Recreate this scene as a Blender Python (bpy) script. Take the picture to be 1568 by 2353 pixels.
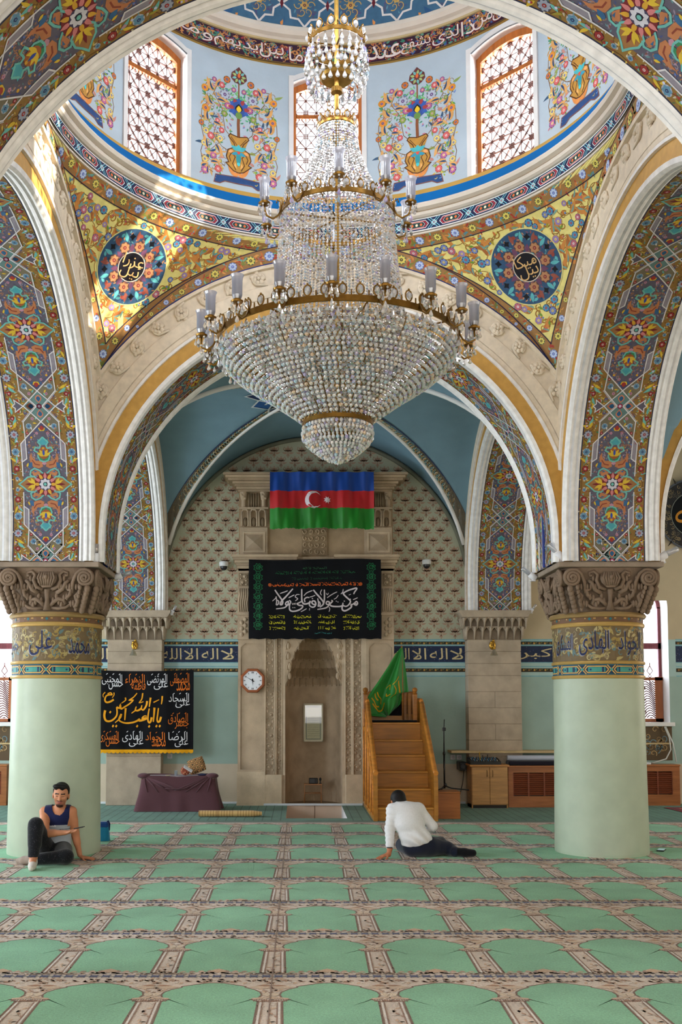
import bpy, math, random
import numpy as np
from math import sin, cos, pi, radians, sqrt, atan2, hypot

random.seed(7)
S = bpy.context.scene
COL = S.collection
for _o in list(bpy.data.objects):
    bpy.data.objects.remove(_o, do_unlink=True)

# ------------------------------------------------------------------ camera, world, sun, lamps, exposure
XC, YC, AX = 0.335, 8.349, 3.076          # centre of the domed bay, half the column spacing
WALL_Y = 16.9                              # the qibla wall
cam_d = bpy.data.cameras.new('camera')
cam = bpy.data.objects.new('camera', cam_d)
COL.objects.link(cam)
cam.location = (0, 0, 1.64)
cam.rotation_euler = (radians(94.0), 0, 0)
cam_d.sensor_fit = 'HORIZONTAL'
cam_d.sensor_width = 36.0
cam_d.lens = 36.0 * 2310 / 1568
cam_d.shift_x = 99 / 1568
cam_d.shift_y = 282 / 1568
cam_d.clip_end = 200
S.camera = cam

world = bpy.data.worlds.new('sky')
S.world = world
world.use_nodes = True
_bg = world.node_tree.nodes['Background']
_bg.inputs[0].default_value = (0.93, 0.96, 1.0, 1)
_bg.inputs[1].default_value = 5.0

S.view_settings.view_transform = 'Standard'
S.view_settings.look = 'None'
S.view_settings.exposure = -0.78
S.view_settings.gamma = 1.0
S.view_settings.use_curve_mapping = False
cy = S.cycles
cy.max_bounces = 7
cy.diffuse_bounces = 4
cy.glossy_bounces = 3
cy.transmission_bounces = 5
cy.transparent_max_bounces = 10
cy.caustics_reflective = False
cy.caustics_refractive = False
cy.sample_clamp_indirect = 4.0
cy.use_denoising = True
cy.use_adaptive_sampling = True
cy.adaptive_threshold = 0.02


def lamp(name, kind, loc, target, energy, color, size=None, size_y=None):
    d = bpy.data.lights.new(name, kind)
    d.energy = energy
    d.color = color
    if kind == 'AREA':
        d.shape = 'RECTANGLE'
        d.size = size
        d.size_y = size_y
    o = bpy.data.objects.new(name, d)
    COL.objects.link(o)
    o.location = loc
    v = (np.array(target, float) - np.array(loc, float))
    from mathutils import Vector
    o.rotation_euler = Vector(v).to_track_quat('-Z', 'Y').to_euler()
    return o


SKYC = (0.80, 0.90, 1.0)
WARM = (1.0, 0.93, 0.82)
# daylight standing in the tall windows of the side walls and of the wall behind the visitor
for yy in (2.2, 8.35, 14.4):
    lamp('window_light', 'AREA', (-8.72, yy, 2.6), (0, yy, 1.0), 540, SKYC, 2.6, 3.2)
    lamp('window_light', 'AREA', (9.40, yy, 2.6), (0, yy, 1.2), 100, WARM, 2.6, 3.2)
for xx in (-5.8, 0.335, 6.4):
    lamp('window_light', 'AREA', (xx, -3.75, 2.8), (xx, 5, 0.0), 190, WARM, 2.8, 3.4)
for xx in (-5.30, 5.72):
    lamp('window_light', 'AREA', (xx, 17.75, 2.5), (xx, 10, 1.2), 130, SKYC, 1.1, 2.3)
# sky behind each of the eight windows of the drum
for k in range(8):
    a = radians(45 * k)
    lamp('window_light', 'AREA', (XC + 3.35 * sin(a), YC + 3.35 * cos(a), 8.15), (XC, YC, 7.4), 370,
         (0.93, 0.96, 1.0), 1.0, 1.7)
# the low sun coming through the drum windows on the right
sun = lamp('sun', 'SUN', (12, 2, 14), (12 - 4.9, 2 + 2.2, 14 - 1.62), 30.0, (1.0, 0.88, 0.70))
sun.data.angle = radians(0.6)

# ------------------------------------------------------------------ helpers
def lin(c):
    return tuple((x / 255 / 12.92) if x <= 10 else ((x / 255 + 0.055) / 1.055) ** 2.4 for x in c[:3])


class MB:
    """collects shapes with a colour per face, then links them as ONE mesh object"""
    def __init__(s):
        s.v, s.f, s.c, s.s = [], [], [], []

    def face(s, pts, col, smooth=False):
        n = len(s.v)
        s.v.extend(pts)
        s.f.append(tuple(range(n, n + len(pts))))
        s.c.append(col)
        s.s.append(smooth)

    def box(s, x0, y0, z0, x1, y1, z1, col, b=0.0):
        if b <= 0:
            p = [(x0, y0, z0), (x1, y0, z0), (x1, y1, z0), (x0, y1, z0), (x0, y0, z1), (x1, y0, z1), (x1, y1, z1), (x0, y1, z1)]
            n = len(s.v)
            s.v.extend(p)
            for q in ((0, 3, 2, 1), (4, 5, 6, 7), (0, 1, 5, 4), (1, 2, 6, 5), (2, 3, 7, 6), (3, 0, 4, 7)):
                s.f.append(tuple(n + i for i in q)); s.c.append(col); s.s.append(False)
            return
        # chamfered box: three shrunken copies hulled
        import itertools
        def P(sx, sy, sz, ax):
            X = [x0, x1][sx]; Y = [y0, y1][sy]; Z = [z0, z1][sz]
            i = [b if not k else -b for k in (sx, sy, sz)]
            q = [X, Y, Z]
            for k in range(3):
                if k != ax:
                    q[k] += i[k]
            return tuple(q)
        F = s.face
        for ax in range(3):
            for sd in (0, 1):
                o = [a for a in range(3) if a != ax]
                pts = []
                for (i, j) in ((0, 0), (1, 0), (1, 1), (0, 1)):
                    k = [0, 0, 0]; k[ax] = sd; k[o[0]] = i; k[o[1]] = j
                    pts.append(P(*k, ax))
                flip = (sd == 0) != (ax == 1)
                F(pts[::-1] if flip else pts, col)
        for ax in range(3):          # edges along ax
            o = [a for a in range(3) if a != ax]
            for (i, j) in itertools.product((0, 1), repeat=2):
                k0 = [0, 0, 0]; k0[o[0]] = i; k0[o[1]] = j
                k1 = list(k0); k1[ax] = 1
                F([P(*k0, o[0]), P(*k1, o[0]), P(*k1, o[1]), P(*k0, o[1])], col)
        for k in itertools.product((0, 1), repeat=3):
            F([P(*k, 0), P(*k, 1), P(*k, 2)], col)

    def grid(s, fn, nu, nv, col, smooth=True, closed_u=False):
        n = len(s.v)
        for j in range(nv + 1):
            for i in range(nu if closed_u else nu + 1):
                s.v.append(fn(i / nu, j / nv))
        w = nu if closed_u else nu + 1
        for j in range(nv):
            for i in range(nu):
                a = n + j * w + i; b = n + j * w + (i + 1) % w
                s.f.append((a, b, b + w, a + w))
                s.c.append(col(i / nu, j / nv) if callable(col) else col)
                s.s.append(smooth)

    def lathe(s, prof, cx, cy, n, col, smooth=True, a0=0.0, a1=2 * pi):
        full = abs(a1 - a0 - 2 * pi) < 1e-6
        m = len(prof) - 1
        for j in range(m):
            (r0, z0), (r1, z1) = prof[j][:2], prof[j + 1][:2]
            c = prof[j][2] if len(prof[j]) > 2 else col
            def fn(u, v):
                a = a0 + (a1 - a0) * u
                r = r0 + (r1 - r0) * v
                return (cx + r * cos(a), cy + r * sin(a), z0 + (z1 - z0) * v)
            s.grid(fn, n, 1, c, smooth, full)

    def tube(s, pts, rad, n, col, smooth=True, cap=True, closed=False):
        pts = [np.array(p, float) for p in pts]
        m = len(pts)
        rads = rad if isinstance(rad, (list, tuple, np.ndarray)) else [rad] * m
        prev = None
        rings = []
        for i in range(m):
            if closed:
                t = pts[(i + 1) % m] - pts[i - 1]
            else:
                t = pts[min(i + 1, m - 1)] - pts[max(i - 1, 0)]
            t = t / (np.linalg.norm(t) + 1e-12)
            if prev is None:
                a = np.array((0, 0, 1.0)) if abs(t[2]) < 0.9 else np.array((1.0, 0, 0))
                nx = np.cross(a, t)
            else:
                nx = prev - t * np.dot(prev, t)
            nx = nx / (np.linalg.norm(nx) + 1e-12)
            prev = nx
            ny = np.cross(t, nx)
            k0 = len(s.v)
            for k in range(n):
                a = 2 * pi * k / n
                q = pts[i] + rads[i] * (cos(a) * nx + sin(a) * ny)
                s.v.append(tuple(q))
            rings.append(k0)
        for i in range(m if closed else m - 1):
            a, b = rings[i], rings[(i + 1) % m]
            for k in range(n):
                k2 = (k + 1) % n
                s.f.append((a + k, a + k2, b + k2, b + k)); s.c.append(col); s.s.append(smooth)
        if cap and not closed:
            s.f.append(tuple(rings[0] + k for k in range(n))[::-1]); s.c.append(col); s.s.append(False)
            s.f.append(tuple(rings[-1] + k for k in range(n))); s.c.append(col); s.s.append(False)

    def ball(s, c, r, col, nu=8, nv=6, smooth=True):
        rx, ry, rz = r if isinstance(r, (tuple, list)) else (r, r, r)
        def fn(u, v):
            a = 2 * pi * u; b = pi * (v - 0.5)
            return (c[0] + rx * cos(b) * cos(a), c[1] + ry * cos(b) * sin(a), c[2] + rz * sin(b))
        s.grid(fn, nu, nv, col, smooth, True)

    def prism(s, poly, y0, y1, col, axis='y'):
        """extrude a 2-d outline (x,z) between y0 and y1 (or (x,y) between z0 and z1, or (y,z) between x0 and x1)"""
        if axis == 'y':
            f = lambda p, t: (p[0], t, p[1])
        elif axis == 'z':
            f = lambda p, t: (p[0], p[1], t)
        else:
            f = lambda p, t: (t, p[0], p[1])
        a = [f(p, y0) for p in poly]; b = [f(p, y1) for p in poly]
        s.face(a, col); s.face(b[::-1], col)
        m = len(poly)
        for i in range(m):
            j = (i + 1) % m
            s.face([a[i], b[i], b[j], a[j]], col)

    def add(s, o, fn=None):
        n = len(s.v)
        s.v.extend(o.v if fn is None else [fn(p) for p in o.v])
        s.f.extend(tuple(i + n for i in q) for q in o.f)
        s.c.extend(o.c); s.s.extend(o.s)

    def mesh(s, name, mat):
        me = bpy.data.meshes.new(name)
        me.from_pydata(s.v, [], s.f)
        tot = np.array([len(q) for q in s.f], dtype=np.int32)
        cols = np.ones((len(s.f), 4), dtype=np.float32)
        cols[:, :3] = np.array([lin(c) for c in s.c], dtype=np.float32).reshape(-1, 3)
        att = me.color_attributes.new('Col', 'FLOAT_COLOR', 'CORNER')
        att.data.foreach_set('color', np.repeat(cols, tot, axis=0).ravel())
        me.polygons.foreach_set('use_smooth', np.array(s.s, dtype=bool))
        if isinstance(mat, (list, tuple)):
            for m in mat:
                me.materials.append(m)
        else:
            me.materials.append(mat)
        me.update()
        return me

    def build(s, name, mat, parent=None, recalc=False):
        me = s.mesh(name, mat)
        if recalc:
            import bmesh
            bm = bmesh.new(); bm.from_mesh(me)
            bmesh.ops.remove_doubles(bm, verts=bm.verts, dist=1e-5)
            bmesh.ops.recalc_face_normals(bm, faces=bm.faces)
            bm.to_mesh(me); bm.free()
        return link(name, me, parent)


def link(name, me, parent=None, loc=None, rz=0.0):
    o = bpy.data.objects.new(name, me)
    COL.objects.link(o)
    if parent is not None:
        o.parent = parent
    if loc is not None:
        o.location = loc
    if rz:
        o.rotation_euler = (0, 0, rz)
    return o


def tag(o, label=None, cat=None, group=None, kind=None):
    if label: o['label'] = label
    if cat: o['category'] = cat
    if group: o['group'] = group
    if kind: o['kind'] = kind
    return o


def thing(name, label, cat, loc=(0, 0, 0), rz=0.0, group=None):
    o = bpy.data.objects.new(name, None)
    COL.objects.link(o)
    o.location = loc
    o.rotation_euler = (0, 0, rz)
    o.empty_display_size = 0.1
    return tag(o, label, cat, group)


def struct(name, mb, mat, parent=None, loc=None, rz=0.0):
    o = link(name, mb.mesh(name, mat) if isinstance(mb, MB) else mb, parent, loc, rz)
    if parent is None:
        o['kind'] = 'structure'
    return o


def dup(root, loc, rz=0.0, label=None, group=None):
    r = root.copy(); COL.objects.link(r)
    r.location = loc; r.rotation_euler = (0, 0, rz)
    if label: r['label'] = label
    if group: r['group'] = group
    for ch in list(root.children):
        c = ch.copy(); COL.objects.link(c); c.parent = r
        for g in list(ch.children):
            d = g.copy(); COL.objects.link(d); d.parent = c
    return r


# ------------------------------------------------------------------ materials (all node based)
def material(name, rough=0.6, spec=0.3, metal=0.0, noise=0.10, scale=6.0, bump=0.0, bump_scale=40.0, tint=None, sheen=0.0, coord='Object', detail=4.0, stretch=None):
    m = bpy.data.materials.new(name)
    m.use_nodes = True
    nt = m.node_tree; N = nt.nodes; L = nt.links
    b = N['Principled BSDF']
    b.inputs['Roughness'].default_value = rough
    b.inputs['Metallic'].default_value = metal
    b.inputs['Specular IOR Level'].default_value = spec
    if sheen:
        b.inputs['Sheen Weight'].default_value = sheen
    at = N.new('ShaderNodeAttribute'); at.attribute_name = 'Col'
    out = at.outputs['Color']
    tc = N.new('ShaderNodeTexCoord')
    vec = tc.outputs[coord]
    if stretch:
        mp = N.new('ShaderNodeMapping'); mp.inputs['Scale'].default_value = stretch
        L.new(vec, mp.inputs[0]); vec = mp.outputs[0]
    if noise > 0:
        nz = N.new('ShaderNodeTexNoise')
        nz.inputs['Scale'].default_value = scale; nz.inputs['Detail'].default_value = detail
        L.new(vec, nz.inputs['Vector'])
        mr = N.new('ShaderNodeMapRange')
        mr.inputs['From Min'].default_value = 0.3; mr.inputs['From Max'].default_value = 0.7
        mr.inputs['To Min'].default_value = 1 - noise; mr.inputs['To Max'].default_value = 1 + noise
        L.new(nz.outputs['Fac'], mr.inputs['Value'])
        mx = N.new('ShaderNodeMix'); mx.data_type = 'RGBA'; mx.blend_type = 'MULTIPLY'
        mx.inputs['Factor'].default_value = 1.0
        L.new(out, mx.inputs[6]); L.new(mr.outputs[0], mx.inputs[7])
        out = mx.outputs[2]
    if name == 'carpet_pile':       # broad wear across the runners
        n3 = N.new('ShaderNodeTexNoise'); n3.inputs['Scale'].default_value = 2.3; n3.inputs['Detail'].default_value = 5
        L.new(vec, n3.inputs['Vector'])
        m3 = N.new('ShaderNodeMapRange'); m3.inputs['From Min'].default_value = 0.3; m3.inputs['From Max'].default_value = 0.7
        m3.inputs['To Min'].default_value = 0.87; m3.inputs['To Max'].default_value = 1.13
        L.new(n3.outputs['Fac'], m3.inputs['Value'])
        x3 = N.new('ShaderNodeMix'); x3.data_type = 'RGBA'; x3.blend_type = 'MULTIPLY'; x3.inputs['Factor'].default_value = 1.0
        L.new(out, x3.inputs[6]); L.new(m3.outputs[0], x3.inputs[7]); out = x3.outputs[2]
    L.new(out, b.inputs['Base Color'])
    if bump > 0:
        n2 = N.new('ShaderNodeTexNoise'); n2.inputs['Scale'].default_value = bump_scale; n2.inputs['Detail'].default_value = 3
        L.new(vec, n2.inputs['Vector'])
        bp = N.new('ShaderNodeBump'); bp.inputs['Strength'].default_value = bump; bp.inputs['Distance'].default_value = 0.02
        L.new(n2.outputs['Fac'], bp.inputs['Height']); L.new(bp.outputs['Normal'], b.inputs['Normal'])
    return m


M = {}
M['paint'] = material('painted_ornament', 0.55, 0.25, noise=0.10, scale=14)
M['plaster'] = material('plaster', 0.7, 0.2, noise=0.06, scale=3.0, bump=0.08, bump_scale=30)
M['stone'] = material('carved_stone', 0.8, 0.15, noise=0.14, scale=5.0, bump=0.25, bump_scale=60)
M['marble'] = material('painted_column', 0.42, 0.35, noise=0.07, scale=4.0, detail=8.0)
M['wood'] = material('varnished_wood', 0.38, 0.4, noise=0.22, scale=3.0, stretch=(1.0, 1.0, 9.0), detail=6.0)
M['dark_wood'] = material('window_wood', 0.5, 0.3, noise=0.2, scale=4.0, stretch=(8.0, 8.0, 1.0))
M['brass'] = material('aged_brass', 0.32, 0.5, metal=0.85, noise=0.18, scale=20)
M['carpet'] = material('carpet_pile', 0.95, 0.05, noise=0.17, scale=75.0, sheen=0.15, bump=0.35, bump_scale=220, detail=6.0)
M['cloth'] = material('woven_cloth', 0.85, 0.12, noise=0.04, scale=60.0, sheen=0.2)
M['satin'] = material('satin_cloth', 0.45, 0.35, noise=0.05, scale=8.0, sheen=0.3)
M['ink'] = material('painted_lettering', 0.6, 0.2, noise=0.04, scale=20)
M['plastic'] = material('moulded_plastic', 0.4, 0.4, noise=0.03, scale=12)
M['metal'] = material('painted_metal', 0.35, 0.5, metal=0.3, noise=0.05, scale=12)
M['skin'] = material('skin', 0.55, 0.3, noise=0.06, scale=18)
M['hair'] = material('hair', 0.6, 0.3, noise=0.3, scale=60, stretch=(1, 1, 0.2))


def glassy(name, transp, gloss_w, rough, diff=(0.86, 0.88, 0.92), translucent=False, noise=0.0):
    m = bpy.data.materials.new(name); m.use_nodes = True
    nt = m.node_tree; N = nt.nodes; L = nt.links
    N.remove(N['Principled BSDF'])
    out = N['Material Output']
    at = N.new('ShaderNodeAttribute'); at.attribute_name = 'Col'
    gl = N.new('ShaderNodeBsdfGlossy'); gl.inputs['Roughness'].default_value = rough
    gl.inputs['Color'].default_value = (1, 1, 1, 1)
    df = N.new('ShaderNodeBsdfTranslucent' if translucent else 'ShaderNodeBsdfDiffuse')
    L.new(at.outputs['Color'], df.inputs['Color'])
    tr = N.new('ShaderNodeBsdfTransparent')
    L.new(at.outputs['Color'], tr.inputs['Color'])
    m1 = N.new('ShaderNodeMixShader'); m1.inputs[0].default_value = gloss_w
    L.new(df.outputs[0], m1.inputs[1]); L.new(gl.outputs[0], m1.inputs[2])
    m2 = N.new('ShaderNodeMixShader'); m2.inputs[0].default_value = transp
    L.new(m1.outputs[0], m2.inputs[1]); L.new(tr.outputs[0], m2.inputs[2])
    L.new(m2.outputs[0], out.inputs['Surface'])
    return m


M['crystal'] = glassy('cut_crystal', 0.07, 0.50, 0.07)
M['shade'] = glassy('etched_glass', 0.38, 0.35, 0.25, translucent=True)
M['pane'] = glassy('window_glass', 0.9, 0.8, 0.02)


# ------------------------------------------------------------------ flat ornament: coloured shapes laid on a surface
class Pat:
    """2-d ornament; shapes are (points, colour, layer). lay() maps it onto a surface fn(u, v, h)"""
    def __init__(s, big=0.12):
        s.q = []; s.big = big

    def poly(s, pts, c, l=1):
        s.q.append((pts, c, l))

    def fan(s, pts, c, l=1, ctr=None, rings=3):
        m = len(pts)
        if ctr is None:
            ctr = (sum(p[0] for p in pts) / m, sum(p[1] for p in pts) / m)
        L = lambda p, t: (ctr[0] + (p[0] - ctr[0]) * t, ctr[1] + (p[1] - ctr[1]) * t)
        for i in range(m):
            a, b = pts[i], pts[(i + 1) % m]
            k = max(1, int(hypot(a[0] - b[0], a[1] - b[1]) / s.big))
            for j in range(k):
                p = (a[0] + (b[0] - a[0]) * j / k, a[1] + (b[1] - a[1]) * j / k)
                q = (a[0] + (b[0] - a[0]) * (j + 1) / k, a[1] + (b[1] - a[1]) * (j + 1) / k)
                for r in range(rings):
                    t0, t1 = r / rings, (r + 1) / rings
                    if r == 0:
                        s.q.append(([ctr, L(p, t1), L(q, t1)], c, l))
                    else:
                        s.q.append(([L(p, t0), L(p, t1), L(q, t1), L(q, t0)], c, l))

    def rect(s, u0, v0, u1, v1, c, l=0):
        nu = max(1, int(abs(u1 - u0) / s.big)); nv = max(1, int(abs(v1 - v0) / s.big))
        for i in range(nu):
            for j in range(nv):
                a, b = u0 + (u1 - u0) * i / nu, u0 + (u1 - u0) * (i + 1) / nu
                d, e = v0 + (v1 - v0) * j / nv, v0 + (v1 - v0) * (j + 1) / nv
                s.q.append(([(a, d), (b, d), (b, e), (a, e)], c, l))

    def line(s, pts, w, c, l=2, closed=False, taper=None):
        P = [np.array(p, float) for p in pts]
        if closed:
            P = P + [P[0]]
        Q = [P[0]]
        for a, b in zip(P[:-1], P[1:]):
            k = max(1, int(np.linalg.norm(b - a) / s.big))
            for j in range(1, k + 1):
                Q.append(a + (b - a) * j / k)
        m = len(Q)
        A, B = [], []
        for i in range(m):
            t0 = Q[i] - Q[i - 1] if i > 0 else (Q[0] - Q[-2] if closed else Q[1] - Q[0])
            t1 = Q[i + 1] - Q[i] if i < m - 1 else (Q[1] - Q[0] if closed else Q[-1] - Q[-2])
            t0 = t0 / (np.linalg.norm(t0) + 1e-9); t1 = t1 / (np.linalg.norm(t1) + 1e-9)
            n = np.array((-(t0 + t1)[1], (t0 + t1)[0])); n = n / (np.linalg.norm(n) + 1e-9)
            k = 1 / max(0.45, abs(n[0] * -t1[1] + n[1] * t1[0]))
            ww = w * (taper(i / (m - 1)) if taper else 1) * 0.5 * k
            A.append(tuple(Q[i] + n * ww)); B.append(tuple(Q[i] - n * ww))
        for i in range(m - 1):
            s.q.append(([B[i], B[i + 1], A[i + 1], A[i]], c, l))

    def disc(s, x, y, r, c, l=3, n=12, ry=None):
        ry = ry or r
        pts = [(x + r * cos(2 * pi * i / n), y + ry * sin(2 * pi * i / n)) for i in range(n)]
        if r > s.big:
            s.fan(pts, c, l, (x, y), max(2, int(r / s.big)))
        else:
            s.poly(pts, c, l)

    def ring(s, x, y, r, w, c, l=3, n=24):
        s.line([(x + r * cos(2 * pi * i / n), y + r * sin(2 * pi * i / n)) for i in range(n)], w, c, l, True)

    def leaf(s, x, y, a, ln, wd, c, l=3, bend=0.0, n=5):
        up, dn = [], []
        for i in range(n + 1):
            t = i / n
            w = wd * sin(pi * min(1, t ** 0.8)) * 0.5
            px, py = ln * t, bend * ln * t * t
            up.append((px - bend * w * t, py + w)); dn.append((px + bend * w * t, py - w))
        pts = dn + up[::-1][1:-1]
        ca, sa = cos(a), sin(a)
        s.poly([(x + p[0] * ca - p[1] * sa, y + p[0] * sa + p[1] * ca) for p in pts], c, l)

    def rosette(s, x, y, r, n, cp, cc, co=None, l=3, a0=0.0):
        if co:
            s.disc(x, y, r * 1.02, co, l, 14)
        for k in range(n):
            a = a0 + 2 * pi * k / n
            s.leaf(x + 0.25 * r * cos(a), y + 0.25 * r * sin(a), a, 0.75 * r, 1.25 * r * sin(pi / n) + 0.12 * r, cp, l + 1, n=4)
        s.disc(x, y, r * 0.34, cc, l + 2, 8)
        s.disc(x, y, r * 0.14, cp, l + 3, 6)

    def scroll(s, x, y, r, a0, turns, w, c, l=2, flip=1, n=14):
        pts = []
        for i in range(n + 1):
            t = i / n
            a = a0 + flip * 2 * pi * turns * t
            rr = r * (1 - 0.85 * t)
            pts.append((x + rr * cos(a), y + rr * sin(a)))
        s.line(pts, w, c, l, taper=lambda t: 1.1 - 0.7 * t)

    def star(s, x, y, r0, r1, n, c, l=3, a0=0.0):
        pts = []
        for i in range(2 * n):
            r = r0 if i % 2 == 0 else r1
            a = a0 + pi * i / n
            pts.append((x + r * cos(a), y + r * sin(a)))
        if r0 > s.big:
            s.fan(pts, c, l, (x, y), max(2, int(r0 / s.big)))
        else:
            s.poly(pts, c, l)
        return pts

    def put(s, o, x=0, y=0, sx=1, sy=1, l=0, rot=0.0):
        ca, sa = cos(rot), sin(rot)
        for pts, c, ll in o.q:
            q = [(x + sx * (p[0] * ca - p[1] * sa), y + sy * (p[0] * sa + p[1] * ca)) for p in pts]
            if sx * sy < 0:
                q = q[::-1]
            s.q.append((q, c, ll + l))

    def lay(s, mb, fn, eps=0.0006, keep=None):
        for pts, c, l in s.q:
            if keep is not None:
                m = len(pts)
                if not keep(sum(p[0] for p in pts) / m, sum(p[1] for p in pts) / m):
                    continue
            mb.face([fn(p[0], p[1], eps * l) for p in pts], c)
        return mb


# ------------------------------------------------------------------ Arabic lettering from the built-in interface font
_J = {  # letter: (isolated form, joins to the left?)
    'ا': (0xFE8D, 0), 'أ': (0xFE83, 0), 'ب': (0xFE8F, 1), 'ة': (0xFE93, 0), 'ت': (0xFE95, 1), 'ج': (0xFE9D, 1), 'ح': (0xFEA1, 1),
    'خ': (0xFEA5, 1), 'د': (0xFEA9, 0), 'ذ': (0xFEAB, 0), 'ر': (0xFEAD, 0), 'ز': (0xFEAF, 0), 'س': (0xFEB1, 1), 'ش': (0xFEB5, 1),
    'ص': (0xFEB9, 1), 'ض': (0xFEBD, 1), 'ط': (0xFEC1, 1), 'ع': (0xFEC9, 1), 'ف': (0xFED1, 1), 'ق': (0xFED5, 1), 'ك': (0xFED9, 1),
    'ل': (0xFEDD, 1), 'م': (0xFEE1, 1), 'ن': (0xFEE5, 1), 'ه': (0xFEE9, 1), 'و': (0xFEED, 0), 'ى': (0xFEEF, 0), 'ي': (0xFEF1, 1),
    'ئ': (0xFE89, 1), 'ء': (0xFE80, 0)}


def shape_arabic(t):
    out = []
    i = 0
    prev = False
    while i < len(t):
        ch = t[i]
        if ch == 'ل' and i + 1 < len(t) and t[i + 1] == 'ا':
            out.append(chr(0xFEFC if prev else 0xFEFB)); prev = False; i += 2; continue
        if ch not in _J:
            out.append(ch); prev = False; i += 1; continue
        base, dual = _J[ch]
        nxt = dual and i + 1 < len(t) and t[i + 1] in _J and t[i + 1] != 'ء'
        if base == 0xFE80:
            k = 0
        elif dual:
            k = 3 if (prev and nxt) else 2 if nxt else 1 if prev else 0
        else:
            k = 1 if prev else 0
        out.append(chr(base + k))
        prev = bool(nxt)
        i += 1
    return ''.join(out[::-1])


_tc = {}


def glyphs(text):
    """triangles of a line of text in 2-d, scaled to a unit box: (faces of points, width/height)"""
    if text in _tc:
        return _tc[text]
    cu = bpy.data.curves.new('lettering', 'FONT')
    cu.body = text
    cu.resolution_u = 3
    ob = bpy.data.objects.new('lettering', cu)
    COL.objects.link(ob)
    dg = bpy.context.evaluated_depsgraph_get()
    me = ob.evaluated_get(dg).to_mesh()
    vs = np.array([v.co[:2] for v in me.vertices])
    fs = [tuple(p.vertices) for p in me.polygons]
    ob.evaluated_get(dg).to_mesh_clear()
    COL.objects.unlink(ob)
    bpy.data.objects.remove(ob); bpy.data.curves.remove(cu)
    lo, hi = vs.min(0), vs.max(0)
    d = hi - lo
    vs = (vs - lo) / d
    _tc[text] = ([[tuple(vs[i]) for i in f] for f in fs], d[0] / d[1])
    return _tc[text]


def write(pat, text, x0, y0, x1, y1, c, l=4, arabic=True):
    fs, _a = glyphs(shape_arabic(text) if arabic else text)
    for f in fs:
        pat.poly([(x0 + (x1 - x0) * p[0], y0 + (y1 - y0) * p[1]) for p in f], c, l)

# ------------------------------------------------------------------ palette of the painted ornament
OCH = (134, 102, 48); GOLD = (200, 152, 50); WHT = (206, 204, 206); TURQ = (104, 172, 164); MAR = (110, 32, 36); ORG = (176, 114, 74)
VIO = (88, 84, 98); NAVY = (34, 46, 96); BLU = (52, 94, 134); GRN = (52, 128, 84); YEL = (204, 172, 52); GRY = (150, 152, 168)
PNK = (178, 130, 146); RED = (150, 50, 44); TEAL = (92, 124, 122); CREAM = (226, 212, 190); WHITE = (236, 234, 232); LBLUE = (150, 180, 220)
BRN = (118, 74, 44); OLV = (150, 140, 50)
HSTR = 0.362


def flowerlet(p, x, y, r, kind, l=3):
    r *= 0.88
    if kind == 0:
        p.rosette(x, y, r, 8, (150, 156, 172), RED, (66, 62, 80), l)
    elif kind == 1:
        p.rosette(x, y, r, 6, (92, 136, 162), (40, 56, 100), (168, 168, 176), l)
    elif kind == 2:
        p.rosette(x, y, r, 5, (140, 44, 42), (206, 176, 176), (80, 26, 30), l)
    elif kind == 3:
        p.rosette(x, y, r, 7, YEL, (150, 60, 30), None, l)
    else:
        p.rosette(x, y, r, 5, PNK, (120, 70, 120), None, l)


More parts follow.
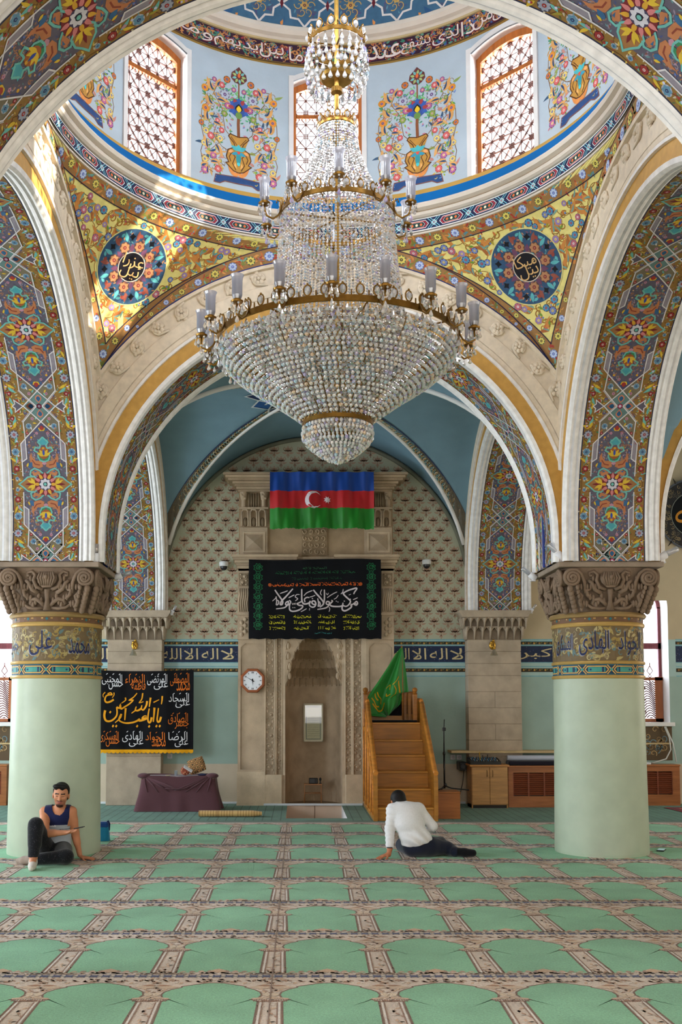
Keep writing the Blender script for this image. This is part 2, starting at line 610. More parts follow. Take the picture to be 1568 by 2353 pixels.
def soffit_tile(L=1.668):
    """one period of the painted vault strip: pointed panel, big rosette, crossing straps, flower borders"""
    p = Pat(0.1)
    h = L / 2
    p.rect(-HSTR, -h, HSTR, h, OCH, 0)
    for sx in (-1, 1):
        p.rect(sx * HSTR, -h, sx * (HSTR - 0.012), h, (40, 44, 70), 1) if sx < 0 else p.rect(HSTR - 0.012, -h, HSTR, h, (40, 44, 70), 1)
    # panel ground
    out = [(0.238, 0), (0.238, 0.237), (0.186, 0.273), (0.186, 0.487), (0.0, 0.669)]
    full = out + [(-x, y) for x, y in out[::-1][1:]]
    full = full[:-1] + [(-0.238, 0)] + [(x, -y) for x, y in full[::-1][1:-1]]
    p.fan(full, VIO, 1, (0, 0), 6)
    for sx in (-1, 1):
        for sy in (-1, 1):
            f = lambda a: [(sx * x, sy * y) for x, y in a]
            box = [(0.238, 0.237), (0.238, 0.432), (0.186, 0.487), (0.186, 0.273)]
            p.poly(f(box) if sx * sy > 0 else f(box)[::-1], (136, 130, 140), 2)
            for t in (0.30, 0.37, 0.43):
                p.poly(f([(0.200, t), (0.212, t - 0.018), (0.224, t), (0.212, t + 0.018)]), RED if t != 0.37 else TEAL, 3)
            tri = [(0.186, 0.487), (0.19, 0.665), (0.1, 0.763), (0.0, 0.669)]
            p.fan(f(tri) if sx * sy > 0 else f(tri)[::-1], (112, 104, 84), 2, rings=2)
            dia = [(0.0, 0.669), (0.1, 0.763), (0.17, 0.834), (0.0, 0.834)]
            p.fan(f(dia) if sx * sy > 0 else f(dia)[::-1], TEAL, 2, rings=2)
            fish = [(0.17, 0.834), (0.26, 0.77), (0.255, 0.81), (0.285, 0.834)]
            p.poly(f(fish) if sx * sy > 0 else f(fish)[::-1], VIO, 3)
            p.line(f([(0.17, 0.834), (0.26, 0.77), (0.255, 0.81), (0.285, 0.834)]), 0.011, WHT, 6)
            p.line(f([(0.238, 0.085), (0.238, 0.432), (0.186, 0.487), (0.186, 0.273), (0.238, 0.237)]), 0.011, WHT, 6)
            p.line(f([(0.186, 0.487), (0.19, 0.665), (0.1, 0.763), (0.03, 0.834)]), 0.011, WHT, 6)
            p.line(f([(0.186, 0.487), (0.0, 0.669), (-0.17, 0.834)]), 0.011, WHT, 6)
            p.line(f([(0.155, 0.49), (0.0, 0.642)]), 0.007, (70, 74, 120), 5)
            p.line(f([(0.205, 0.665), (0.11, 0.772), (0.045, 0.834)]), 0.005, (190, 196, 200), 5)
            # small flowers in the strap panels and the crossing
            flowerlet(p, sx * 0.135, sy * 0.62, 0.036, 1)
            flowerlet(p, sx * 0.09, sy * 0.70, 0.022, 4)
            flowerlet(p, sx * 0.16, sy * 0.545, 0.020, 2)
            for k in range(5):
                p.leaf(sx * (0.06 + 0.03 * k), sy * (0.69 - 0.035 * k), 1.1 * k + sx, 0.045, 0.016, (TURQ, YEL, WHT, ORG, GRN)[k], 4)
            # arabesque: turquoise cartouche and orange scrolls round the rosette
            sc = [(0.02, 0.115), (0.06, 0.15), (0.11, 0.17), (0.15, 0.145), (0.16, 0.10), (0.13, 0.075)]
            p.line(f(sc), 0.016, TURQ, 6)
            p.poly(f([(0.04, 0.12), (0.09, 0.155), (0.14, 0.13), (0.12, 0.085)]), ORG, 4)
            p.poly(f([(0.075, 0.135), (0.11, 0.145), (0.115, 0.125)]), BLU, 5)
            org = [(0.015, 0.19), (0.06, 0.17), (0.12, 0.185), (0.15, 0.22), (0.155, 0.29), (0.135, 0.34), (0.125, 0.28), (0.09, 0.25), (0.03, 0.25)]
            p.poly(f(org) if sx * sy > 0 else f(org)[::-1], ORG, 3)
            p.line(f([(0.05, 0.205), (0.10, 0.215), (0.13, 0.26)]), 0.012, (130, 62, 44), 4)
            p.leaf(sx * 0.17, sy * 0.17, sy * (pi / 2 + sx * 0.5), 0.08, 0.045, BLU, 4)
            p.leaf(sx * 0.19, sy * 0.185, sy * (pi / 2 + sx * 0.4), 0.05, 0.02, YEL, 5)
            t2 = [(0.0, 0.24), (0.045, 0.255), (0.065, 0.30), (0.055, 0.335), (0.10, 0.36), (0.085, 0.395), (0.04, 0.385), (0.03, 0.42), (0.055, 0.45), (0.0, 0.505)]
            p.line(f(t2), 0.015, TURQ, 6)
            p.leaf(sx * 0.012, sy * 0.245, sy * (pi / 2 - sx * 0.6), 0.065, 0.034, GRN, 5)
            p.leaf(sx * 0.07, sy * 0.385, sy * (pi / 2 - sx * 1.3), 0.05, 0.03, (150, 130, 60), 5)
            # dark small blossom field at the panel tip
            flowerlet(p, sx * 0.058, sy * 0.545, 0.019, 4)
            p.disc(sx * 0.12, sy * 0.50, 0.013, GOLD, 4, 6)
            for k in range(7):
                p.disc(sx * (0.10 + 0.012 * ((k * 5) % 7)), sy * (0.31 + 0.028 * k), 0.009, ((160, 130, 150), (90, 110, 170), (190, 150, 120))[k % 3], 4, 6)
            p.leaf(sx * 0.03, sy * 0.57, sy * (pi / 2 - sx * 0.9), 0.05, 0.016, BLU, 4)
            # border flowers
            xb = 0.302
            for (y, kind, r) in ((0.06, 1, 0.022), (0.165, 2, 0.038), (0.345, 0, 0.046), (0.53, 0, 0.052), (0.70, 2, 0.03)):
                flowerlet(p, sx * xb, sy * y, r, kind if y != 0.345 else 1, 3)
            for (y, c, a, ln, wd) in ((0.10, TURQ, 0.6, 0.06, 0.02), (0.22, TURQ, 1.9, 0.09, 0.028), (0.235, YEL, 0.9, 0.08, 0.024), (0.285, YEL, 2.4, 0.06, 0.02), (0.41, OLV, 1.3, 0.07, 0.02),
                                      (0.44, TURQ, 2.2, 0.085, 0.026), (0.59, YEL, 0.8, 0.08, 0.03), (0.60, YEL, 2.3, 0.08, 0.03), (0.63, TURQ, 2.2, 0.10, 0.03), (0.67, TURQ, 0.9, 0.06, 0.02),
                                      (0.74, TURQ, 1.7, 0.09, 0.026), (0.765, OLV, 1.0, 0.06, 0.03), (0.80, YEL, 2.1, 0.05, 0.02)):
                p.leaf(sx * xb, sy * y, sy * (a if sx > 0 else pi - a), ln, wd, c, 3, bend=0.3 * sx)
                p.disc(sx * (xb + 0.035 * cos(9 * y)), sy * (y + 0.02), 0.011, (RED, (190, 190, 215), PNK)[int(y * 37) % 3], 5, 6)
            p.leaf(sx * 0.225, sy * 0.76, sy * (pi / 2), 0.05, 0.03, (150, 60, 40), 3)
            p.line(f([(0.33, 0.0), (0.345, 0.12), (0.27, 0.2), (0.345, 0.28), (0.27, 0.42), (0.34, 0.48), (0.25, 0.6), (0.34, 0.68), (0.335, 0.834)]), 0.006, (96, 66, 26), 2)
    # fine filling: curls and leaves between the large motifs
    rnd = random.Random(17)
    for i in range(230):
        x, y = rnd.uniform(0.02, 0.345), rnd.uniform(0.03, 0.82)
        a, ln = rnd.uniform(0, 6.28), rnd.uniform(0.022, 0.042)
        inb = x > 0.25 or (y > 0.5 and x > 0.195) or (y > 0.69 and x > 0.9 - y + 0.02)
        c = rnd.choice(((196, 168, 76), (96, 140, 126), (112, 70, 40), (150, 74, 56), (86, 100, 58), (188, 180, 160))) if inb else rnd.choice(((134, 122, 140), (70, 78, 120), (150, 110, 84), (92, 132, 136), (120, 74, 66)))
        for sx in (-1, 1):
            for sy in (-1, 1):
                p.leaf(sx * x, sy * y, a if sx * sy > 0 else -a, ln, ln * 0.38, c, 2 if inb else 2, n=3)
    for i in range(26):
        x, y, a = rnd.uniform(0.05, 0.21), rnd.uniform(0.05, 0.62), rnd.uniform(0, 6)
        for sx in (-1, 1):
            for sy in (-1, 1):
                if x < 0.19 + (0.04 if y < .24 else 0) - max(0, y - 0.47): p.scroll(sx * x, sy * y, 0.022, a, 0.8, 0.006, (150, 140, 150) if i % 2 else (168, 112, 70), 2, n=7)
    # centre rosette with yellow side palmettes
    for sx in (-1, 1):
        pts = [(0.06, 0.03), (0.12, 0.085), (0.19, 0.075), (0.235, 0.035), (0.285, 0.0)]
        q = pts + [(x, -y) for x, y in pts[::-1][1:]]
        q = [(sx * x, y) for x, y in q]
        p.fan(q if sx < 0 else q[::-1], (150, 104, 60), 5, rings=2)
        p.line(q, 0.015, TURQ, 7)
        for k in range(5):
            p.leaf(sx * 0.11, 0, (0 if sx > 0 else pi) + (k - 2) * 0.5, 0.11 - 0.012 * abs(k - 2), 0.03, YEL if k != 2 else MAR, 8)
    p.disc(0, 0, 0.118, MAR, 7, 20)
    for k in range(12):
        a = 2 * pi * k / 12
        p.leaf(0.055 * cos(a), 0.055 * sin(a), a, 0.075, 0.034, GOLD if k % 2 == 0 else (196, 120, 120), 8)
    p.rosette(0, 0, 0.066, 8, (196, 194, 202), (60, 70, 110), (64, 58, 84), 9)
    p.disc(0, 0, 0.018, TURQ, 13, 8); p.ring(0, 0, 0.02, 0.007, (30, 34, 40), 14, 10)
    for sy in (-1, 1):
        # yellow iris above and below, with palmette tip
        p.disc(0, sy * 0.335, 0.058, (150, 84, 40), 6, 12, 0.066)
        for k in range(5):
            a = sy * pi / 2 + (k - 2) * 0.55
            p.leaf(0, sy * 0.30, a, 0.085, 0.032, YEL, 7)
        p.leaf(0, sy * 0.305, sy * pi / 2, 0.075, 0.026, (50, 70, 150), 9)
        p.disc(0, sy * 0.385, 0.014, GOLD, 8, 6)
        for k in range(3):
            p.leaf(0, sy * 0.42, sy * pi / 2 + (k - 1) * 0.75, 0.085, 0.045, (70, 150, 160), 6)
        p.leaf(0, sy * 0.205, sy * pi / 2, 0.05, 0.05, PNK, 5)
        p.leaf(0, sy * 0.575, sy * pi / 2, 0.055, 0.05, RED, 6)
        for k in (-1, 1):
            p.leaf(0, sy * 0.57, sy * pi / 2 + k * 0.8, 0.05, 0.03, YEL, 5)
        # crossing: four blue eyes round a red ring
        p.disc(0, sy * 0.834, 0.024, (220, 200, 220), 6, 10)
        p.ring(0, sy * 0.834, 0.022, 0.012, (150, 30, 70), 7, 12)
        p.leaf(0, sy * 0.71, sy * pi / 2, 0.09, 0.07, (190, 120, 90), 4)
        p.leaf(0, sy * 0.725, sy * pi / 2, 0.06, 0.045, (40, 90, 130), 5)
        for sx in (-1, 1):
            p.leaf(sx * 0.045, sy * 0.834, 0 if sx > 0 else pi, 0.10, 0.08, (190, 120, 90), 4)
            p.leaf(sx * 0.06, sy * 0.834, 0 if sx > 0 else pi, 0.06, 0.05, (40, 90, 130), 5)
    return p


TILE = soffit_tile()
RS, ZC, ZS = 2.48, 3.476, 3.2             # soffit radius, arch centre height, springing height


def arc_pt(rho, s, r=RS, stilt=ZC - ZS):
    """s = path length along the soffit from the left springing; returns x, z and the outward direction"""
    if s <= stilt:
        return -rho, ZS + s
    if s >= stilt + pi * r:
        return rho, ZC - (s - stilt - pi * r)
    a = pi - (s - stilt) / r
    return rho * cos(a), ZC + rho * sin(a)


def arch_mesh(r, detail=True, relief=True, faces=(-1, 1)):
    """an arch standing in its own x-z plane: painted soffit, white roll rims, ochre band, cream mouldings with a scroll"""
    mb = MB()
    stilt = ZC - ZS
    T = pi * r + 2 * stilt
    n = max(3, round(T / 1.668))
    L = T / n
    def fn(u, s, h=0.0):
        x, z = arc_pt(r - h, min(max(s, 0), T), r, stilt)
        return (x, u, z)
    if detail:
        for k in range(n):
            p = Pat()
            p.put(TILE, 0, (k + 0.5) * L, 1, L / 1.668)
            p.lay(mb, lambda u, s, h: fn(-u, s, h), 0.0007)
        # first and last half crossings are cut by the springing itself
    else:
        mb.grid(lambda u, v: fn(-HSTR + 2 * HSTR * u, v * T), 2, 48, OCH)
    prof = [(0.0, HSTR, WHITE), (-0.012, 0.385, WHITE), (0.0, 0.405, (206, 206, 208)), (-0.016, 0.425, WHITE), (-0.022, 0.45, WHITE), (-0.012, 0.472, (206, 206, 208)), (-0.02, 0.495, WHITE),
            (0.0, 0.522, WHITE), (0.04, 0.53, WHITE), (0.046, 0.518, (196, 152, 78)), (0.185, 0.516, (196, 152, 78)), (0.187, 0.545, WHITE), (0.215, 0.547, WHITE),
            (0.235, 0.53, CREAM), (0.275, 0.535, CREAM), (0.278, 0.524, (150, 130, 104)), (0.286, 0.535, CREAM), (0.415, 0.54, CREAM), (0.418, 0.526, (150, 130, 104)), (0.43, 0.52, CREAM),
            (0.60, 0.52, CREAM), (0.606, 0.56, CREAM), (0.64, 0.565, CREAM), (0.655, 0.55, (36, 52, 120)), (0.665, 0.47, (36, 52, 120))]
    k = r / RS
    m = 56
    for sd in faces:
        for i in range(len(prof) - 1):
            (a, y0, _c), (b, y1, c) = prof[i], prof[i + 1]
            col = c if prof[i + 1][2] == prof[i][2] or i == 0 else (prof[i][2] if abs(y1 - y0) < 1e-3 else c)
            def g(u, v):
                rho = r + (a + (b - a) * v)
                x, z = arc_pt(rho, u * T, r, stilt)
                return (x, sd * (y0 + (y1 - y0) * v), z)
            mb.grid(g, m, 1, col, True)
        if relief:
            # carved vine: stem, five-petalled roses and leaves along rho = r + 0.51
            rr = r + 0.515
            nr = 30
            for q in range(nr):
                a = pi * (q + 0.5) / nr
                if not (0.55 < a < pi - 0.55):
                    continue
                c0 = np.array((rr * cos(a), sd * 0.522, ZC + rr * sin(a)))
                ta = np.array((-sin(a), 0, cos(a))); ra = np.array((cos(a), 0, sin(a))); ya = np.array((0, sd * 1.0, 0))
                for j in range(6):
                    b = 2 * pi * j / 6
                    c1 = c0 + 0.042 * (cos(b) * ta + sin(b) * ra)
                    mb.ball(tuple(c1 + 0.010 * ya), (0.032, 0.032, 0.032), CREAM, 6, 4)
                mb.ball(tuple(c0 + 0.036 * ya), 0.020, CREAM, 6, 4)
                sg = 1 if q % 2 else -1
                pts = []
                for j in range(9):
                    b = -pi * 0.5 + 1.6 * pi * j / 8
                    pts.append(c0 + 0.068 * cos(b) * ta + sg * (0.068 * sin(b)) * ra + 0.004 * ya)
                pts = [pts[0] - 0.09 * ta - sg * 0.02 * ra] + pts
                mb.tube([q_ + 0.008 * ya for q_ in pts], 0.016, 5, CREAM)
                for j in (2, 4, 6):
                    mb.ball(tuple(pts[j] + 0.02 * ra * sg), (0.028, 0.024, 0.028), CREAM, 5, 4)
    return mb


ME_ARCH = arch_mesh(RS).mesh('arch', M['paint'])
STRX = [XC - AX, XC + AX]
ROW = [YC - AX, YC + AX]
ARC_LABEL = 'structure'
# the four arches of the domed bay
for y in ROW:
    struct('arch', ME_ARCH, None, loc=(XC, y, 0))
for x in STRX:
    struct('arch', ME_ARCH, None, loc=(x, YC, 0), rz=pi / 2)
# arches of the bay by the qibla wall, and of the bays to either side
RB = 2.30
ME_ARCHB = arch_mesh(RB, True, False).mesh('arch', M['paint'])
YB = 14.30
for x in (XC - AX + 0.01, XC + AX - 0.06):
    struct('arch', ME_ARCHB, None, loc=(x, YB, 0), rz=pi / 2)
ME_ARCHP = arch_mesh(RS, False, False).mesh('arch', M['paint'])
for x in (XC - 2 * AX, XC + 2 * AX):
    for y in ROW:
        struct('arch', ME_ARCHP, None, loc=(x, y, 0))


# ------------------------------------------------------------------ pendentives (painted on a sphere through the drum ring and the four corners)
RE = RS + 0.655
DFACE = AX - 0.52
SPH, ZSP, ZRING = 3.854, 3.916, 6.80
RGAP = sqrt(SPH ** 2 - DFACE ** 2)         # circle in which the sphere meets an arch face
VTOP = SPH * math.asin((ZRING - ZSP) / SPH)
VTIP = SPH * math.asin((5.25 - ZSP) / SPH)


def pend_map(u, v, h=0.0):
    el = min(v, VTOP) / SPH
    rho = SPH * cos(el)
    al = u / rho
    k = 1 - h / SPH
    return (k * rho * sin(al), k * rho * cos(al), ZSP + SPH * sin(el) * k)


def pend_half(v, inset=0.0):
    """half width (arc length) of the pendentive at meridian length v, where it meets the arch faces"""
    rho = SPH * cos(v / SPH)
    c = min(1.0, DFACE / rho)
    return max(0.0, rho * (pi / 4 - math.acos(c)) - inset)


def pend_gap(v):
    """width of the flat margin already given to the flower border on the arch face"""
    z = ZSP + SPH * sin(v / SPH)
    rho = SPH * cos(v / SPH)
    x = sqrt(max(0.0, rho * rho - DFACE * DFACE))
    return max(0.0, hypot(x, z - ZC) - RE)


YELL = (236, 224, 140)


def floral_scatter(p, inside, box, n, ground, rnd, scale=1.0):
    """Khatai scrollwork: stems, big leaves and blossoms on a plain ground"""
    x0, y0, x1, y1 = box
    pts = []
    tries = 0
    while len(pts) < n and tries < n * 40:
        tries += 1
        x, y = rnd.uniform(x0, x1), rnd.uniform(y0, y1)
        if not inside(x, y, 0.05 * scale):
            continue
        if any((x - a) ** 2 + (y - b) ** 2 < (0.066 * scale) ** 2 for a, b in pts):
            continue
        pts.append((x, y))
    for i, (x, y) in enumerate(pts):
        k = i % 7
        if k in (0, 4):
            r = rnd.uniform(0.03, 0.046) * scale
            pal = [((120, 140, 196), (230, 200, 80), (70, 64, 100)), ((196, 110, 120), (236, 226, 236), (120, 90, 140)), ((86, 150, 186), (190, 70, 60), (60, 60, 110)), ((150, 130, 190), (240, 220, 120), (200, 150, 90))][rnd.randrange(4)]
            p.rosette(x, y, r, rnd.choice((6, 7, 8)), pal[0], pal[1], pal[2], 5)
        elif k in (1, 3, 5):
            a = rnd.uniform(0, 2 * pi)
            p.leaf(x, y, a, 0.13 * scale, 0.05 * scale, (206, 138, 70), 3, bend=rnd.choice((-0.9, 0.9)))
            p.leaf(x, y, a + 0.5, 0.10 * scale, 0.04 * scale, (170, 104, 56), 3, bend=rnd.choice((-0.7, 0.7)))
            p.leaf(x + 0.02, y, a + 0.2, 0.08 * scale, 0.022 * scale, (120, 160, 150), 4, bend=0.6)
        else:
            a = rnd.uniform(0, 2 * pi)
            p.scroll(x, y, 0.05 * scale, a, 0.9, 0.014 * scale, (160, 110, 44), 3, rnd.choice((-1, 1)))
            p.leaf(x, y, a + 1, 0.055 * scale, 0.026 * scale, rnd.choice(((110, 150, 60), (90, 160, 160), (200, 120, 60), (170, 160, 60))), 4)
            p.disc(x + 0.03 * cos(a), y + 0.03 * sin(a), 0.011 * scale, rnd.choice(((190, 90, 110), (100, 130, 200), (220, 200, 90))), 5, 6)
    # stems between neighbours
    for i, (x, y) in enumerate(pts):
        nb = sorted(((x - a) ** 2 + (y - b) ** 2, a, b) for a, b in pts)[1:3]
        for _d, a, b in nb:
            mx, my = (x + a) / 2 + 0.25 * (b - y), (y + b) / 2 - 0.25 * (a - x)
            q = [((1 - t) ** 2 * x + 2 * t * (1 - t) * mx + t * t * a, (1 - t) ** 2 * y + 2 * t * (1 - t) * my + t * t * b) for t in (0, 0.25, 0.5, 0.75, 1)]
            if inside(mx, my, 0.02):
                p.line(q, 0.008 * scale, (150, 108, 50), 2)
    return pts


def border_run(p, path, w, ground, step, l0=1, pal=0, seed=1):
    """a flower border following a 2-d path"""
    rnd = random.Random(seed)
    p.line(path, w, ground, l0)
    d = [0.0]
    for a, b in zip(path[:-1], path[1:]):
        d.append(d[-1] + hypot(b[0] - a[0], b[1] - a[1]))
    T = d[-1]
    n = max(1, int(T / step))
    def at(s):
        for i in range(len(d) - 1):
            if s <= d[i + 1]:
                t = (s - d[i]) / max(1e-9, d[i + 1] - d[i])
                a, b = path[i], path[i + 1]
                L = max(1e-9, d[i + 1] - d[i])
                return a[0] + (b[0] - a[0]) * t, a[1] + (b[1] - a[1]) * t, ((b[0] - a[0]) / L, (b[1] - a[1]) / L)
        return path[-1][0], path[-1][1], (1, 0)
    for i in range(n):
        x, y, t = at((i + 0.5) * T / n)
        if i % 2 == 0:
            p.rosette(x, y, w * 0.30, 8, (196, 214, 244), (90, 110, 190), (96, 120, 190), l0 + 2)
        else:
            p.rosette(x, y, w * 0.28, 9, (228, 214, 110), (60, 40, 30), (70, 100, 80), l0 + 2)
        x, y, t = at((i + 1.0) * T / n * 0.999)
        for k in range(12):
            a = rnd.uniform(0, 2 * pi)
            ox, oy = rnd.uniform(-0.3, 0.3) * w, rnd.uniform(-0.36, 0.36) * w
            p.leaf(x + t[0] * ox - t[1] * oy, y + t[1] * ox + t[0] * oy, a, w * 0.36, w * 0.13, rnd.choice(((214, 150, 80), (110, 170, 160), (170, 60, 50), (120, 130, 60), (190, 110, 60), (90, 140, 150))), l0 + 1, bend=0.8)
    return p


def medallion(p, x, y, r, l=6):
    p.disc(x, y, r * 1.03, (230, 222, 150), l, 40)
    p.disc(x, y, r, (52, 84, 118), l + 1, 40)
    for k in range(8):
        a = 2 * pi * k / 8 + pi / 8
        p.star(x + 0.80 * r * cos(a), y + 0.80 * r * sin(a), r * 0.10, r * 0.055, 4, (18, 20, 30), l + 4, a)
        for j in (-1, 1):
            b = a + j * pi / 16 * 1.1
            p.leaf(x + 0.68 * r * cos(b), y + 0.68 * r * sin(b), b, r * 0.28, r * 0.11, (96, 178, 186) if j > 0 else (150, 84, 70), l + 3)
        b = a + pi / 8
        p.leaf(x + 0.80 * r * cos(b), y + 0.80 * r * sin(b), b + 1.2, r * 0.16, r * 0.1, (150, 70, 60), l + 3)
        p.leaf(x + 0.86 * r * cos(b), y + 0.86 * r * sin(b), b - 1.2, r * 0.14, r * 0.08, (96, 178, 186), l + 3)
        p.rosette(x + 0.56 * r * cos(b), y + 0.56 * r * sin(b), r * 0.15, 7, (182, 132, 94), (130, 50, 56), (96, 66, 60), l + 3)
        p.leaf(x + 0.36 * r * cos(b), y + 0.36 * r * sin(b), b, r * 0.2, r * 0.1, (96, 178, 186), l + 3)
        p.leaf(x + 0.38 * r * cos(a), y + 0.38 * r * sin(a), a, r * 0.24, r * 0.13, (110, 70, 100), l + 3)
    rr = random.Random(4)
    for k in range(150):
        a, q = rr.uniform(0, 2 * pi), r * rr.uniform(0.44, 0.95)
        p.leaf(x + q * cos(a), y + q * sin(a), rr.uniform(0, 6.28), r * 0.10, r * 0.04, rr.choice(((96, 150, 160), (150, 84, 70), (190, 140, 100), (40, 60, 90), (120, 80, 100))), l + 2, n=3)
    p.star(x, y, r * 0.46, r * 0.38, 12, (130, 90, 90), l + 6)
    p.disc(x, y, r * 0.40, (226, 214, 200), l + 7, 30)
    p.disc(x, y, r * 0.378, (22, 20, 30), l + 8, 30)


def pendentive(words, seed):
    p = Pat(0.1)
    rnd = random.Random(seed)
    mb = MB()
    nz = 30
    vt = VTOP - 0.001
    rows = [VTIP + (vt - VTIP) * i / nz for i in range(nz + 1)]
    for i in range(nz):
        a, b = rows[i], rows[i + 1]
        ha, hb = pend_half(a), pend_half(b)
        m = max(1, int((ha + hb) / 0.12))
        for j in range(m):
            t0, t1 = -1 + 2 * j / m, -1 + 2 * (j + 1) / m
            p.poly([(ha * t0, a), (ha * t1, a), (hb * t1, b), (hb * t0, b)], YELL, 0)
    W0 = 0.17
    WT = 0.15
    def slope(v):
        return min(6.0, abs((pend_half(v + 0.02) - pend_half(v - 0.02)) / 0.04))
    def bw(v):
        return max(0.0, W0 - pend_gap(v)) * sqrt(1 + slope(v) ** 2)
    inner = lambda v: pend_half(v) - bw(v)
    vs = [VTIP + (vt - VTIP) * (i / 30) for i in range(31)]
    # border on the slanted sides: ground and flowers, cut to the band
    for i in range(30):
        a, b = vs[i], vs[i + 1]
        for sx in (-1, 1):
            q = [(sx * max(0, inner(a)), a), (sx * pend_half(a), a), (sx * pend_half(b), b), (sx * max(0, inner(b)), b)]
            if bw(a) > 0.01 or bw(b) > 0.01:
                p.poly(q if sx > 0 else q[::-1], (158, 118, 70), 2)
            if inner(b) > 0:
                p.line([(sx * max(0, inner(a)), a), (sx * inner(b), b)], 0.012, (46, 40, 60), 5)
            p.line([(sx * (pend_half(a) - 0.01), a), (sx * (pend_half(b) - 0.01), b)], 0.014, (40, 60, 130), 5)
    k = 0
    v = VTIP + 0.10
    while v < vt - 0.2:
        w = min(W0, max(0.0, W0 - pend_gap(v)))
        if w > 0.08:
            for sx in (-1, 1):
                x = sx * (pend_half(v) - bw(v) / 2) if inner(v) > 0 else 0
                p.rosette(x, v, w * 0.3, 8, (196, 214, 244) if k % 2 else (228, 214, 110), (90, 110, 190) if k % 2 else (60, 40, 30), (96, 120, 190) if k % 2 else (70, 100, 80), 4)
                for j in range(5):
                    p.leaf(x + rnd.uniform(-0.04, 0.04), v + 0.08 + rnd.uniform(-0.03, 0.03), rnd.uniform(0, 6.28), w * 0.36, w * 0.13, rnd.choice(((214, 150, 80), (110, 170, 160), (170, 60, 50), (120, 130, 60))), 3, bend=0.8)
                if inner(v) <= 0: break
        k += 1
        v += 0.17
    # flower ring under the drum
    m = 60
    hw = pend_half(vt)
    ring = Pat(0.1)
    border_run(ring, [(-hw + 2 * hw * i / m, VTOP - WT / 2) for i in range(m + 1)], WT, (158, 118, 70), 0.20, 2, seed=seed)
    ring.line([(-hw + 2 * hw * i / m, VTOP - WT) for i in range(m + 1)], 0.010, (46, 40, 60), 5)
    for s_ in ring.q:
        n_ = len(s_[0]); cx = sum(t[0] for t in s_[0]) / n_; cv = min(vt, sum(t[1] for t in s_[0]) / n_)
        if abs(cx) <= pend_half(cv) + 0.02:
            p.q.append(s_)
    zm, rm = 2.605, 0.405
    ins = lambda x, y, m_: abs(x) < inner(y) - m_ and VTIP + 0.3 < y < VTOP - WT - 0.02 - m_ * 0.6 and hypot(x, y - zm) > rm + 0.035
    floral_scatter(p, ins, (-2.0, VTIP, 2.0, VTOP), 900, YELL, rnd)
    medallion(p, 0, zm, rm)
    if words:
        for i, (t, x0, y0, x1, y1) in enumerate(words):
            write(p, t, x0 * rm, zm + y0 * rm, x1 * rm, zm + y1 * rm, (216, 176, 120), 20)
    p.lay(mb, lambda u, v, h: pend_map(u, v, h), 0.0008)
    return mb


PW = {0: [('عزرا', -0.33, -0.06, 0.33, 0.33), ('ئيل', -0.30, -0.33, 0.28, 0.10)], 1: [('ميكا', -0.31, -0.06, 0.33, 0.33), ('ئيل', -0.27, -0.33, 0.30, 0.12)]}
struct('ceiling_pendentive', pendentive(PW[0], 3), M['paint'], loc=(XC, YC, 0), rz=pi / 4)       # far left corner
struct('ceiling_pendentive', pendentive(PW[1], 4), M['paint'], loc=(XC, YC, 0), rz=-pi / 4)      # far right corner
plain = pendentive(None, 5).mesh('ceiling_pendentive', M['paint'])
for a in (3 * pi / 4, -3 * pi / 4):
    struct('ceiling_pendentive', plain, None, loc=(XC, YC, 0), rz=a)
# flat flower margin on the arch faces, between the cream moulding and the sphere
def face_margin():
    mb = MB()
    p = Pat(0.1)
    w = lambda a: max(0.0, RGAPZ(a) - RE)
    def RGAPZ(a):     # distance from the arch centre to the sphere circle along direction a
        d = ZSP - ZC
        sa = sin(a)
        return d * sa + sqrt(max(0.0, (d * sa) ** 2 - d * d + RGAP ** 2))
    n = 60
    A0, A1 = 0.62, pi - 0.62
    for i in range(n):
        a, b = A0 + (A1 - A0) * i / n, A0 + (A1 - A0) * (i + 1) / n
        P_ = lambda r, t: (-r * cos(t), r * sin(t))
        p.poly([P_(RE - 0.01, a), P_(RE - 0.01, b), P_(RGAPZ(b) + 0.02, b), P_(RGAPZ(a) + 0.02, a)], (158, 118, 70), 0)
        p.line([P_(RE + 0.004, a), P_(RE + 0.004, b)], 0.014, (40, 60, 130), 3)
        p.line([P_(RGAPZ(a), a), P_(RGAPZ(b), b)], 0.010, (46, 40, 60), 3)
    rnd = random.Random(2)
    k = 0
    a = A0 + 0.02
    while a < A1:
        g = w(a)
        r = RE + g / 2
        x, y = -r * cos(a), r * sin(a)
        if g > 0.05:
            q = g * 0.30
            p.rosette(x, y, q, 8, (196, 214, 244) if k % 2 else (228, 214, 110), (90, 110, 190) if k % 2 else (60, 40, 30), (96, 120, 190) if k % 2 else (70, 100, 80), 4)
            for j in range(12):
                b = a + 0.034 + rnd.uniform(-0.014, 0.014)
                r2 = r + rnd.uniform(-0.3, 0.3) * g
                p.leaf(-r2 * cos(b), r2 * sin(b), rnd.uniform(0, 6.28), g * 0.36, g * 0.13, rnd.choice(((214, 150, 80), (110, 170, 160), (170, 60, 50), (120, 130, 60), (190, 110, 60))), 2, bend=0.8)
        k += 1
        a += 0.066
    p.lay(mb, lambda u, v, h: (u, DFACE - 0.012 - h, ZC + v), 0.0008)
    return mb
MARG = face_margin().mesh('arch_margin', M['paint'])
for k in range(4):
    struct('arch_margin', MARG, None, loc=(XC, YC, 0), rz=k * pi / 2)

# ------------------------------------------------------------------ drum: flower ring, star band, cornice, wall with eight windows, inscription, dome
RD = 2.60


def cyl(R):
    return lambda u, v, h=0.0: ((R - h) * sin(u / R), (R - h) * cos(u / R), v)


mb = MB()
p = Pat(0.12)
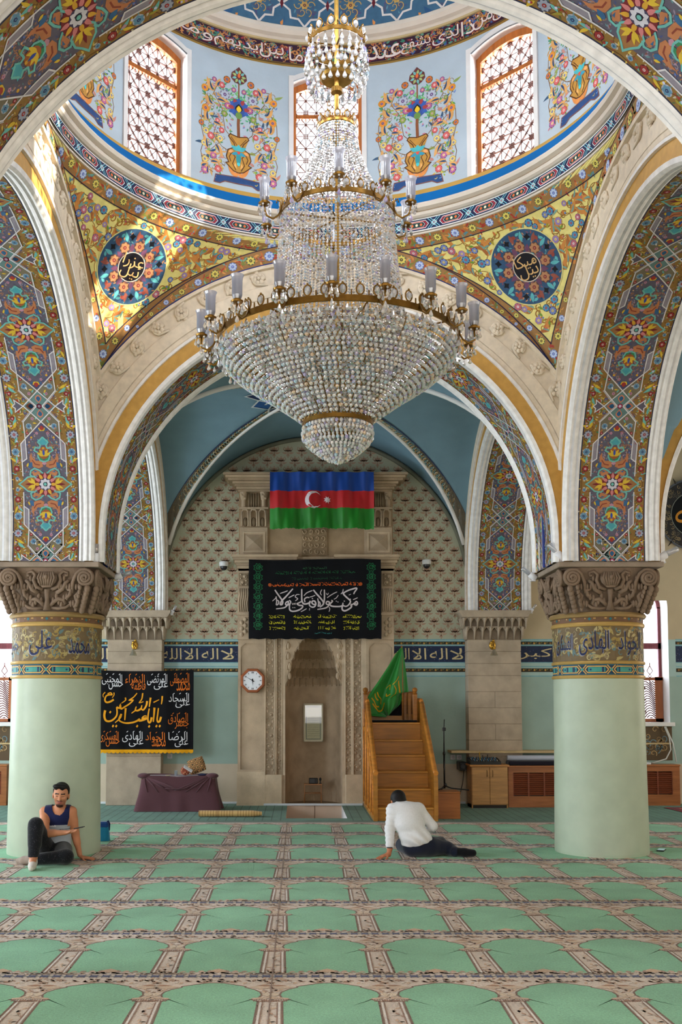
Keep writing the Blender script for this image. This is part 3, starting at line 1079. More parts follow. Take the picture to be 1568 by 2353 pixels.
# star band: navy ground, red and white octagon chains with turquoise knots
p = Pat(0.12)
z0, z1 = 6.815, 6.955
R2 = 2.53
C = 2 * pi * R2
n = 40
st = C / n
p.rect(-C / 2, z0, C / 2, z1, (26, 34, 74), 0)
p.rect(-C / 2, z0, C / 2, z0 + 0.012, WHITE, 1)
p.rect(-C / 2, z1 - 0.01, C / 2, z1, WHITE, 1)
zm = (z0 + z1) / 2
for k in range(n):
    x = -C / 2 + st * (k + 0.5)
    hx = [(-0.135, 0), (-0.10, 0.042), (0.10, 0.042), (0.135, 0), (0.10, -0.042), (-0.10, -0.042)]
    for sc, c, w in ((1.0, WHITE, 0.006), (0.86, (190, 40, 50), 0.010), (0.70, (230, 220, 200), 0.004)):
        p.line([(x + a * sc, zm + b * sc) for a, b in hx], w, c, 3, True)
    p.poly([(x + a * 0.62, zm + b * 0.62) for a, b in hx], (30, 60, 60), 2)
    for j in (-1, 0, 1):
        p.disc(x + j * 0.05, zm, 0.016, ((220, 110, 60), (240, 230, 200), (220, 110, 60))[j + 1], 4, 6)
        p.leaf(x + j * 0.05, zm - 0.02, pi / 2, 0.04, 0.02, (90, 150, 80), 3)
    xe = x + st / 2
    p.poly([(xe - 0.034, zm), (xe, zm - 0.034), (xe + 0.034, zm), (xe, zm + 0.034)], (236, 228, 214), 4)
    p.poly([(xe - 0.022, zm), (xe, zm - 0.022), (xe + 0.022, zm), (xe, zm + 0.022)], (190, 50, 40), 5)
    for sx in (-1, 1):
        for o in (-0.018, 0.012):
            p.line([(xe - 0.055 * sx + o, zm - 0.055), (xe + 0.055 * sx + o, zm + 0.055)], 0.007, (120, 200, 220), 6)
p.lay(mb, cyl(R2), 0.0006)
ring = struct('trim_1', mb, M['paint'], loc=(XC, YC, 0))
# moulded cornice, blue line and ochre line
mb = MB()
STN = (226, 216, 202)
prof = [(2.62, 6.78, STN), (2.55, 6.795, STN), (2.55, 6.957, STN), (2.51, 6.96, STN), (2.485, 6.975, STN), (2.47, 7.0, STN), (2.48, 7.015, (150, 134, 110)), (2.487, 7.022, (150, 134, 110)), (2.445, 7.04, STN), (2.43, 7.065, STN),
        (2.44, 7.088, STN), (2.452, 7.092, (150, 134, 110)), (2.462, 7.098, STN), (2.49, 7.118, STN), (2.495, 7.122, (10, 106, 176)), (2.53, 7.235, (10, 106, 176)), (2.535, 7.24, (208, 166, 84)), (2.59, 7.315, (208, 166, 84)), (2.92, 7.32, (208, 166, 84))]
for i in range(len(prof) - 1):
    mb.lathe([prof[i][:2], prof[i + 1][:2]], 0, 0, 96, prof[i + 1][2])
struct('trim_2', mb, M['plaster'], loc=(XC, YC, 0))

# wall between the windows
mb = MB()
PALE = (186, 202, 214)
WH, WTOP = radians(8.55), 8.80
def wtop(a):
    return 8.68 + 0.10 * (1 - (a / WH) ** 2)
P = lambda R, a, z: (R * sin(a), R * cos(a), z)
for k in range(8):
    c = k * pi / 4
    for sd in (-1, 1):
        mb.grid(lambda u, v: P(RD, c + sd * (WH + (pi / 8 - WH) * u), 7.31 + (8.88 - 7.31) * v), 6, 2, PALE)
    mb.grid(lambda u, v: P(RD, c - WH + 2 * WH * u, wtop(-WH + 2 * WH * u) + (8.88 - wtop(-WH + 2 * WH * u)) * v), 10, 1, PALE)
    # reveals
    for sd in (-1, 1):
        mb.grid(lambda u, v: P(RD + 0.34 * u, c + sd * WH, 7.31 + (wtop(WH) - 7.31) * v), 1, 1, WHITE, False)
    mb.grid(lambda u, v: P(RD + 0.34 * v, c - WH + 2 * WH * u, wtop(-WH + 2 * WH * u)), 10, 1, WHITE)
    # raised white surround
    for sd in (-1, 1):
        mb.grid(lambda u, v: P(RD - 0.02, c + sd * (WH + radians(1.2) * u), 7.31 + (8.70 - 7.31) * v), 1, 1, WHITE, False)
        mb.grid(lambda u, v: P(RD - 0.02 + 0.02 * u, c + sd * (WH + radians(1.2)), 7.31 + (8.74 - 7.31) * v), 1, 1, WHITE, False)
        mb.grid(lambda u, v: P(RD - 0.02 + 0.02 * u, c + sd * WH, 7.31 + (8.68 - 7.31) * v), 1, 1, WHITE, False)
    W2 = WH + radians(1.2)
    mb.grid(lambda u, v: P(RD - 0.02, c - W2 + 2 * W2 * u, (wtop(WH) if abs(-W2 + 2 * W2 * u) > WH else wtop(-W2 + 2 * W2 * u)) + 0.06 * v), 14, 1, WHITE)
    # solid outside so daylight only enters through the windows
    for sd in (-1, 1):
        mb.grid(lambda u, v: P(2.94, c + sd * (WH + (pi / 8 - WH) * u), 7.31 + (8.88 - 7.31) * v), 6, 1, STN)
    mb.grid(lambda u, v: P(2.94, c - WH + 2 * WH * u, wtop(-WH + 2 * WH * u) + (9.3 - 8.6) * v), 8, 1, STN)
struct('wall_drum', mb, M['plaster'], loc=(XC, YC, 0))

# painted vase and tree in each bay of the drum wall
def vase_panel():
    p = Pat(0.14)
    rnd = random.Random(11)
    OUT = (96, 58, 30)
    for sx in (-1, 1):
        f = lambda a: [(sx * x, y) for x, y in a]
        ff = lambda a: f(a) if sx > 0 else f(a)[::-1]
        # outer stem with blossoms
        path = [(0.04, 0.50), (0.16, 0.62), (0.20, 0.86), (0.30, 1.00), (0.24, 1.15), (0.36, 1.14), (0.42, 1.02), (0.36, 0.90), (0.44, 0.78), (0.45, 0.60), (0.41, 0.44), (0.45, 0.30), (0.42, 0.14), (0.30, 0.10)]
        p.line(f(path), 0.008, (130, 96, 60), 2)
        p.line(f([(0.05, 0.36), (0.20, 0.42), (0.30, 0.52), (0.26, 0.66), (0.34, 0.74)]), 0.007, (130, 96, 60), 2)
        p.line(f([(0.16, 0.2), (0.26, 0.26), (0.32, 0.36), (0.22, 0.46)]), 0.007, (130, 96, 60), 2)
        for (x, y, r, k) in ((0.405, 1.03, 0.05, 0), (0.395, 0.80, 0.055, 0), (0.445, 0.62, 0.04, 1), (0.20, 0.60, 0.04, 2), (0.39, 0.545, 0.045, 3), (0.33, 0.505, 0.05, 2), (0.415, 0.40, 0.04, 3),
                             (0.22, 0.50, 0.045, 3), (0.30, 0.29, 0.05, 4), (0.40, 0.22, 0.045, 3), (0.40, 0.10, 0.055, 4), (0.24, 0.15, 0.05, 2), (0.14, 1.20, 0.05, 1), (0.165, 1.02, 0.07, 5),
                             (0.20, 1.12, 0.045, 2), (0.13, 0.90, 0.05, 4), (0.17, 0.80, 0.045, 6), (0.25, 0.70, 0.035, 2), (0.33, 0.94, 0.03, 6), (0.06, 1.10, 0.035, 4), (0.29, 1.16, 0.035, 4)):
            pal = [((232, 146, 60), (40, 80, 170), (206, 160, 40)), ((214, 120, 60), (60, 110, 160), (110, 90, 60)), ((220, 110, 110), (240, 220, 220), (180, 70, 70)), ((236, 214, 130), (60, 100, 200), (190, 160, 90)),
                   ((190, 110, 160), (250, 220, 140), (110, 80, 120)), ((190, 200, 215), (110, 70, 130), (130, 120, 140)), ((150, 170, 80), (220, 180, 180), (90, 120, 60))][k]
            p.rosette(sx * x, y, r * 0.82, 8 if k != 1 else 6, pal[0], pal[1], pal[2], 4)
        for (x, y, a, ln) in ((0.30, 1.02, 0.6, 0.15), (0.26, 0.93, 2.6, 0.14), (0.31, 0.86, 0.4, 0.12), (0.36, 0.66, 0.9, 0.15), (0.30, 0.66, 2.7, 0.12), (0.36, 0.35, 0.8, 0.14), (0.33, 0.20, 2.4, 0.12), (0.28, 0.42, 3.6, 0.14), (0.27, 0.36, 5.2, 0.12), (0.25, 1.08, 1.4, 0.1), (0.36, 0.06, 1.0, 0.12), (0.44, 0.12, 2.0, 0.1)):
            aa = a if sx > 0 else pi - a
            p.leaf(sx * x, y, aa, ln, 0.06, (228, 172, 104), 4, bend=0.5 * sx)
            p.leaf(sx * x, y + 0.008, aa + 0.12 * sx, ln * 0.7, 0.022, (44, 78, 120), 5, bend=0.5 * sx)
        for i in range(130):
            x, y = rnd.uniform(0.05, 0.44), rnd.uniform(0.05, 1.15)
            if x < 0.2 and y < 0.58: continue
            p.leaf(sx * x, y, rnd.uniform(0, 6.28), rnd.uniform(0.028, 0.05), 0.018, rnd.choice(((96, 160, 80), (170, 190, 60), (206, 130, 150), (110, 140, 200), (220, 190, 90), (80, 150, 120))), 3)
        for i in range(70):
            a = rnd.uniform(0, 6.28); r = rnd.uniform(0.02, 0.23)
            p.leaf(sx * abs(r * cos(a)), 0.98 + r * sin(a) * 1.1, rnd.uniform(0, 6.28), 0.045, 0.018, rnd.choice(((90, 180, 130), (110, 190, 150), (130, 200, 120), (80, 160, 110))), 3)
        for i in range(60):
            x, y = rnd.uniform(0.16, 0.43), rnd.uniform(0.12, 1.12)
            a, ln = rnd.uniform(0, 6.28), rnd.uniform(0.05, 0.09)
            p.leaf(sx * x, y, a, ln, ln * 0.38, rnd.choice(((226, 176, 112), (206, 160, 100), (60, 90, 120), (150, 170, 90), (200, 140, 130))), 2, bend=0.7)
            p.scroll(sx * (x - 0.02), y + 0.02, 0.03, a, 0.8, 0.006, (140, 104, 66), 2, n=8)
        # vase
        v = [(0, 0.155), (0.06, 0.17), (0.15, 0.245), (0.115, 0.26), (0.145, 0.32), (0.125, 0.40), (0.07, 0.43), (0.04, 0.44), (0.055, 0.49), (0.12, 0.555), (0.10, 0.585), (0.0, 0.565)]
        p.fan(ff(v), (196, 146, 66), 5, (sx * 0.03, 0.33), 3)
        p.line(f(v), 0.012, OUT, 6)
        p.line(f([(0.03, 0.18), (0.07, 0.25), (0.04, 0.33), (0.08, 0.38), (0.11, 0.32), (0.09, 0.27)]), 0.010, OUT, 6)
        p.line(f([(0.02, 0.47), (0.06, 0.52), (0.09, 0.555)]), 0.008, OUT, 6)
        p.poly(ff([(0.02, 0.20), (0.055, 0.23), (0.035, 0.27)]), (238, 184, 110), 6)
        p.poly(ff([(0.06, 0.40), (0.10, 0.41), (0.12, 0.37), (0.08, 0.37)]), (240, 170, 110), 6)
        # flames under the vase and stand
        p.leaf(sx * 0.015, 0.11, pi / 2 - sx * 1.15, 0.16, 0.05, (232, 150, 80), 5, bend=0.5 * sx)
        p.leaf(sx * 0.01, 0.115, pi / 2 - sx * 0.3, 0.06, 0.04, (232, 150, 80), 5)
        b = [(0, 0.105), (0.27, 0.085), (0.29, -0.005), (0.22, -0.005), (0.16, 0.03), (0, 0.03)]
        p.poly(ff(b), (40, 76, 130), 4)
        p.line(f([(0, 0.105), (0.27, 0.085), (0.29, -0.005), (0.22, -0.005), (0.16, 0.03), (0, 0.03)]), 0.010, (130, 84, 80), 6)
        for i in range(5):
            p.scroll(sx * (0.06 + 0.05 * i), 0.06, 0.022, i, 0.8, 0.008, ((230, 160, 90), (90, 190, 180), (214, 140, 190), (210, 190, 90), (110, 160, 220))[i], 5)
    p.leaf(0, 0.40, -pi / 2, 0.18, 0.06, (60, 160, 170), 7); p.leaf(0, 0.40, pi / 2, 0.08, 0.07, (80, 190, 200), 7)
    for k in (-1, 1):
        p.leaf(0, 0.41, pi / 2 + k * 1.1, 0.10, 0.05, (80, 190, 200), 7); p.leaf(0, 0.385, pi / 2 + k * 1.9, 0.09, 0.04, (60, 160, 190), 7)
    p.disc(0, 0.385, 0.018, (230, 90, 80), 9, 8); p.disc(0, 0.255, 0.02, (80, 210, 220), 8, 8)
    p.line([(0, 0.56), (-0.005, 0.72), (0.0, 0.82)], 0.034, (140, 86, 56), 6)
    p.line([(0, 0.80), (0.0, 1.20)], 0.016, (140, 90, 60), 4)
    # great blossom and crowning pear
    p.disc(0, 0.90, 0.105, (60, 90, 160), 6, 16)
    for k in range(9):
        a = pi / 2 + (k - 4) * 0.5
        p.leaf(0.05 * cos(a), 0.89 + 0.05 * sin(a), a, 0.08, 0.05, (170, 70, 70) if k % 2 else (60, 100, 180), 7)
    p.leaf(0, 0.85, pi / 2, 0.10, 0.09, (30, 30, 30), 8); p.leaf(0, 0.85, pi / 2, 0.08, 0.06, (240, 200, 50), 9)
    p.disc(0, 0.815, 0.04, (110, 150, 80), 8, 10)
    pear = [(0, 1.18), (0.05, 1.19), (0.095, 1.24), (0.085, 1.30), (0.04, 1.34), (0, 1.38)]
    pear = pear + [(-x, y) for x, y in pear[::-1][1:-1]]
    p.fan(pear, (110, 60, 60), 6, (0, 1.27), 2)
    for k in range(9):
        a = 2 * pi * k / 9
        p.leaf(0.03 * cos(a), 1.265 + 0.03 * sin(a), a, 0.055, 0.03, (120, 190, 190) if k % 2 else (170, 190, 120), 7)
    p.leaf(0, 1.25, pi / 2, 0.06, 0.035, (230, 110, 60), 9)
    return p


VP = vase_panel()
mb = MB()
p = Pat(0.14)
p.put(VP, 0, 0)
p.lay(mb, lambda u, v, h: (-RD * sin(-u / RD) * (1 - h / RD), (RD - h) * cos(u / RD), 7.36 + v), 0.0008)
me = mb.mesh('wall_painting', M['paint'])
for k in range(8):
    o = struct('wall_painting', me, None, loc=(XC, YC, 0), rz=pi / 8 + k * pi / 4)

# windows of the drum: wooden frame, transom, star lattice
def bar(mb, a, b, w, d, col, y=0.0):
    ax, az = a; bx, bz = b
    L = hypot(bx - ax, bz - az)
    if L < 1e-6: return
    nx, nz = -(bz - az) / L * w / 2, (bx - ax) / L * w / 2
    q = [(ax + nx, az + nz), (bx + nx, bz + nz), (bx - nx, bz - nz), (ax - nx, az - nz)]
    for yy, rev in ((y - d / 2, 0), (y + d / 2, 1)):
        f = [(x, yy, z) for x, z in q]
        mb.face(f[::-1] if rev else f, col)
    for i in (0, 2):
        j = i + 1
        mb.face([(q[i][0], y - d / 2, q[i][1]), (q[i][0], y + d / 2, q[i][1]), (q[j][0], y + d / 2, q[j][1]), (q[j][0], y - d / 2, q[j][1])], col)


WW = 0.405
WOOD = (176, 104, 48); LATT = (96, 60, 52)
fr = MB()
z0, zs, zt = 7.335, 8.66, 8.765
arcp = [(-WW + 2 * WW * i / 12, zs + (zt - zs) * (1 - (2 * i / 12 - 1) ** 2)) for i in range(13)]
for sd in (-1, 1):
    fr.box(min(sd * WW, sd * (WW - 0.05)), -0.05, z0, max(sd * WW, sd * (WW - 0.05)), 0.05, zs + 0.03, WOOD, 0.006)
fr.box(-WW, -0.05, z0, WW, 0.05, z0 + 0.05, WOOD, 0.006)
fr.box(-WW + 0.05, -0.035, 8.33, WW - 0.05, 0.035, 8.375, WOOD, 0.005)
for a, b in zip(arcp[:-1], arcp[1:]):
    fr.prism([(a[0], a[1] - 0.065), (b[0], b[1] - 0.065), (b[0], b[1] + 0.03), (a[0], a[1] + 0.03)], -0.05, 0.05, WOOD)
ME_DF = fr.mesh('frame', M['dark_wood'])
la = MB()
sx_, sz_ = 0.122, 0.142
nz_ = 11
def clipped(a, b):
    """cut a lattice line to the opening"""
    n = 24
    top = lambda x: zs - 0.03 + (zt - zs) * (1 - (x / WW) ** 2)
    ok = []
    for i in range(n + 1):
        t = i / n
        x, z = a[0] + (b[0] - a[0]) * t, a[1] + (b[1] - a[1]) * t
        ok.append(abs(x) <= WW - 0.045 and z0 + 0.045 <= z <= top(x))
    if not any(ok): return None
    i0 = ok.index(True); i1 = n - ok[::-1].index(True)
    f = lambda i: (a[0] + (b[0] - a[0]) * i / n, a[1] + (b[1] - a[1]) * i / n)
    return (f(i0), f(i1)) if i1 > i0 else None
segs = []
for i in range(-5, 6):
    for j in range(-1, nz_ + 1):
        x, z = i * sx_, 7.42 + j * sz_
        hx, hz = sx_ / 2, sz_ / 2
        if (i + j) % 2 == 0:       # star node: eight spokes
            segs += [((x - hx * 1.3, z - hz * 1.3), (x + hx * 1.3, z + hz * 1.3)), ((x - hx * 1.3, z + hz * 1.3), (x + hx * 1.3, z - hz * 1.3)), ((x - sx_ * .72, z), (x + sx_ * .72, z)), ((x, z - sz_ * .72), (x, z + sz_ * .72))]
        else:                      # hash of small squares
            for o in (-0.02, 0.0, 0.02):
                segs += [((x + o, z - 0.033), (x + o, z + 0.033)), ((x - 0.033, z + o), (x + 0.033, z + o))]
            for sa in (-1, 1):
                for sb in (-1, 1):
                    segs.append(((x + sa * 0.033, z + sb * 0.033), (x + sa * hx, z + sb * hz)))
for a, b in segs:
    c = clipped(a, b)
    if c:
        bar(la, c[0], c[1], 0.0075, 0.02, LATT)
ME_DL = la.mesh('lattice', M['dark_wood'])
for k in range(8):
    a = k * pi / 4
    w = struct('window_%d' % (k + 1), ME_DF, None, loc=(XC + 2.74 * sin(a), YC + 2.74 * cos(a), 0), rz=-a)
    link('lattice', ME_DL, w)

# inscription band and its mouldings
mb = MB()
p = Pat(0.12)
RI = 2.59
C = 2 * pi * RI
zi0, zi1 = 8.885, 9.115
p.rect(-C / 2, zi0, C / 2, zi1, (58, 34, 54), 0)
rnd = random.Random(21)
for i in range(1100):
    x, z = rnd.uniform(-2.6, 2.9), rnd.uniform(zi0 + 0.02, zi1 - 0.02)
    if i % 3 == 0:
        p.scroll(x, z, 0.03, rnd.uniform(0, 6), 0.8, 0.009, (200, 140, 80), 2)
    else:
        p.leaf(x, z, rnd.uniform(0, 6.28), 0.05, 0.024, rnd.choice(((206, 140, 84), (60, 130, 110), (70, 100, 160), (90, 150, 130), (150, 60, 70))), 1, bend=0.6)
for x in (-1.92, 2.62):
    p.leaf(x, zi0 + 0.02, pi / 2, 0.19, 0.13, (200, 220, 200), 4); p.leaf(x, zi0 + 0.05, pi / 2, 0.12, 0.07, (80, 130, 140), 5); p.disc(x, zi0 + 0.10, 0.016, (210, 60, 50), 6, 8)
for (t, x0, x1) in (('وما', -1.74, -1.34), ('ايديهم', -1.32, -0.74), ('بين', -0.78, -0.50), ('ما', -0.44, -0.28), ('يعلم', -0.24, 0.16), ('عنده', 0.34, 0.84), ('يشفع', 0.84, 1.18), ('الذى', 1.20, 1.56), ('ذا', 1.54, 1.70), ('من', 1.68, 1.92), ('الارض', 1.92, 2.42), ('خلفهم', -2.5, -2.06)):
    for dx, c, l, g in ((0.0, (110, 30, 44), 6, 0.010), (0.0, (240, 226, 220), 8, 0)):
        write(p, t, x0 + dx - g, zi0 + 0.03 - g, x1 + dx + g, zi1 - 0.035 + g, c, l)
p.lay(mb, lambda u, v, h: ((RI - h) * sin(u / RI), (RI - h) * cos(u / RI), v), 0.0008)
struct('trim_3', mb, M['paint'], loc=(XC, YC, 0))
mb = MB()
GL = (176, 140, 70)
prof = [(2.60, 8.855, GL), (2.575, 8.86, GL), (2.565, 8.87, (90, 70, 40)), (2.575, 8.88, GL), (2.595, 8.888, GL)]
for i in range(len(prof) - 1):
    mb.lathe([prof[i][:2], prof[i + 1][:2]], 0, 0, 96, prof[i + 1][2])
prof = [(2.60, 9.11, STN), (2.57, 9.112, (206, 186, 140)), (2.555, 9.125, (206, 186, 140)), (2.56, 9.135, STN), (2.54, 9.15, STN), (2.50, 9.165, STN), (2.47, 9.20, STN), (2.465, 9.24, STN), (2.49, 9.262, STN), (2.53, 9.27, STN), (2.53, 9.30, STN)]
for i in range(len(prof) - 1):
    mb.lathe([prof[i][:2], prof[i + 1][:2]], 0, 0, 96, prof[i + 1][2])
struct('trim_4', mb, M['plaster'], loc=(XC, YC, 0))

# dome shell with star net
mb = MB()
RDO, ZDO = 2.5, 9.27
def dome(u, v, h=0.0):
    el = min(v / RDO, pi / 2 - 0.001)
    az = u / RDO
    r = RDO - h
    return (r * cos(el) * sin(az), r * cos(el) * cos(az), ZDO + r * 1.05 * sin(el))
C = 2 * pi * RDO
mb.grid(lambda u, v: dome(-C / 2 + C * u, v * (RDO * pi / 2)), 96, 24, (70, 110, 140), True)
p = Pat(0.1)
n = 30
st = C / n
for k in range(n):
    x = (k - n / 2 + 0.5) * st
    if abs(x) > 2.4: continue
    for row, (zc, hh) in enumerate(((0.235, 0.24), (0.72, 0.24))):
        kx = cos(zc / RDO) ** -1 * 0.98 if row else 1.0
        out = []
        for i in range(16):
            a = 2 * pi * i / 16 + pi / 2
            rr = (1.0, 0.70, 0.86, 0.70)[i % 4]
            out.append((x + st * 0.5 * rr * cos(a), zc + hh * rr * sin(a)))
        p.fan(out, (84, 96, 124) if row == 0 else (96, 150, 130), 1, (x, zc), 3)
        p.line(out, 0.022, (238, 230, 224), 4, True)
        for i in range(6):
            p.scroll(x + 0.07 * cos(i * 1.05), zc + 0.085 * sin(i * 1.05), 0.05, i, 0.9, 0.010, (214, 172, 96), 3)
        p.rosette(x, zc, 0.05, 6, (214, 172, 96), (110, 60, 70), None, 3)
        for i in range(16):
            a = 2 * pi * i / 16
            p.leaf(x + 0.11 * cos(a), zc + 0.13 * sin(a), a + 0.8, 0.05, 0.02, ((96, 150, 170), (150, 120, 90), (90, 80, 130))[i % 3], 2)
        xs = x + st / 2
        p.poly([(xs - 0.022, zc), (xs, zc - 0.06), (xs + 0.022, zc), (xs, zc + 0.06)], (110, 40, 50), 5)
        for sg in (-1, 1):
            b = zc + sg * 0.24
            p.fan([(xs - 0.16, b), (xs, b - 0.12), (xs + 0.16, b), (xs, b + 0.12)], (52, 96, 140) if row == 0 else (80, 150, 110), 1, rings=2)
            p.rosette(xs, b - 0.02, 0.045, 7, (232, 150, 80), (240, 210, 90), (130, 60, 40), 3)
            for i in range(5):
                p.leaf(xs, b - 0.01, pi / 2 + (i - 2) * 0.7, 0.11, 0.035, ((230, 150, 80), (90, 150, 90))[i % 2], 2)
p.lay(mb, dome, 0.0009, lambda u, v: v > 0.035)
struct('ceiling_dome', mb, M['paint'], loc=(XC, YC, 0))

# ------------------------------------------------------------------ vaults
VBL = (118, 150, 166)


def groin(name, x0, x1, y0, y1, zx, rx, ry, col=VBL, rib=True, star=False, zoff=0.0):
    """cross vault: the higher of two barrels; ribs along the groins"""
    xc, yc = (x0 + x1) / 2, (y0 + y1) / 2
    def zz(x, y):
        a = rx * rx - (x - xc) ** 2; b = ry * ry - (y - yc) ** 2
        return zx + max(sqrt(max(a, 0)), sqrt(max(b, 0)))
    mb = MB()
    mb.grid(lambda u, v: (x0 + (x1 - x0) * u, y0 + (y1 - y0) * v, zz(x0 + (x1 - x0) * u, y0 + (y1 - y0) * v)), 44, 44, col)
    root = struct(name, mb, M['plaster'])
    if rib:
        rb = MB()
        pat = MB()
        for sx in (-1, 1):
            for sy in (-1, 1):
                pts = []
                for i in range(25):
                    t = 1 - i / 24 * 0.99
                    k = min(rx / (x1 - x0) * 2, 1.0)
                    x = xc + sx * rx * t
                    y = yc + sy * ry * t
                    z = zx + sqrt(max(rx * rx - (rx * t) ** 2, 0)) - 0.015
                    if abs(x - xc) <= (x1 - x0) / 2 + 0.01 and abs(y - yc) <= (y1 - y0) / 2 + 0.01:
                        pts.append((x, y, z))
                rb.tube(pts, 0.035, 8, WHITE)
                # painted band beside the rib on the side web
                for i in range(len(pts) - 1):
                    def off(p, d):
                        yy = p[1] - sy * d
                        x = p[0]
                        return (x, yy, zz(x, yy) - 0.006)
                    a, b = pts[i], pts[i + 1]
                    pat.face([off(a, 0.02), off(b, 0.02), off(b, 0.21), off(a, 0.21)], (104, 96, 84))
                    for d0, d1, c in ((0.02, 0.035, (40, 44, 60)), (0.19, 0.21, (40, 60, 100))):
                        pat.face([tuple(np.array(off(q, d)) - (0, 0, 0.002)) for q, d in ((a, d0), (b, d0), (b, d1), (a, d1))], c)
                # scrolls on the band
                T = len(pts) - 1
                for i in range(T * 3):
                    f = i / 3.0
                    j = int(f); fr_ = f - j
                    q = tuple(np.array(pts[j]) * (1 - fr_) + np.array(pts[min(j + 1, T)]) * fr_)
                    yy = q[1] - sy * 0.115
                    cpt = []
                    for s in range(7):
                        a = s * 0.95
                        xx, y2 = q[0] + 0.05 * cos(a) * (1 - s * 0.1), yy + 0.055 * sin(a) * (1 - s * 0.1)
                        cpt.append((xx, y2, zz(xx, y2) - 0.010))
                    pat.tube(cpt, 0.009, 4, ((190, 176, 150), (170, 140, 90), (110, 150, 150))[i % 3], cap=False)
        struct('rib', rb, M['plaster'], root)
        struct('rib_border', pat, M['paint'], root)
    if star:
        p = Pat(0.2)
        s = MB()
        zt = zx + rx - 0.05
        for k in range(16):
            a = 2 * pi * k / 16
            for r0, w in ((1.08, 0.30), (0.86, 0.26), (0.62, 0.2), (0.4, 0.14)):
                d = 0.16 * r0
                P_ = [(r0 * cos(a), r0 * sin(a)), ((r0 - d) * cos(a + pi / 16), (r0 - d) * sin(a + pi / 16)), ((r0 - 2 * d) * cos(a), (r0 - 2 * d) * sin(a)), ((r0 - d) * cos(a - pi / 16), (r0 - d) * sin(a - pi / 16))]
                p.poly(P_, (40, 84, 140) if k % 2 else (30, 50, 90), 1)
                p.line(P_, 0.028, (206, 214, 216), 3, True)
        p.disc(0, 0, 0.25, (180, 150, 90), 2, 24)
        p.rosette(0, 0, 0.22, 12, (220, 200, 150), (60, 100, 140), (40, 60, 110), 4)
        p.lay(s, lambda u, v, h: (xc + u, yc - v, zz(xc + u, yc - v) - 0.012 - h), 0.002)
        struct('star_ornament', s, M['paint'], root)
    return root


VX0, VX1 = XC - AX + 0.40, XC + AX - 0.45
groin('ceiling_qibla_bay', VX0, VX1, ROW[1] + 0.46, WALL_Y + 0.02, 3.62, 2.60, 2.53, VBL, True, True)
# aisle bays and the bay over the visitor
for (a, b) in ((XC - 3 * AX + 0.4, XC - AX - 0.4), (XC + AX + 0.35, XC + 3 * AX - 0.4)):
    groin('ceiling_aisle', a, b, ROW[1] + 0.46, WALL_Y + 0.02, 3.62, 2.55, 2.53, VBL, a > 0)
    groin('ceiling_aisle', a, b, ROW[0] + 0.46, ROW[1] - 0.46, 3.62, 2.55, 2.6, VBL, False)
    groin('ceiling_aisle', a, b, -4.05, ROW[0] - 0.46, 3.62, 2.55, 4.45, VBL, False)
groin('ceiling_entrance_bay', XC - AX + 0.4, XC + AX - 0.4, -4.05, ROW[0] - 0.46, 3.62, 2.68, 4.45, VBL, False)
# masonry over the arches, so no light leaks past the vaults
mb = MB()
for y in ROW:
    for k in range(24):
        a0, a1 = pi * k / 24, pi * (k + 1) / 24
        for xc_ in (XC - 2 * AX, XC, XC + 2 * AX):
            q = [(xc_ + 3.05 * cos(a0), ZC + 3.05 * sin(a0)), (xc_ + 3.05 * cos(a1), ZC + 3.05 * sin(a1)), (xc_ + 3.076 * (cos(a1) / max(abs(cos(a1)), abs(sin(a1)))), ZC + 3.25 * max(0, sin(a1) / max(abs(cos(a1)), abs(sin(a1))))), (xc_ + 3.076 * (cos(a0) / max(abs(cos(a0)), abs(sin(a0)))), ZC + 3.25 * max(0, sin(a0) / max(abs(cos(a0)), abs(sin(a0)))))]
            mb.face([(x, y, z) for x, z in q], STN)
for x in (STRX[0], STRX[1]):
    for yc_, r in ((YC, 3.05), (YB, 2.87)):
        for k in range(24):
            a0, a1 = pi * k / 24, pi * (k + 1) / 24
            f = lambda a: (yc_ + 3.076 * cos(a) / max(abs(cos(a)), abs(sin(a))), ZC + 3.25 * sin(a) / max(abs(cos(a)), abs(sin(a))))
            q = [(yc_ + r * cos(a0), ZC + r * sin(a0)), (yc_ + r * cos(a1), ZC + r * sin(a1)), f(a1), f(a0)]
            mb.face([(x, y, z) for y, z in q], STN)
mb.box(XC - 3 * AX - 0.3, -4.3, 6.70, XC - 2.9, WALL_Y + 0.5, 6.9, STN)
mb.box(XC + 2.9, -4.3, 6.70, XC + 3 * AX + 0.3, WALL_Y + 0.5, 6.9, STN)
mb.box(XC - 2.9, -4.3, 6.70, XC + 2.9, YC - 2.9, 6.9, STN)
mb.box(XC - 2.9, YC + 2.9, 6.70, XC + 2.9, WALL_Y + 0.5, 6.9, STN)
for k in range(32):
    a0, a1 = 2 * pi * k / 32, 2 * pi * (k + 1) / 32
    f = lambda a: (XC + 3.0 * cos(a) / max(abs(cos(a)), abs(sin(a))), YC + 3.0 * sin(a) / max(abs(cos(a)), abs(sin(a))), 6.92)
    mb.face([(XC + 2.6 * cos(a0), YC + 2.6 * sin(a0), 6.92), (XC + 2.6 * cos(a1), YC + 2.6 * sin(a1), 6.92), f(a1), f(a0)], STN)
struct('roof', mb, M['plaster'])

# ------------------------------------------------------------------ floor
GC = (138, 192, 154); BEI = (220, 200, 184); SEAM = -0.155; CW = 0.672; RP = 1.137; R0 = 6.218


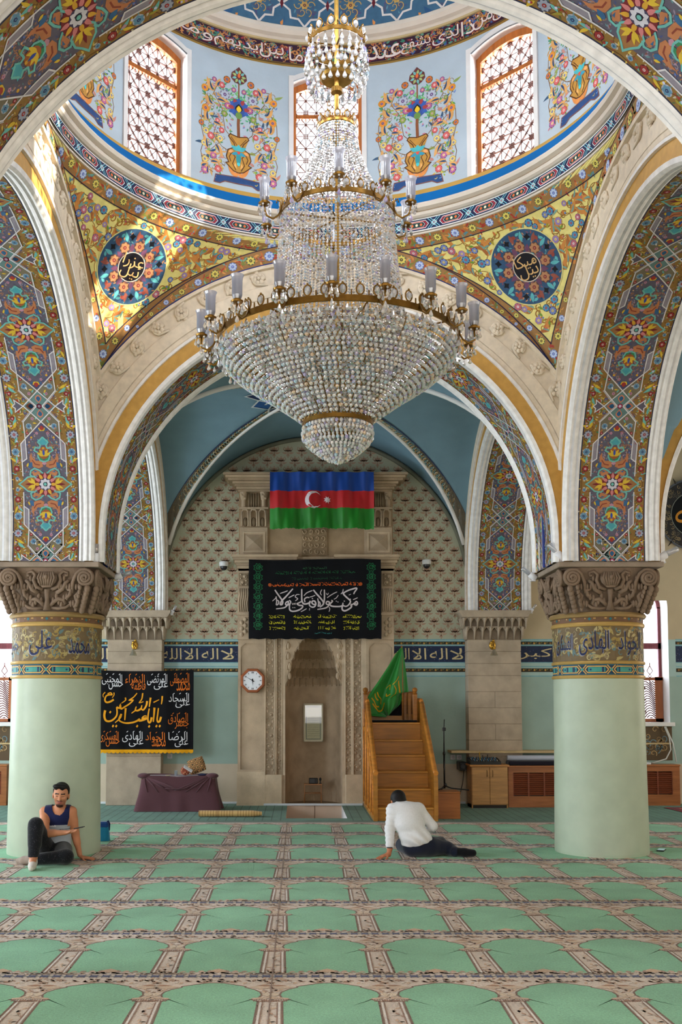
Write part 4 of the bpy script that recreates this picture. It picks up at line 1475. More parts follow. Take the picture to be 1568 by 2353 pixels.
def mat_cell():
    """one prayer mat of the runner: green niche on beige, little piers with capitals, blue dashed row line"""
    p = Pat(0.3)
    W = CW / 2
    for sx in (-1, 1):
        f = lambda a: [(sx * x, y) for x, y in a] if sx > 0 else [(sx * x, y) for x, y in a][::-1]
        g = [(0.0, 0.135), (0.06, 0.115), (0.15, 0.09), (0.24, 0.08), (0.258, 0.08), (0.268, 0.62), (0.225, 0.655), (0.272, 0.69), (0.285, 0.745), (0.275, 0.80), (0.24, 0.85), (0.185, 0.895), (0.185, 0.915), (0.11, 0.955), (0.05, 0.985), (0.0, 0.99)]
        edge = [(0.258, 0.08), (0.268, 0.62), (0.225, 0.655), (0.272, 0.69), (0.285, 0.745), (0.275, 0.80), (0.24, 0.85), (0.185, 0.895), (0.185, 0.915), (0.11, 0.955), (0.05, 0.985), (0.0, 0.99)]
        p.fan(f(g), GC, 1, (sx * 0.08, 0.5), 2)
        p.line([(sx * x, y) for x, y in edge], 0.011, (124, 92, 74), 2)
        p.line([(sx * 0.276, 0.08), (sx * 0.284, 0.60)], 0.012, (228, 216, 206), 3)
        p.line([(sx * 0.288, 0.08), (sx * 0.296, 0.60)], 0.006, (150, 112, 92), 3)
        # capital and pier details
        p.line([(sx * 0.235, 0.665), (sx * W, 0.70)], 0.03, (206, 176, 150), 3)
        p.line([(sx * 0.29, 0.64), (sx * W, 0.62)], 0.022, (168, 128, 104), 3)
        p.leaf(sx * W, 0.75, pi if sx > 0 else 0, 0.05, 0.07, (222, 198, 172), 3)
        p.leaf(sx * W, 0.90, pi if sx > 0 else 0, 0.13, 0.07, (212, 184, 158), 3)
        p.leaf(sx * W, 0.93, pi if sx > 0 else 0, 0.09, 0.03, (176, 130, 100), 4)
        for k in range(7):
            p.line([(sx * (0.245 + 0.014 * k), 0.61), (sx * (0.247 + 0.014 * k), 0.655)], 0.005, (140, 104, 86), 4)
        for k in range(4):
            p.leaf(sx * (0.05 + 0.055 * k), 0.09, pi / 2, 0.05 - 0.008 * k, 0.04, (206, 170, 146) if k % 2 else (176, 140, 120), 3)
    p.leaf(0, 0.08, pi / 2, 0.09, 0.10, (206, 170, 140), 4)
    rnd = random.Random(9)
    for k in range(34):
        x, y, a = rnd.uniform(0.285, 0.335), rnd.uniform(0.06, 1.04), rnd.uniform(0, 6.28)
        c = rnd.choice(((226, 208, 192), (178, 140, 116), (150, 116, 98), (216, 180, 150)))
        for sx in (-1, 1): p.leaf(sx * x, y, a * sx, 0.05, 0.02, c, 2, n=3)
        x, y = rnd.uniform(0.0, 0.32), rnd.uniform(1.0, 1.07)
        for sx in (-1, 1): p.leaf(sx * x, y - 0.02 + 0.04 * (x / .32), a, 0.05, 0.02, c, 2, n=3); p.leaf(sx * x, 0.065, a, 0.04, 0.02, c, 2, n=3)
    for k in range(9):
        x = -W + CW * (k + 0.5) / 9
        p.rect(x - 0.022, 0.0 - 0.02, x + 0.022, 0.02, (74, 78, 112), 3)
        p.poly([(x - 0.03, 0.018), (x - 0.014, 0.018), (x - 0.02, 0.034)], (74, 78, 112), 3)
        p.poly([(x + 0.014, 0.018), (x + 0.03, 0.018), (x + 0.02, 0.034)], (74, 78, 112), 3)
        p.poly([(x - 0.03, -0.018), (x - 0.02, -0.034), (x - 0.014, -0.018)], (74, 78, 112), 3)
        p.poly([(x + 0.014, -0.018), (x + 0.02, -0.034), (x + 0.03, -0.018)], (74, 78, 112), 3)
    p.line([(-W, 0.052), (W, 0.052)], 0.012, (224, 208, 196), 2)
    p.line([(-W, 0.0), (W, 0.0)], 0.012, (120, 130, 130), 2)
    return p


CELL = mat_cell()
mb = MB()
YE = R0 + 7 * RP                 # end of the patterned runners
PX0, PX1, PY0, PY1 = -0.175, 0.715, 14.74, 16.60
X0, X1 = XC - 3 * AX - 0.05, XC + 3 * AX + 0.05
mb.face([(X0, -4, 0), (X1, -4, 0), (X1, YE + 0.04, 0), (X0, YE + 0.04, 0)], BEI)
G2 = (104, 146, 128)
for (a, b, c, d) in ((X0, YE + 0.04, PX0, WALL_Y + 0.05), (PX1, YE + 0.04, X1, WALL_Y + 0.05), (PX0, YE + 0.04, PX1, PY0), (PX0, PY1, PX1, WALL_Y + 1.0)):
    mb.face([(a, b, 0), (c, b, 0), (c, d, 0), (a, d, 0)], G2)
p = Pat(0.3)
for i in range(-13, 15):
    for j in range(-9, 7):
        yy = R0 + RP * j
        if yy < 3.6: continue
        xx = SEAM + CW * (i + 0.5)
        if abs(xx - 0.1) > 0.62 * (yy + RP) * 0.62 + 0.9: continue
        p.put(CELL, xx, yy, 1, 1)
p.line([(SEAM, 3.6), (SEAM, YE)], 0.008, (140, 112, 96), 5)
# plain green runner by the wall: border lines and small lattice
for yy, c, w in ((YE + 0.06, (84, 88, 104), 0.03), (YE + 0.14, (170, 150, 130), 0.02), (YE + 0.22, (70, 84, 84), 0.02), (15.9, (60, 78, 80), 0.02)):
    for (a, b) in ((-8, PX0), (PX1, 8)) if yy > PY0 else ((-8, 8),):
        p.line([(a, yy), (b, yy)], w, c, 2)
for k in range(-60, 61):
    x = 0.27 + 0.13 * k
    if PX0 - 0.02 < x < PX1 + 0.02 or abs(x) > 7: continue
    p.line([(x, YE + 0.26), (x, 16.8)], 0.012, (74, 106, 92), 1)
for k in range(14):
    y = YE + 0.30 + 0.18 * k
    if y > PY0:
        p.line([(-7, y), (PX0, y)], 0.012, (74, 106, 92), 1); p.line([(PX1, y), (7, y)], 0.012, (74, 106, 92), 1)
    else:
        p.line([(-7, y), (7, y)], 0.012, (74, 106, 92), 1)
p.lay(mb, lambda u, v, h: (u, v, 0.0006 + h), 0.0005)
struct('floor', mb, M['carpet'])
# sunken place of the prayer leader: stone lining of the recess in the floor
mb = MB()
D = 0.42
LS = (214, 190, 168)
mb.face([(PX0, PY0, -D), (PX1, PY0, -D), (PX1, PY1, -D), (PX0, PY1, -D)], (150, 130, 110))
mb.face([(PX0, PY1, -D), (PX1, PY1, -D), (PX1, PY1, 0), (PX0, PY1, 0)], LS)
mb.face([(PX0, PY0, 0), (PX1, PY0, 0), (PX1, PY0, -D), (PX0, PY0, -D)], LS)
mb.face([(PX0, PY0, -D), (PX0, PY1, -D), (PX0, PY1, 0), (PX0, PY0, 0)], LS)
mb.face([(PX1, PY1, -D), (PX1, PY0, -D), (PX1, PY0, 0), (PX1, PY1, 0)], WHITE)
mb.box(0.268, PY1 - 0.006, -D, 0.278, PY1, 0.0, (120, 96, 78))
struct('floor_recess', mb, M['plaster'])

# ------------------------------------------------------------------ outer walls
mb = MB()
CRM = (196, 180, 150)
ST2 = (206, 192, 170)
TQ = (160, 184, 174)
HOLE = [(-5.62, -4.80), (5.42, 6.24)]       # window openings of the qibla wall
xs = [X0] + [v for h in HOLE for v in h] + [X1]
def wall_rect(x0, z0, x1, z1, c):
    # the wall is cut for the two windows (z 1.35 .. 3.72 arched) and the prayer niche
    cuts = [(h[0], h[1], 1.35, 3.40) for h in HOLE] + [(-0.21, 0.73, -1, 3.0)]
    segs = [(x0, x1)]
    zs_ = sorted({z0, z1} | {z for c_ in cuts for z in c_[2:] if z0 < z < z1})
    for za, zb in zip(zs_[:-1], zs_[1:]):
        xa = x0
        for (a, b, lo, hi) in sorted(cuts):
            if b <= x0 or a >= x1 or not (lo <= za and zb <= hi): continue
            if a > xa: mb.face([(xa, WALL_Y, za), (a, WALL_Y, za), (a, WALL_Y, zb), (xa, WALL_Y, zb)], c)
            xa = max(xa, b)
        if xa < x1: mb.face([(xa, WALL_Y, za), (x1, WALL_Y, za), (x1, WALL_Y, zb), (xa, WALL_Y, zb)], c)
wall_rect(X0, 0, X1, 0.66, ST2)
wall_rect(X0, 0.66, X1, 2.12, TQ)
wall_rect(X0, 2.12, X1, 2.74, (172, 200, 196))
WP = (184, 186, 162)
wall_rect(X0, 2.74, XC - AX + 0.4, 6.8, CRM)
wall_rect(XC - AX + 0.4, 2.74, XC + AX - 0.4, 6.8, WP)
wall_rect(XC + AX - 0.4, 2.74, X1, 6.8, CRM)
for a, b in HOLE:               # arched heads of the windows, reveals and sills
    c, r = (a + b) / 2, (b - a) / 2
    for k in range(16):
        t0, t1 = pi * k / 16, pi * (k + 1) / 16
        q = [(c + r * cos(t0), 3.30 + r * sin(t0)), (c + r * cos(t1), 3.30 + r * sin(t1))]
        mb.face([(q[0][0], WALL_Y, q[0][1]), (q[1][0], WALL_Y, q[1][1]), (q[1][0], WALL_Y + 0.5, q[1][1]), (q[0][0], WALL_Y + 0.5, q[0][1])], WHITE, True)
        mb.face([(q[0][0], WALL_Y - 0.002, q[0][1]), (q[0][0], WALL_Y - 0.002, 3.8), (q[1][0], WALL_Y - 0.002, 3.8), (q[1][0], WALL_Y - 0.002, q[1][1])], CRM)
    for x in (a, b):
        mb.face([(x, WALL_Y, 1.35), (x, WALL_Y + 0.5, 1.35), (x, WALL_Y + 0.5, 3.3), (x, WALL_Y, 3.3)], WHITE)
    mb.box(a - 0.06, WALL_Y - 0.06, 1.29, b + 0.06, WALL_Y + 0.5, 1.35, WHITE)
    mb.box(a - 0.02, WALL_Y - 0.01, 0.72, b + 0.02, WALL_Y + 0.02, 1.28, (96, 80, 60))
# outer brick so the sky only shows through the openings
mb.box(X0, WALL_Y + 0.5, 0, HOLE[0][0], WALL_Y + 0.6, 6.8, ST2); mb.box(HOLE[0][1], WALL_Y + 1.1, 0, HOLE[1][0], WALL_Y + 1.2, 6.8, ST2); mb.box(HOLE[1][1], WALL_Y + 0.5, 0, X1, WALL_Y + 0.6, 6.8, ST2)
for a, b in HOLE:
    mb.box(a, WALL_Y + 0.5, 0, b, WALL_Y + 0.6, 1.35, ST2); mb.box(a, WALL_Y + 0.5, 3.72, b, WALL_Y + 0.6, 6.8, ST2)
struct('wall_back', mb, M['plaster'])
mb = MB()
# tile-like painted panels under the side windows, inscription band, wallpaper sprigs
p = Pat(0.3)
for (a, b) in ((-2.36, -0.99), (1.60, 2.84), (3.66, 5.3), (6.36, 8.2), (-4.7, -3.1), (-8.0, -5.74)):
    p.rect(a, 2.36, b, 2.63, (34, 46, 76), 2)
    for zz_ in (2.115, 2.275, 2.345, 2.63, 2.70, 2.73):
        p.rect(a, zz_, b, zz_ + 0.018, (126, 176, 186), 1)
    for z in (2.215, 2.665):
        p.rect(a, z - 0.022 if z < 2.5 else z - 0.008, b, z + 0.04, (58, 50, 36), 2)
        n = int((b - a) / 0.09)
        for k in range(n):
            x = a + (b - a) * (k + 0.5) / n
            p.disc(x, z + 0.012, 0.018, (196, 150, 70) if k % 2 else (150, 110, 60), 3, 6)
            p.leaf(x + 0.02, z + 0.012, 0.5, 0.035, 0.018, (120, 120, 60), 3)
    rnd = random.Random(5)
    for k in range(int((b - a) * 70)):
        p.disc(rnd.uniform(a + 0.01, b - 0.01), rnd.uniform(2.37, 2.62), 0.007, rnd.choice(((70, 90, 150), (110, 100, 120), (90, 60, 70))), 3, 5)
KUF = (214, 196, 150)
for (t, x0, x1) in (('لا', -1.30, -1.08), ('اله', -1.62, -1.34), ('الا', -1.92, -1.68), ('الله', -2.29, -1.96), ('لا', 2.56, 2.78), ('اله', 2.22, 2.52), ('الا', 1.92, 2.16), ('الله', 1.61, 1.88), ('كبر', 3.72, 4.28), ('ا', 4.32, 4.38), ('ا', -3.14, -3.09), ('الله', -3.55, -3.2), ('الله', 4.6, 5.1)):
    write(p, t, x0, 2.405, x1, 2.595, KUF, 5)
sprig = Pat()
SP = (184, 152, 130)
for k in range(5):
    a = pi / 2 + (k - 2) * 0.62
    sprig.leaf(0, 0.0, a, 0.085 - 0.01 * abs(k - 2), 0.034, SP, 1)
for sx in (-1, 1):
    sprig.leaf(sx * 0.01, -0.02, -pi / 2 + sx * 1.2, 0.07, 0.03, SP, 1, bend=0.5 * sx)
    sprig.leaf(0, -0.03, -pi / 2 + sx * 0.5, 0.05, 0.022, SP, 1)
    sprig.line([(sx * 0.03, 0.0), (sx * 0.065, 0.03), (sx * 0.05, 0.07)], 0.009, (172, 140, 118), 1)
sprig.disc(0, 0.03, 0.017, (162, 128, 108), 2, 6)
sprig.line([(0, -0.09), (0, 0.02)], 0.01, (170, 130, 104), 1)
for j in range(19):
    for i in range(-15, 16):
        x = 0.30 + 0.235 * i + (0.1175 if j % 2 else 0)
        z = 2.86 + 0.172 * j
        d = hypot(x - 0.30, max(0, z - 3.62))
        if d > 2.52 or abs(x - 0.30) > 2.5: continue
        p.put(sprig, x, z, 1.2, 1.2)
p.lay(mb, lambda u, v, h: (u, WALL_Y - 0.001 - h, v), 0.0006)
# stylised floral panels below the side windows
for a, b in HOLE:
    q = Pat(0.3)
    rnd = random.Random(8)
    for k in range(60):
        q.scroll(rnd.uniform(a + 0.05, b - 0.05), rnd.uniform(0.78, 1.24), 0.06, rnd.uniform(0, 6), 1.0, 0.014, rnd.choice(((190, 160, 110), (150, 120, 80), (110, 140, 150))), 2)
    q.rect(a, 0.985, b, 1.01, (206, 180, 130), 3)
    q.lay(mb, lambda u, v, h: (u, WALL_Y - 0.012 - h, v), 0.0006)
struct('wall_back_painting', mb, M['paint'])
# dark moulded edge of the tympanum
mb = MB()
pts = []
for k in range(41):
    a = pi * k / 40
    pts.append((0.30 + 2.575 * cos(a), WALL_Y - 0.03, 3.60 + 2.575 * sin(a)))
mb.tube(pts, 0.035, 8, (120, 120, 104))
pts = [(x, y + 0.015, z) for (x, y, z) in pts]
struct('trim_5', mb, M['plaster'])

# side and entrance walls with their tall windows (mostly out of view)
def side_wall(name, axis, pos, spans, lo, hi):
    mb = MB()
    t = 0.3 if pos > 0 else -0.3
    cur = lo
    def slab(a, b, z0, z1, c):
        if axis == 'x': mb.box(min(pos, pos + t), a, z0, max(pos, pos + t), b, z1, c)
        else: mb.box(a, min(pos, pos + t), z0, b, max(pos, pos + t), z1, c)
    for (a, b) in spans:
        slab(cur, a, 0, 6.8, CRM); slab(a, b, 0, 0.95, TQ); slab(a, b, 4.25, 6.8, CRM)
        cur = b
    slab(cur, hi, 0, 6.8, CRM)
    return struct(name, mb, M['plaster'])
# unseen slab added outside to keep the low sun off the tall windows
mb = MB()
mb.box(14.0, -12, 0, 15.0, 30, 7.3, ST2)
struct('sun_blocker', mb, M['plaster'])
W3 = [(0.9, 3.5), (7.05, 9.65), (13.1, 15.7)]
side_wall('wall_left', 'x', -8.95, W3, -4.3, WALL_Y + 0.6)
side_wall('wall_right', 'x', 9.62, W3, -4.3, WALL_Y + 0.6)
side_wall('wall_front', 'y', -4.0, [(-7.2, -4.4), (-1.065, 1.735), (5.0, 7.8)], X0 - 0.3, X1 + 0.3)

# ------------------------------------------------------------------ the two great columns
CAPC = (130, 110, 92)
GRN_COL = (176, 188, 166)


def column_capital(mb):
    """basket with volutes, mask, leaf scrolls; local z from 2.66 to 3.14"""
    z0, z1 = 2.66, 3.145
    def se(a, r, n):
        c, s = cos(a), sin(a)
        return r / ((abs(c) ** n + abs(s) ** n) ** (1 / n))
    def body(u, v):
        a = 2 * pi * u
        n = 2 + 5 * v ** 1.5
        r = 0.445 + 0.03 * v + 0.025 * v ** 4
        q = se(a, r, n)
        return (q * cos(a), q * sin(a), z0 + (z1 - z0) * v)
    mb.grid(body, 72, 12, CAPC, True, True)
    rnd = random.Random(4)
    for f in range(4):
        ang = f * pi / 2
        ca, sa = cos(ang), sin(ang)
        def W(u, d, z):      # face frame: u across, d outward beyond the body, z up
            t = (z - z0) / (z1 - z0)
            y = -(0.448 + 0.03 * t + d)
            return (u * ca - y * sa, u * sa + y * ca, z)
        for sx in (-1, 1):
            # volute: band coming from the middle, rolling up at the corner
            pts, rad = [], []
            for i in range(34):
                t = i / 33
                a = pi / 2 + sx * 0 + 4.6 * pi * t
                r = 0.092 * (1 - 0.80 * t)
                pts.append(W(sx * (0.415 - r * sin(a - pi / 2) * -1), 0.055 + 0.02 * t, 3.025 + r * cos(a - pi / 2)))
                rad.append(0.022 - 0.006 * t)
            lead = [W(sx * 0.27, 0.03, 2.86), W(sx * 0.28, 0.04, 2.98), W(sx * 0.32, 0.05, 3.07), W(sx * 0.37, 0.055, 3.112)]
            mb.tube(lead + pts, [0.02] * 4 + rad, 6, CAPC)
            for k in range(6):
                b = 2 * pi * k / 6
                mb.ball(W(sx * 0.415 + 0.02 * cos(b), 0.075, 3.025 + 0.02 * sin(b)), 0.014, CAPC, 5, 4)
            # side of the roll
            mb.tube([W(sx * 0.415, -0.02, 3.025), W(sx * 0.415, 0.06, 3.025)], 0.085, 14, CAPC)
            # leaf scrolls beside the mask
            for (pp, r0) in (([(0.05, 2.90), (0.12, 2.93), (0.15, 3.00), (0.13, 3.06), (0.17, 3.10), (0.22, 3.085), (0.215, 3.05), (0.19, 3.055)], 0.024),
                             ([(0.10, 2.86), (0.17, 2.90), (0.20, 2.97), (0.235, 3.0)], 0.026),
                             ([(0.03, 2.72), (0.07, 2.76), (0.12, 2.795), (0.17, 2.79), (0.19, 2.75), (0.165, 2.72), (0.135, 2.735)], 0.026),
                             ([(0.03, 2.70), (0.12, 2.69), (0.2, 2.70), (0.25, 2.735), (0.24, 2.77)], 0.020),
                             ([(0.20, 2.80), (0.25, 2.84), (0.26, 2.89), (0.22, 2.90)], 0.024),
                             ([(0.30, 2.70), (0.33, 2.76), (0.31, 2.83), (0.34, 2.87), (0.38, 2.84)], 0.026)):
                q = [W(sx * x, 0.028 + 0.015 * sin(i), z) for i, (x, z) in enumerate(pp)]
                mb.tube(q, [r0 * (1 - 0.3 * i / len(q)) for i in range(len(q))], 6, CAPC)
            # acanthus fingers
            for i in range(9):
                x, z = 0.07 + 0.03 * i + rnd.uniform(-.01, .01), 2.78 + 0.05 * sin(i * 1.7)
                mb.ball(W(sx * x, 0.035, z), (0.02, 0.02, 0.04), CAPC, 6, 5)
                mb.ball(W(sx * (x + 0.03), 0.04, 2.96 + 0.06 * cos(i * 2.1)), (0.016, 0.016, 0.035), CAPC, 6, 5)
            # corner leaves under the volute
            for i in range(6):
                z = 2.68 + 0.045 * i
                d = 0.0 + 0.012 * i
                mb.ball(W(sx * (0.37 + 0.014 * i), d, z), (0.035, 0.035, 0.045), CAPC, 7, 5)
                mb.ball(W(sx * (0.31 + 0.012 * i), d + 0.03, z + 0.01), (0.02, 0.02, 0.03), CAPC, 6, 4)
        # mask and cup
        mb.ball(W(0, 0.03, 3.01), (0.07, 0.07, 0.085), CAPC, 12, 8)
        for k in range(7):
            b = -0.5 + k * 0.17
            mb.tube([W(0.02 * (k - 3), 0.08, 2.94), W(0.03 * (k - 3), 0.095, 3.02), W(0.022 * (k - 3), 0.07, 3.09)], 0.012, 5, CAPC)
        mb.ball(W(0, 0.095, 3.03), (0.024, 0.024, 0.03), CAPC, 7, 5)
        mb.tube([W(-0.09, 0.03, 3.06), W(-0.085, 0.06, 2.98), W(-0.04, 0.075, 2.93), W(0.04, 0.075, 2.93), W(0.085, 0.06, 2.98), W(0.09, 0.03, 3.06)], 0.016, 6, CAPC)
        mb.tube([W(0, 0.03, 2.68), W(0, 0.045, 2.78), W(0, 0.05, 2.90)], [0.05, 0.022, 0.03], 8, CAPC)
    return mb


def great_column(label, x, words):
    t = thing('column', label, 'column', (x, ROW[1], 0))
    mb = MB()
    prof = [(0.512, 0), (0.514, 0.03), (0.506, 0.6), (0.499, 1.2), (0.493, 1.93)]
    for i in range(4):
        mb.lathe([prof[i], prof[i + 1]], 0, 0, 64, GRN_COL)
    mb.build('shaft', M['marble'], t)
    for nm, pr in (('lower_ring', [(0.493, 1.93), (0.508, 1.935), (0.513, 1.95), (0.508, 1.965), (0.496, 1.97)]), ('middle_ring', [(0.495, 2.085), (0.508, 2.09), (0.514, 2.105), (0.508, 2.12), (0.495, 2.125)]),
                   ('upper_ring', [(0.495, 2.50), (0.508, 2.505), (0.516, 2.525), (0.508, 2.545), (0.497, 2.55)]), ('neck_ring', [(0.497, 2.60), (0.52, 2.605), (0.535, 2.63), (0.52, 2.655), (0.45, 2.665)])):
        r = MB(); r.lathe(pr, 0, 0, 64, (196, 160, 92) if nm != 'neck_ring' else (170, 140, 92)); r.build(nm, M['metal'], t)
    def band(nm, z0, z1, R, fill):
        mb = MB(); p = Pat(0.08)
        C = 2 * pi * R
        p.rect(-C / 2, z0, C / 2, z1, fill[0], 0)
        fill[1](p, C, z0, z1)
        p.lay(mb, lambda u, v, h: ((R + h) * sin(u / R), -(R + h) * cos(u / R), v), 0.0008)
        return mb.build(nm, M['paint'], t)
    def knots(p, C, z0, z1):
        n = 10
        zm = (z0 + z1) / 2
        for k in range(n):
            x = -C / 2 + C * (k + 0.5) / n; h = C / n / 2
            for s in (-1, 1):
                p.line([(x - h + 0.03, zm), (x - h + 0.06, zm + s * 0.035), (x + h - 0.06, zm + s * 0.035), (x + h - 0.03, zm)], 0.012, (206, 164, 92), 3)
                p.line([(x + h - 0.045, zm + s * 0.05), (x + h + 0.045, zm - s * 0.05)], 0.012, (206, 164, 92), 4)
            p.rect(x - h + 0.065, zm - 0.026, x + h - 0.065, zm + 0.026, (70, 150, 140), 1)
            p.rect(x - h + 0.08, zm - 0.010, x + h - 0.08, zm + 0.010, (24, 60, 110), 2)
            p.poly([(x + h - 0.02, zm), (x + h, zm - 0.02), (x + h + 0.02, zm), (x + h, zm + 0.02)], (70, 150, 140), 5)
        p.line([(-C / 2, z0 + 0.008), (C / 2, z0 + 0.008)], 0.012, (40, 90, 110), 2); p.line([(-C / 2, z1 - 0.008), (C / 2, z1 - 0.008)], 0.012, (40, 90, 110), 2)
    band('knot_band', 1.968, 2.087, 0.495, ((30, 56, 84), knots))
    def dots(p, C, z0, z1):
        zm = (z0 + z1) / 2
        n = 14
        for k in range(n):
            x = -C / 2 + C * (k + 0.5) / n; h = C / n / 2
            p.line([(x - h + 0.04, zm + 0.012), (x + h - 0.04, zm + 0.012)], 0.012, (196, 156, 90), 2)
            p.star(x + h, zm + 0.005, 0.02, 0.012, 4, (40, 110, 120), 3)
    band('dot_band', 2.55, 2.602, 0.498, ((110, 80, 56), dots))
    def inscription(p, C, z0, z1):
        rnd = random.Random(int(x * 10) + 50)
        for i in range(420):
            xx, zz = rnd.uniform(-C / 2, C / 2), rnd.uniform(z0 + 0.03, z1 - 0.03)
            c = rnd.choice(((170, 154, 100), (156, 132, 72), (140, 124, 94), (180, 166, 120), (96, 120, 120)))
            if i % 2: p.leaf(xx, zz, rnd.uniform(0, 6.3), 0.07, 0.034, c, 1, bend=rnd.uniform(-1, 1))
            else: p.scroll(xx, zz, 0.04, rnd.uniform(0, 6.3), 0.8, 0.014, c, 1)
        for (tx, u0, v0, u1, v1) in words:
            for c, l, g in (((160, 160, 168), 4, 0.008), ((26, 38, 84), 7, 0.0)):
                write(p, tx, u0 - g, z0 + v0 - g, u1 + g, z0 + v1 + g, c, l)
    band('inscription_band', 2.122, 2.505, 0.497, ((112, 94, 66), inscription))
    cb = MB(); column_capital(cb); cb.build('capital', M['stone'], t)
    ab = MB(); ab.box(-0.575, -0.575, 3.14, 0.575, 0.575, 3.198, (150, 134, 118), 0.008); ab.build('abacus', M['stone'], t)
    return t


great_column('green column with gold lettered band that the man in the sleeveless top leans on', XC - AX, [('على', -0.20, 0.06, 0.06, 0.33), ('محمد', 0.24, 0.08, 0.50, 0.24), ('حسن', -0.62, 0.08, -0.38, 0.22)])
great_column('green column with gold lettered band, right of the bowed man in the white shirt', XC + AX, [('الهادى', -0.34, 0.06, -0.02, 0.33), ('الجواد', 0.08, 0.06, 0.42, 0.32), ('العسكرى', -0.68, 0.07, -0.42, 0.30)])
# near columns of the dome stand beside the visitor, out of the picture
for x in (XC - AX, XC + AX):
    mb = MB(); mb.lathe([(0.512, 0), (0.493, 1.95), (0.51, 2.6), (0.56, 3.2)], 0, 0, 40, GRN_COL); mb.box(-0.575, -0.575, 3.14, 0.575, 0.575, 3.198, CAPC)
    struct('column', mb, M['marble'], loc=(x, ROW[0], 0))
for x in (XC - 3 * AX + 0.55, XC + 3 * AX - 0.55):
    for y in ROW:
        mb = MB(); mb.box(-0.5, -0.575, 0, 0.5, 0.575, 3.198, CRM); struct('wall_pier', mb, M['plaster'], loc=(x, y, 0))

# ------------------------------------------------------------------ pilasters on the qibla wall
PST = (176, 160, 140)


def pilaster(label, x0, x1, groups=None):
    xm = (x0 + x1) / 2
    t = thing('pilaster', label, 'pilaster', (xm, WALL_Y, 0))
    w = (x1 - x0) / 2
    F = -0.30
    mb = MB()
    z = 0.0
    k = 0
    hs = [0.80, 0.265, 0.265, 0.265, 0.265, 0.265, 0.2, 0.2, 0.195]
    for h in hs:
        if k == 0 or k >= 6:
            mb.box(-w, F, z + 0.002, w, -0.004, z + h - 0.004, PST, 0.005)
        else:
            s = 0.0 if k % 2 else 0.0
            cut = 0.02 if k % 2 else None
            if k % 2 == 1:
                mb.box(-w, F, z + 0.002, w, -0.004, z + h - 0.004, PST, 0.005)
            else:
                mb.box(-w, F, z + 0.002, -0.002, -0.004, z + h - 0.004, PST, 0.005); mb.box(0.002, F, z + 0.002, w, -0.004, z + h - 0.004, PST, 0.005)
        z += h
        k += 1
    mb.box(-w + 0.01, F + 0.008, 0, w - 0.01, -0.004, 2.72, (150, 136, 118))
    mb.build('shaft', M['stone'], t)
    cp = MB()
    # honeycomb capital: two tiers of little niches
    cp.box(-w + 0.01, F + 0.02, 2.70, w - 0.01, -0.004, 3.10, (134, 118, 100))
    for tier, (za, zb, out, n) in enumerate(((2.72, 2.93, 0.02, 7), (2.90, 3.08, 0.075, 9))):
        wd = w + out
        for i in range(n + 1):
            x = -wd + 2 * wd * i / n
            cp.tube([(x, F - out + 0.02, za), (x, F - out - 0.012, (za + zb) / 2 + 0.02), (x, F - out - 0.03, zb)], [0.010, 0.018, 0.030], 6, PST)
            if i < n:
                xm_ = x + wd / n
                for s in (-1, 1):
                    cp.tube([(xm_ + s * wd / n * 0.85, F - out, zb - 0.07), (xm_ + s * wd / n * 0.4, F - out - 0.008, zb - 0.02), (xm_, F - out - 0.012, zb)], 0.013, 5, PST)
        cp.box(-wd - 0.01, F - out - 0.02, zb - 0.012, wd + 0.01, -0.004, zb + 0.01, PST)
        for s in (-1, 1):
            for i in range(3):
                y = F + 0.28 * i / 3
                cp.tube([(s * (wd - 0.0), y, za), (s * (wd + 0.02), y, zb)], [0.012, 0.028], 6, PST)
    cp.build('capital', M['stone'], t)
    ab = MB()
    ab.prism([(-w - 0.10, 3.085), (w + 0.10, 3.085), (w + 0.14, 3.15), (w + 0.15, 3.16), (w + 0.15, 3.198), (-w - 0.15, 3.198), (-w - 0.15, 3.16), (-w - 0.14, 3.15)], F - 0.13, -0.004, PST)
    ab.build('abacus', M['stone'], t)
    return t


pilaster('stone pilaster on the wall, half covered by the fringed black banner', -3.15, -2.25)
pilaster('bare coursed stone pilaster on the wall, right of the wooden pulpit', 2.81, 3.69)

# ------------------------------------------------------------------ the prayer niche (mihrab) and its stone frame
MS = (190, 168, 142)
MF = 16.60
XM = 0.26


def vine(mb, x, z0, z1, w, y, col, step=0.15, r=0.010):
    """carved running scroll in an upright band"""
    n = max(1, int((z1 - z0) / step))
    st = (z1 - z0) / n
    for i in range(n):
        s = 1 if i % 2 else -1
        c = (x + s * w * 0.12, y, z0 + (i + 0.5) * st)
        pts = []
        for j in range(12):
            a = -pi / 2 + s * (2 * pi * 0.95) * j / 11
            rr = min(w, st) * 0.42 * (1 - 0.065 * j)
            pts.append((c[0] + rr * cos(a), y - 0.004, c[2] + rr * sin(a)))
        mb.tube(pts, r, 5, col)
        mb.ball((c[0], y - 0.006, c[2]), (w * 0.16, 0.012, w * 0.16), col, 6, 4)
        mb.ball((x - s * w * 0.30, y - 0.003, c[2] + st * 0.35), (w * 0.13, 0.010, st * 0.16), col, 6, 4)
        mb.ball((x - s * w * 0.30, y - 0.003, c[2] - st * 0.3), (w * 0.10, 0.010, st * 0.13), col, 6, 4)


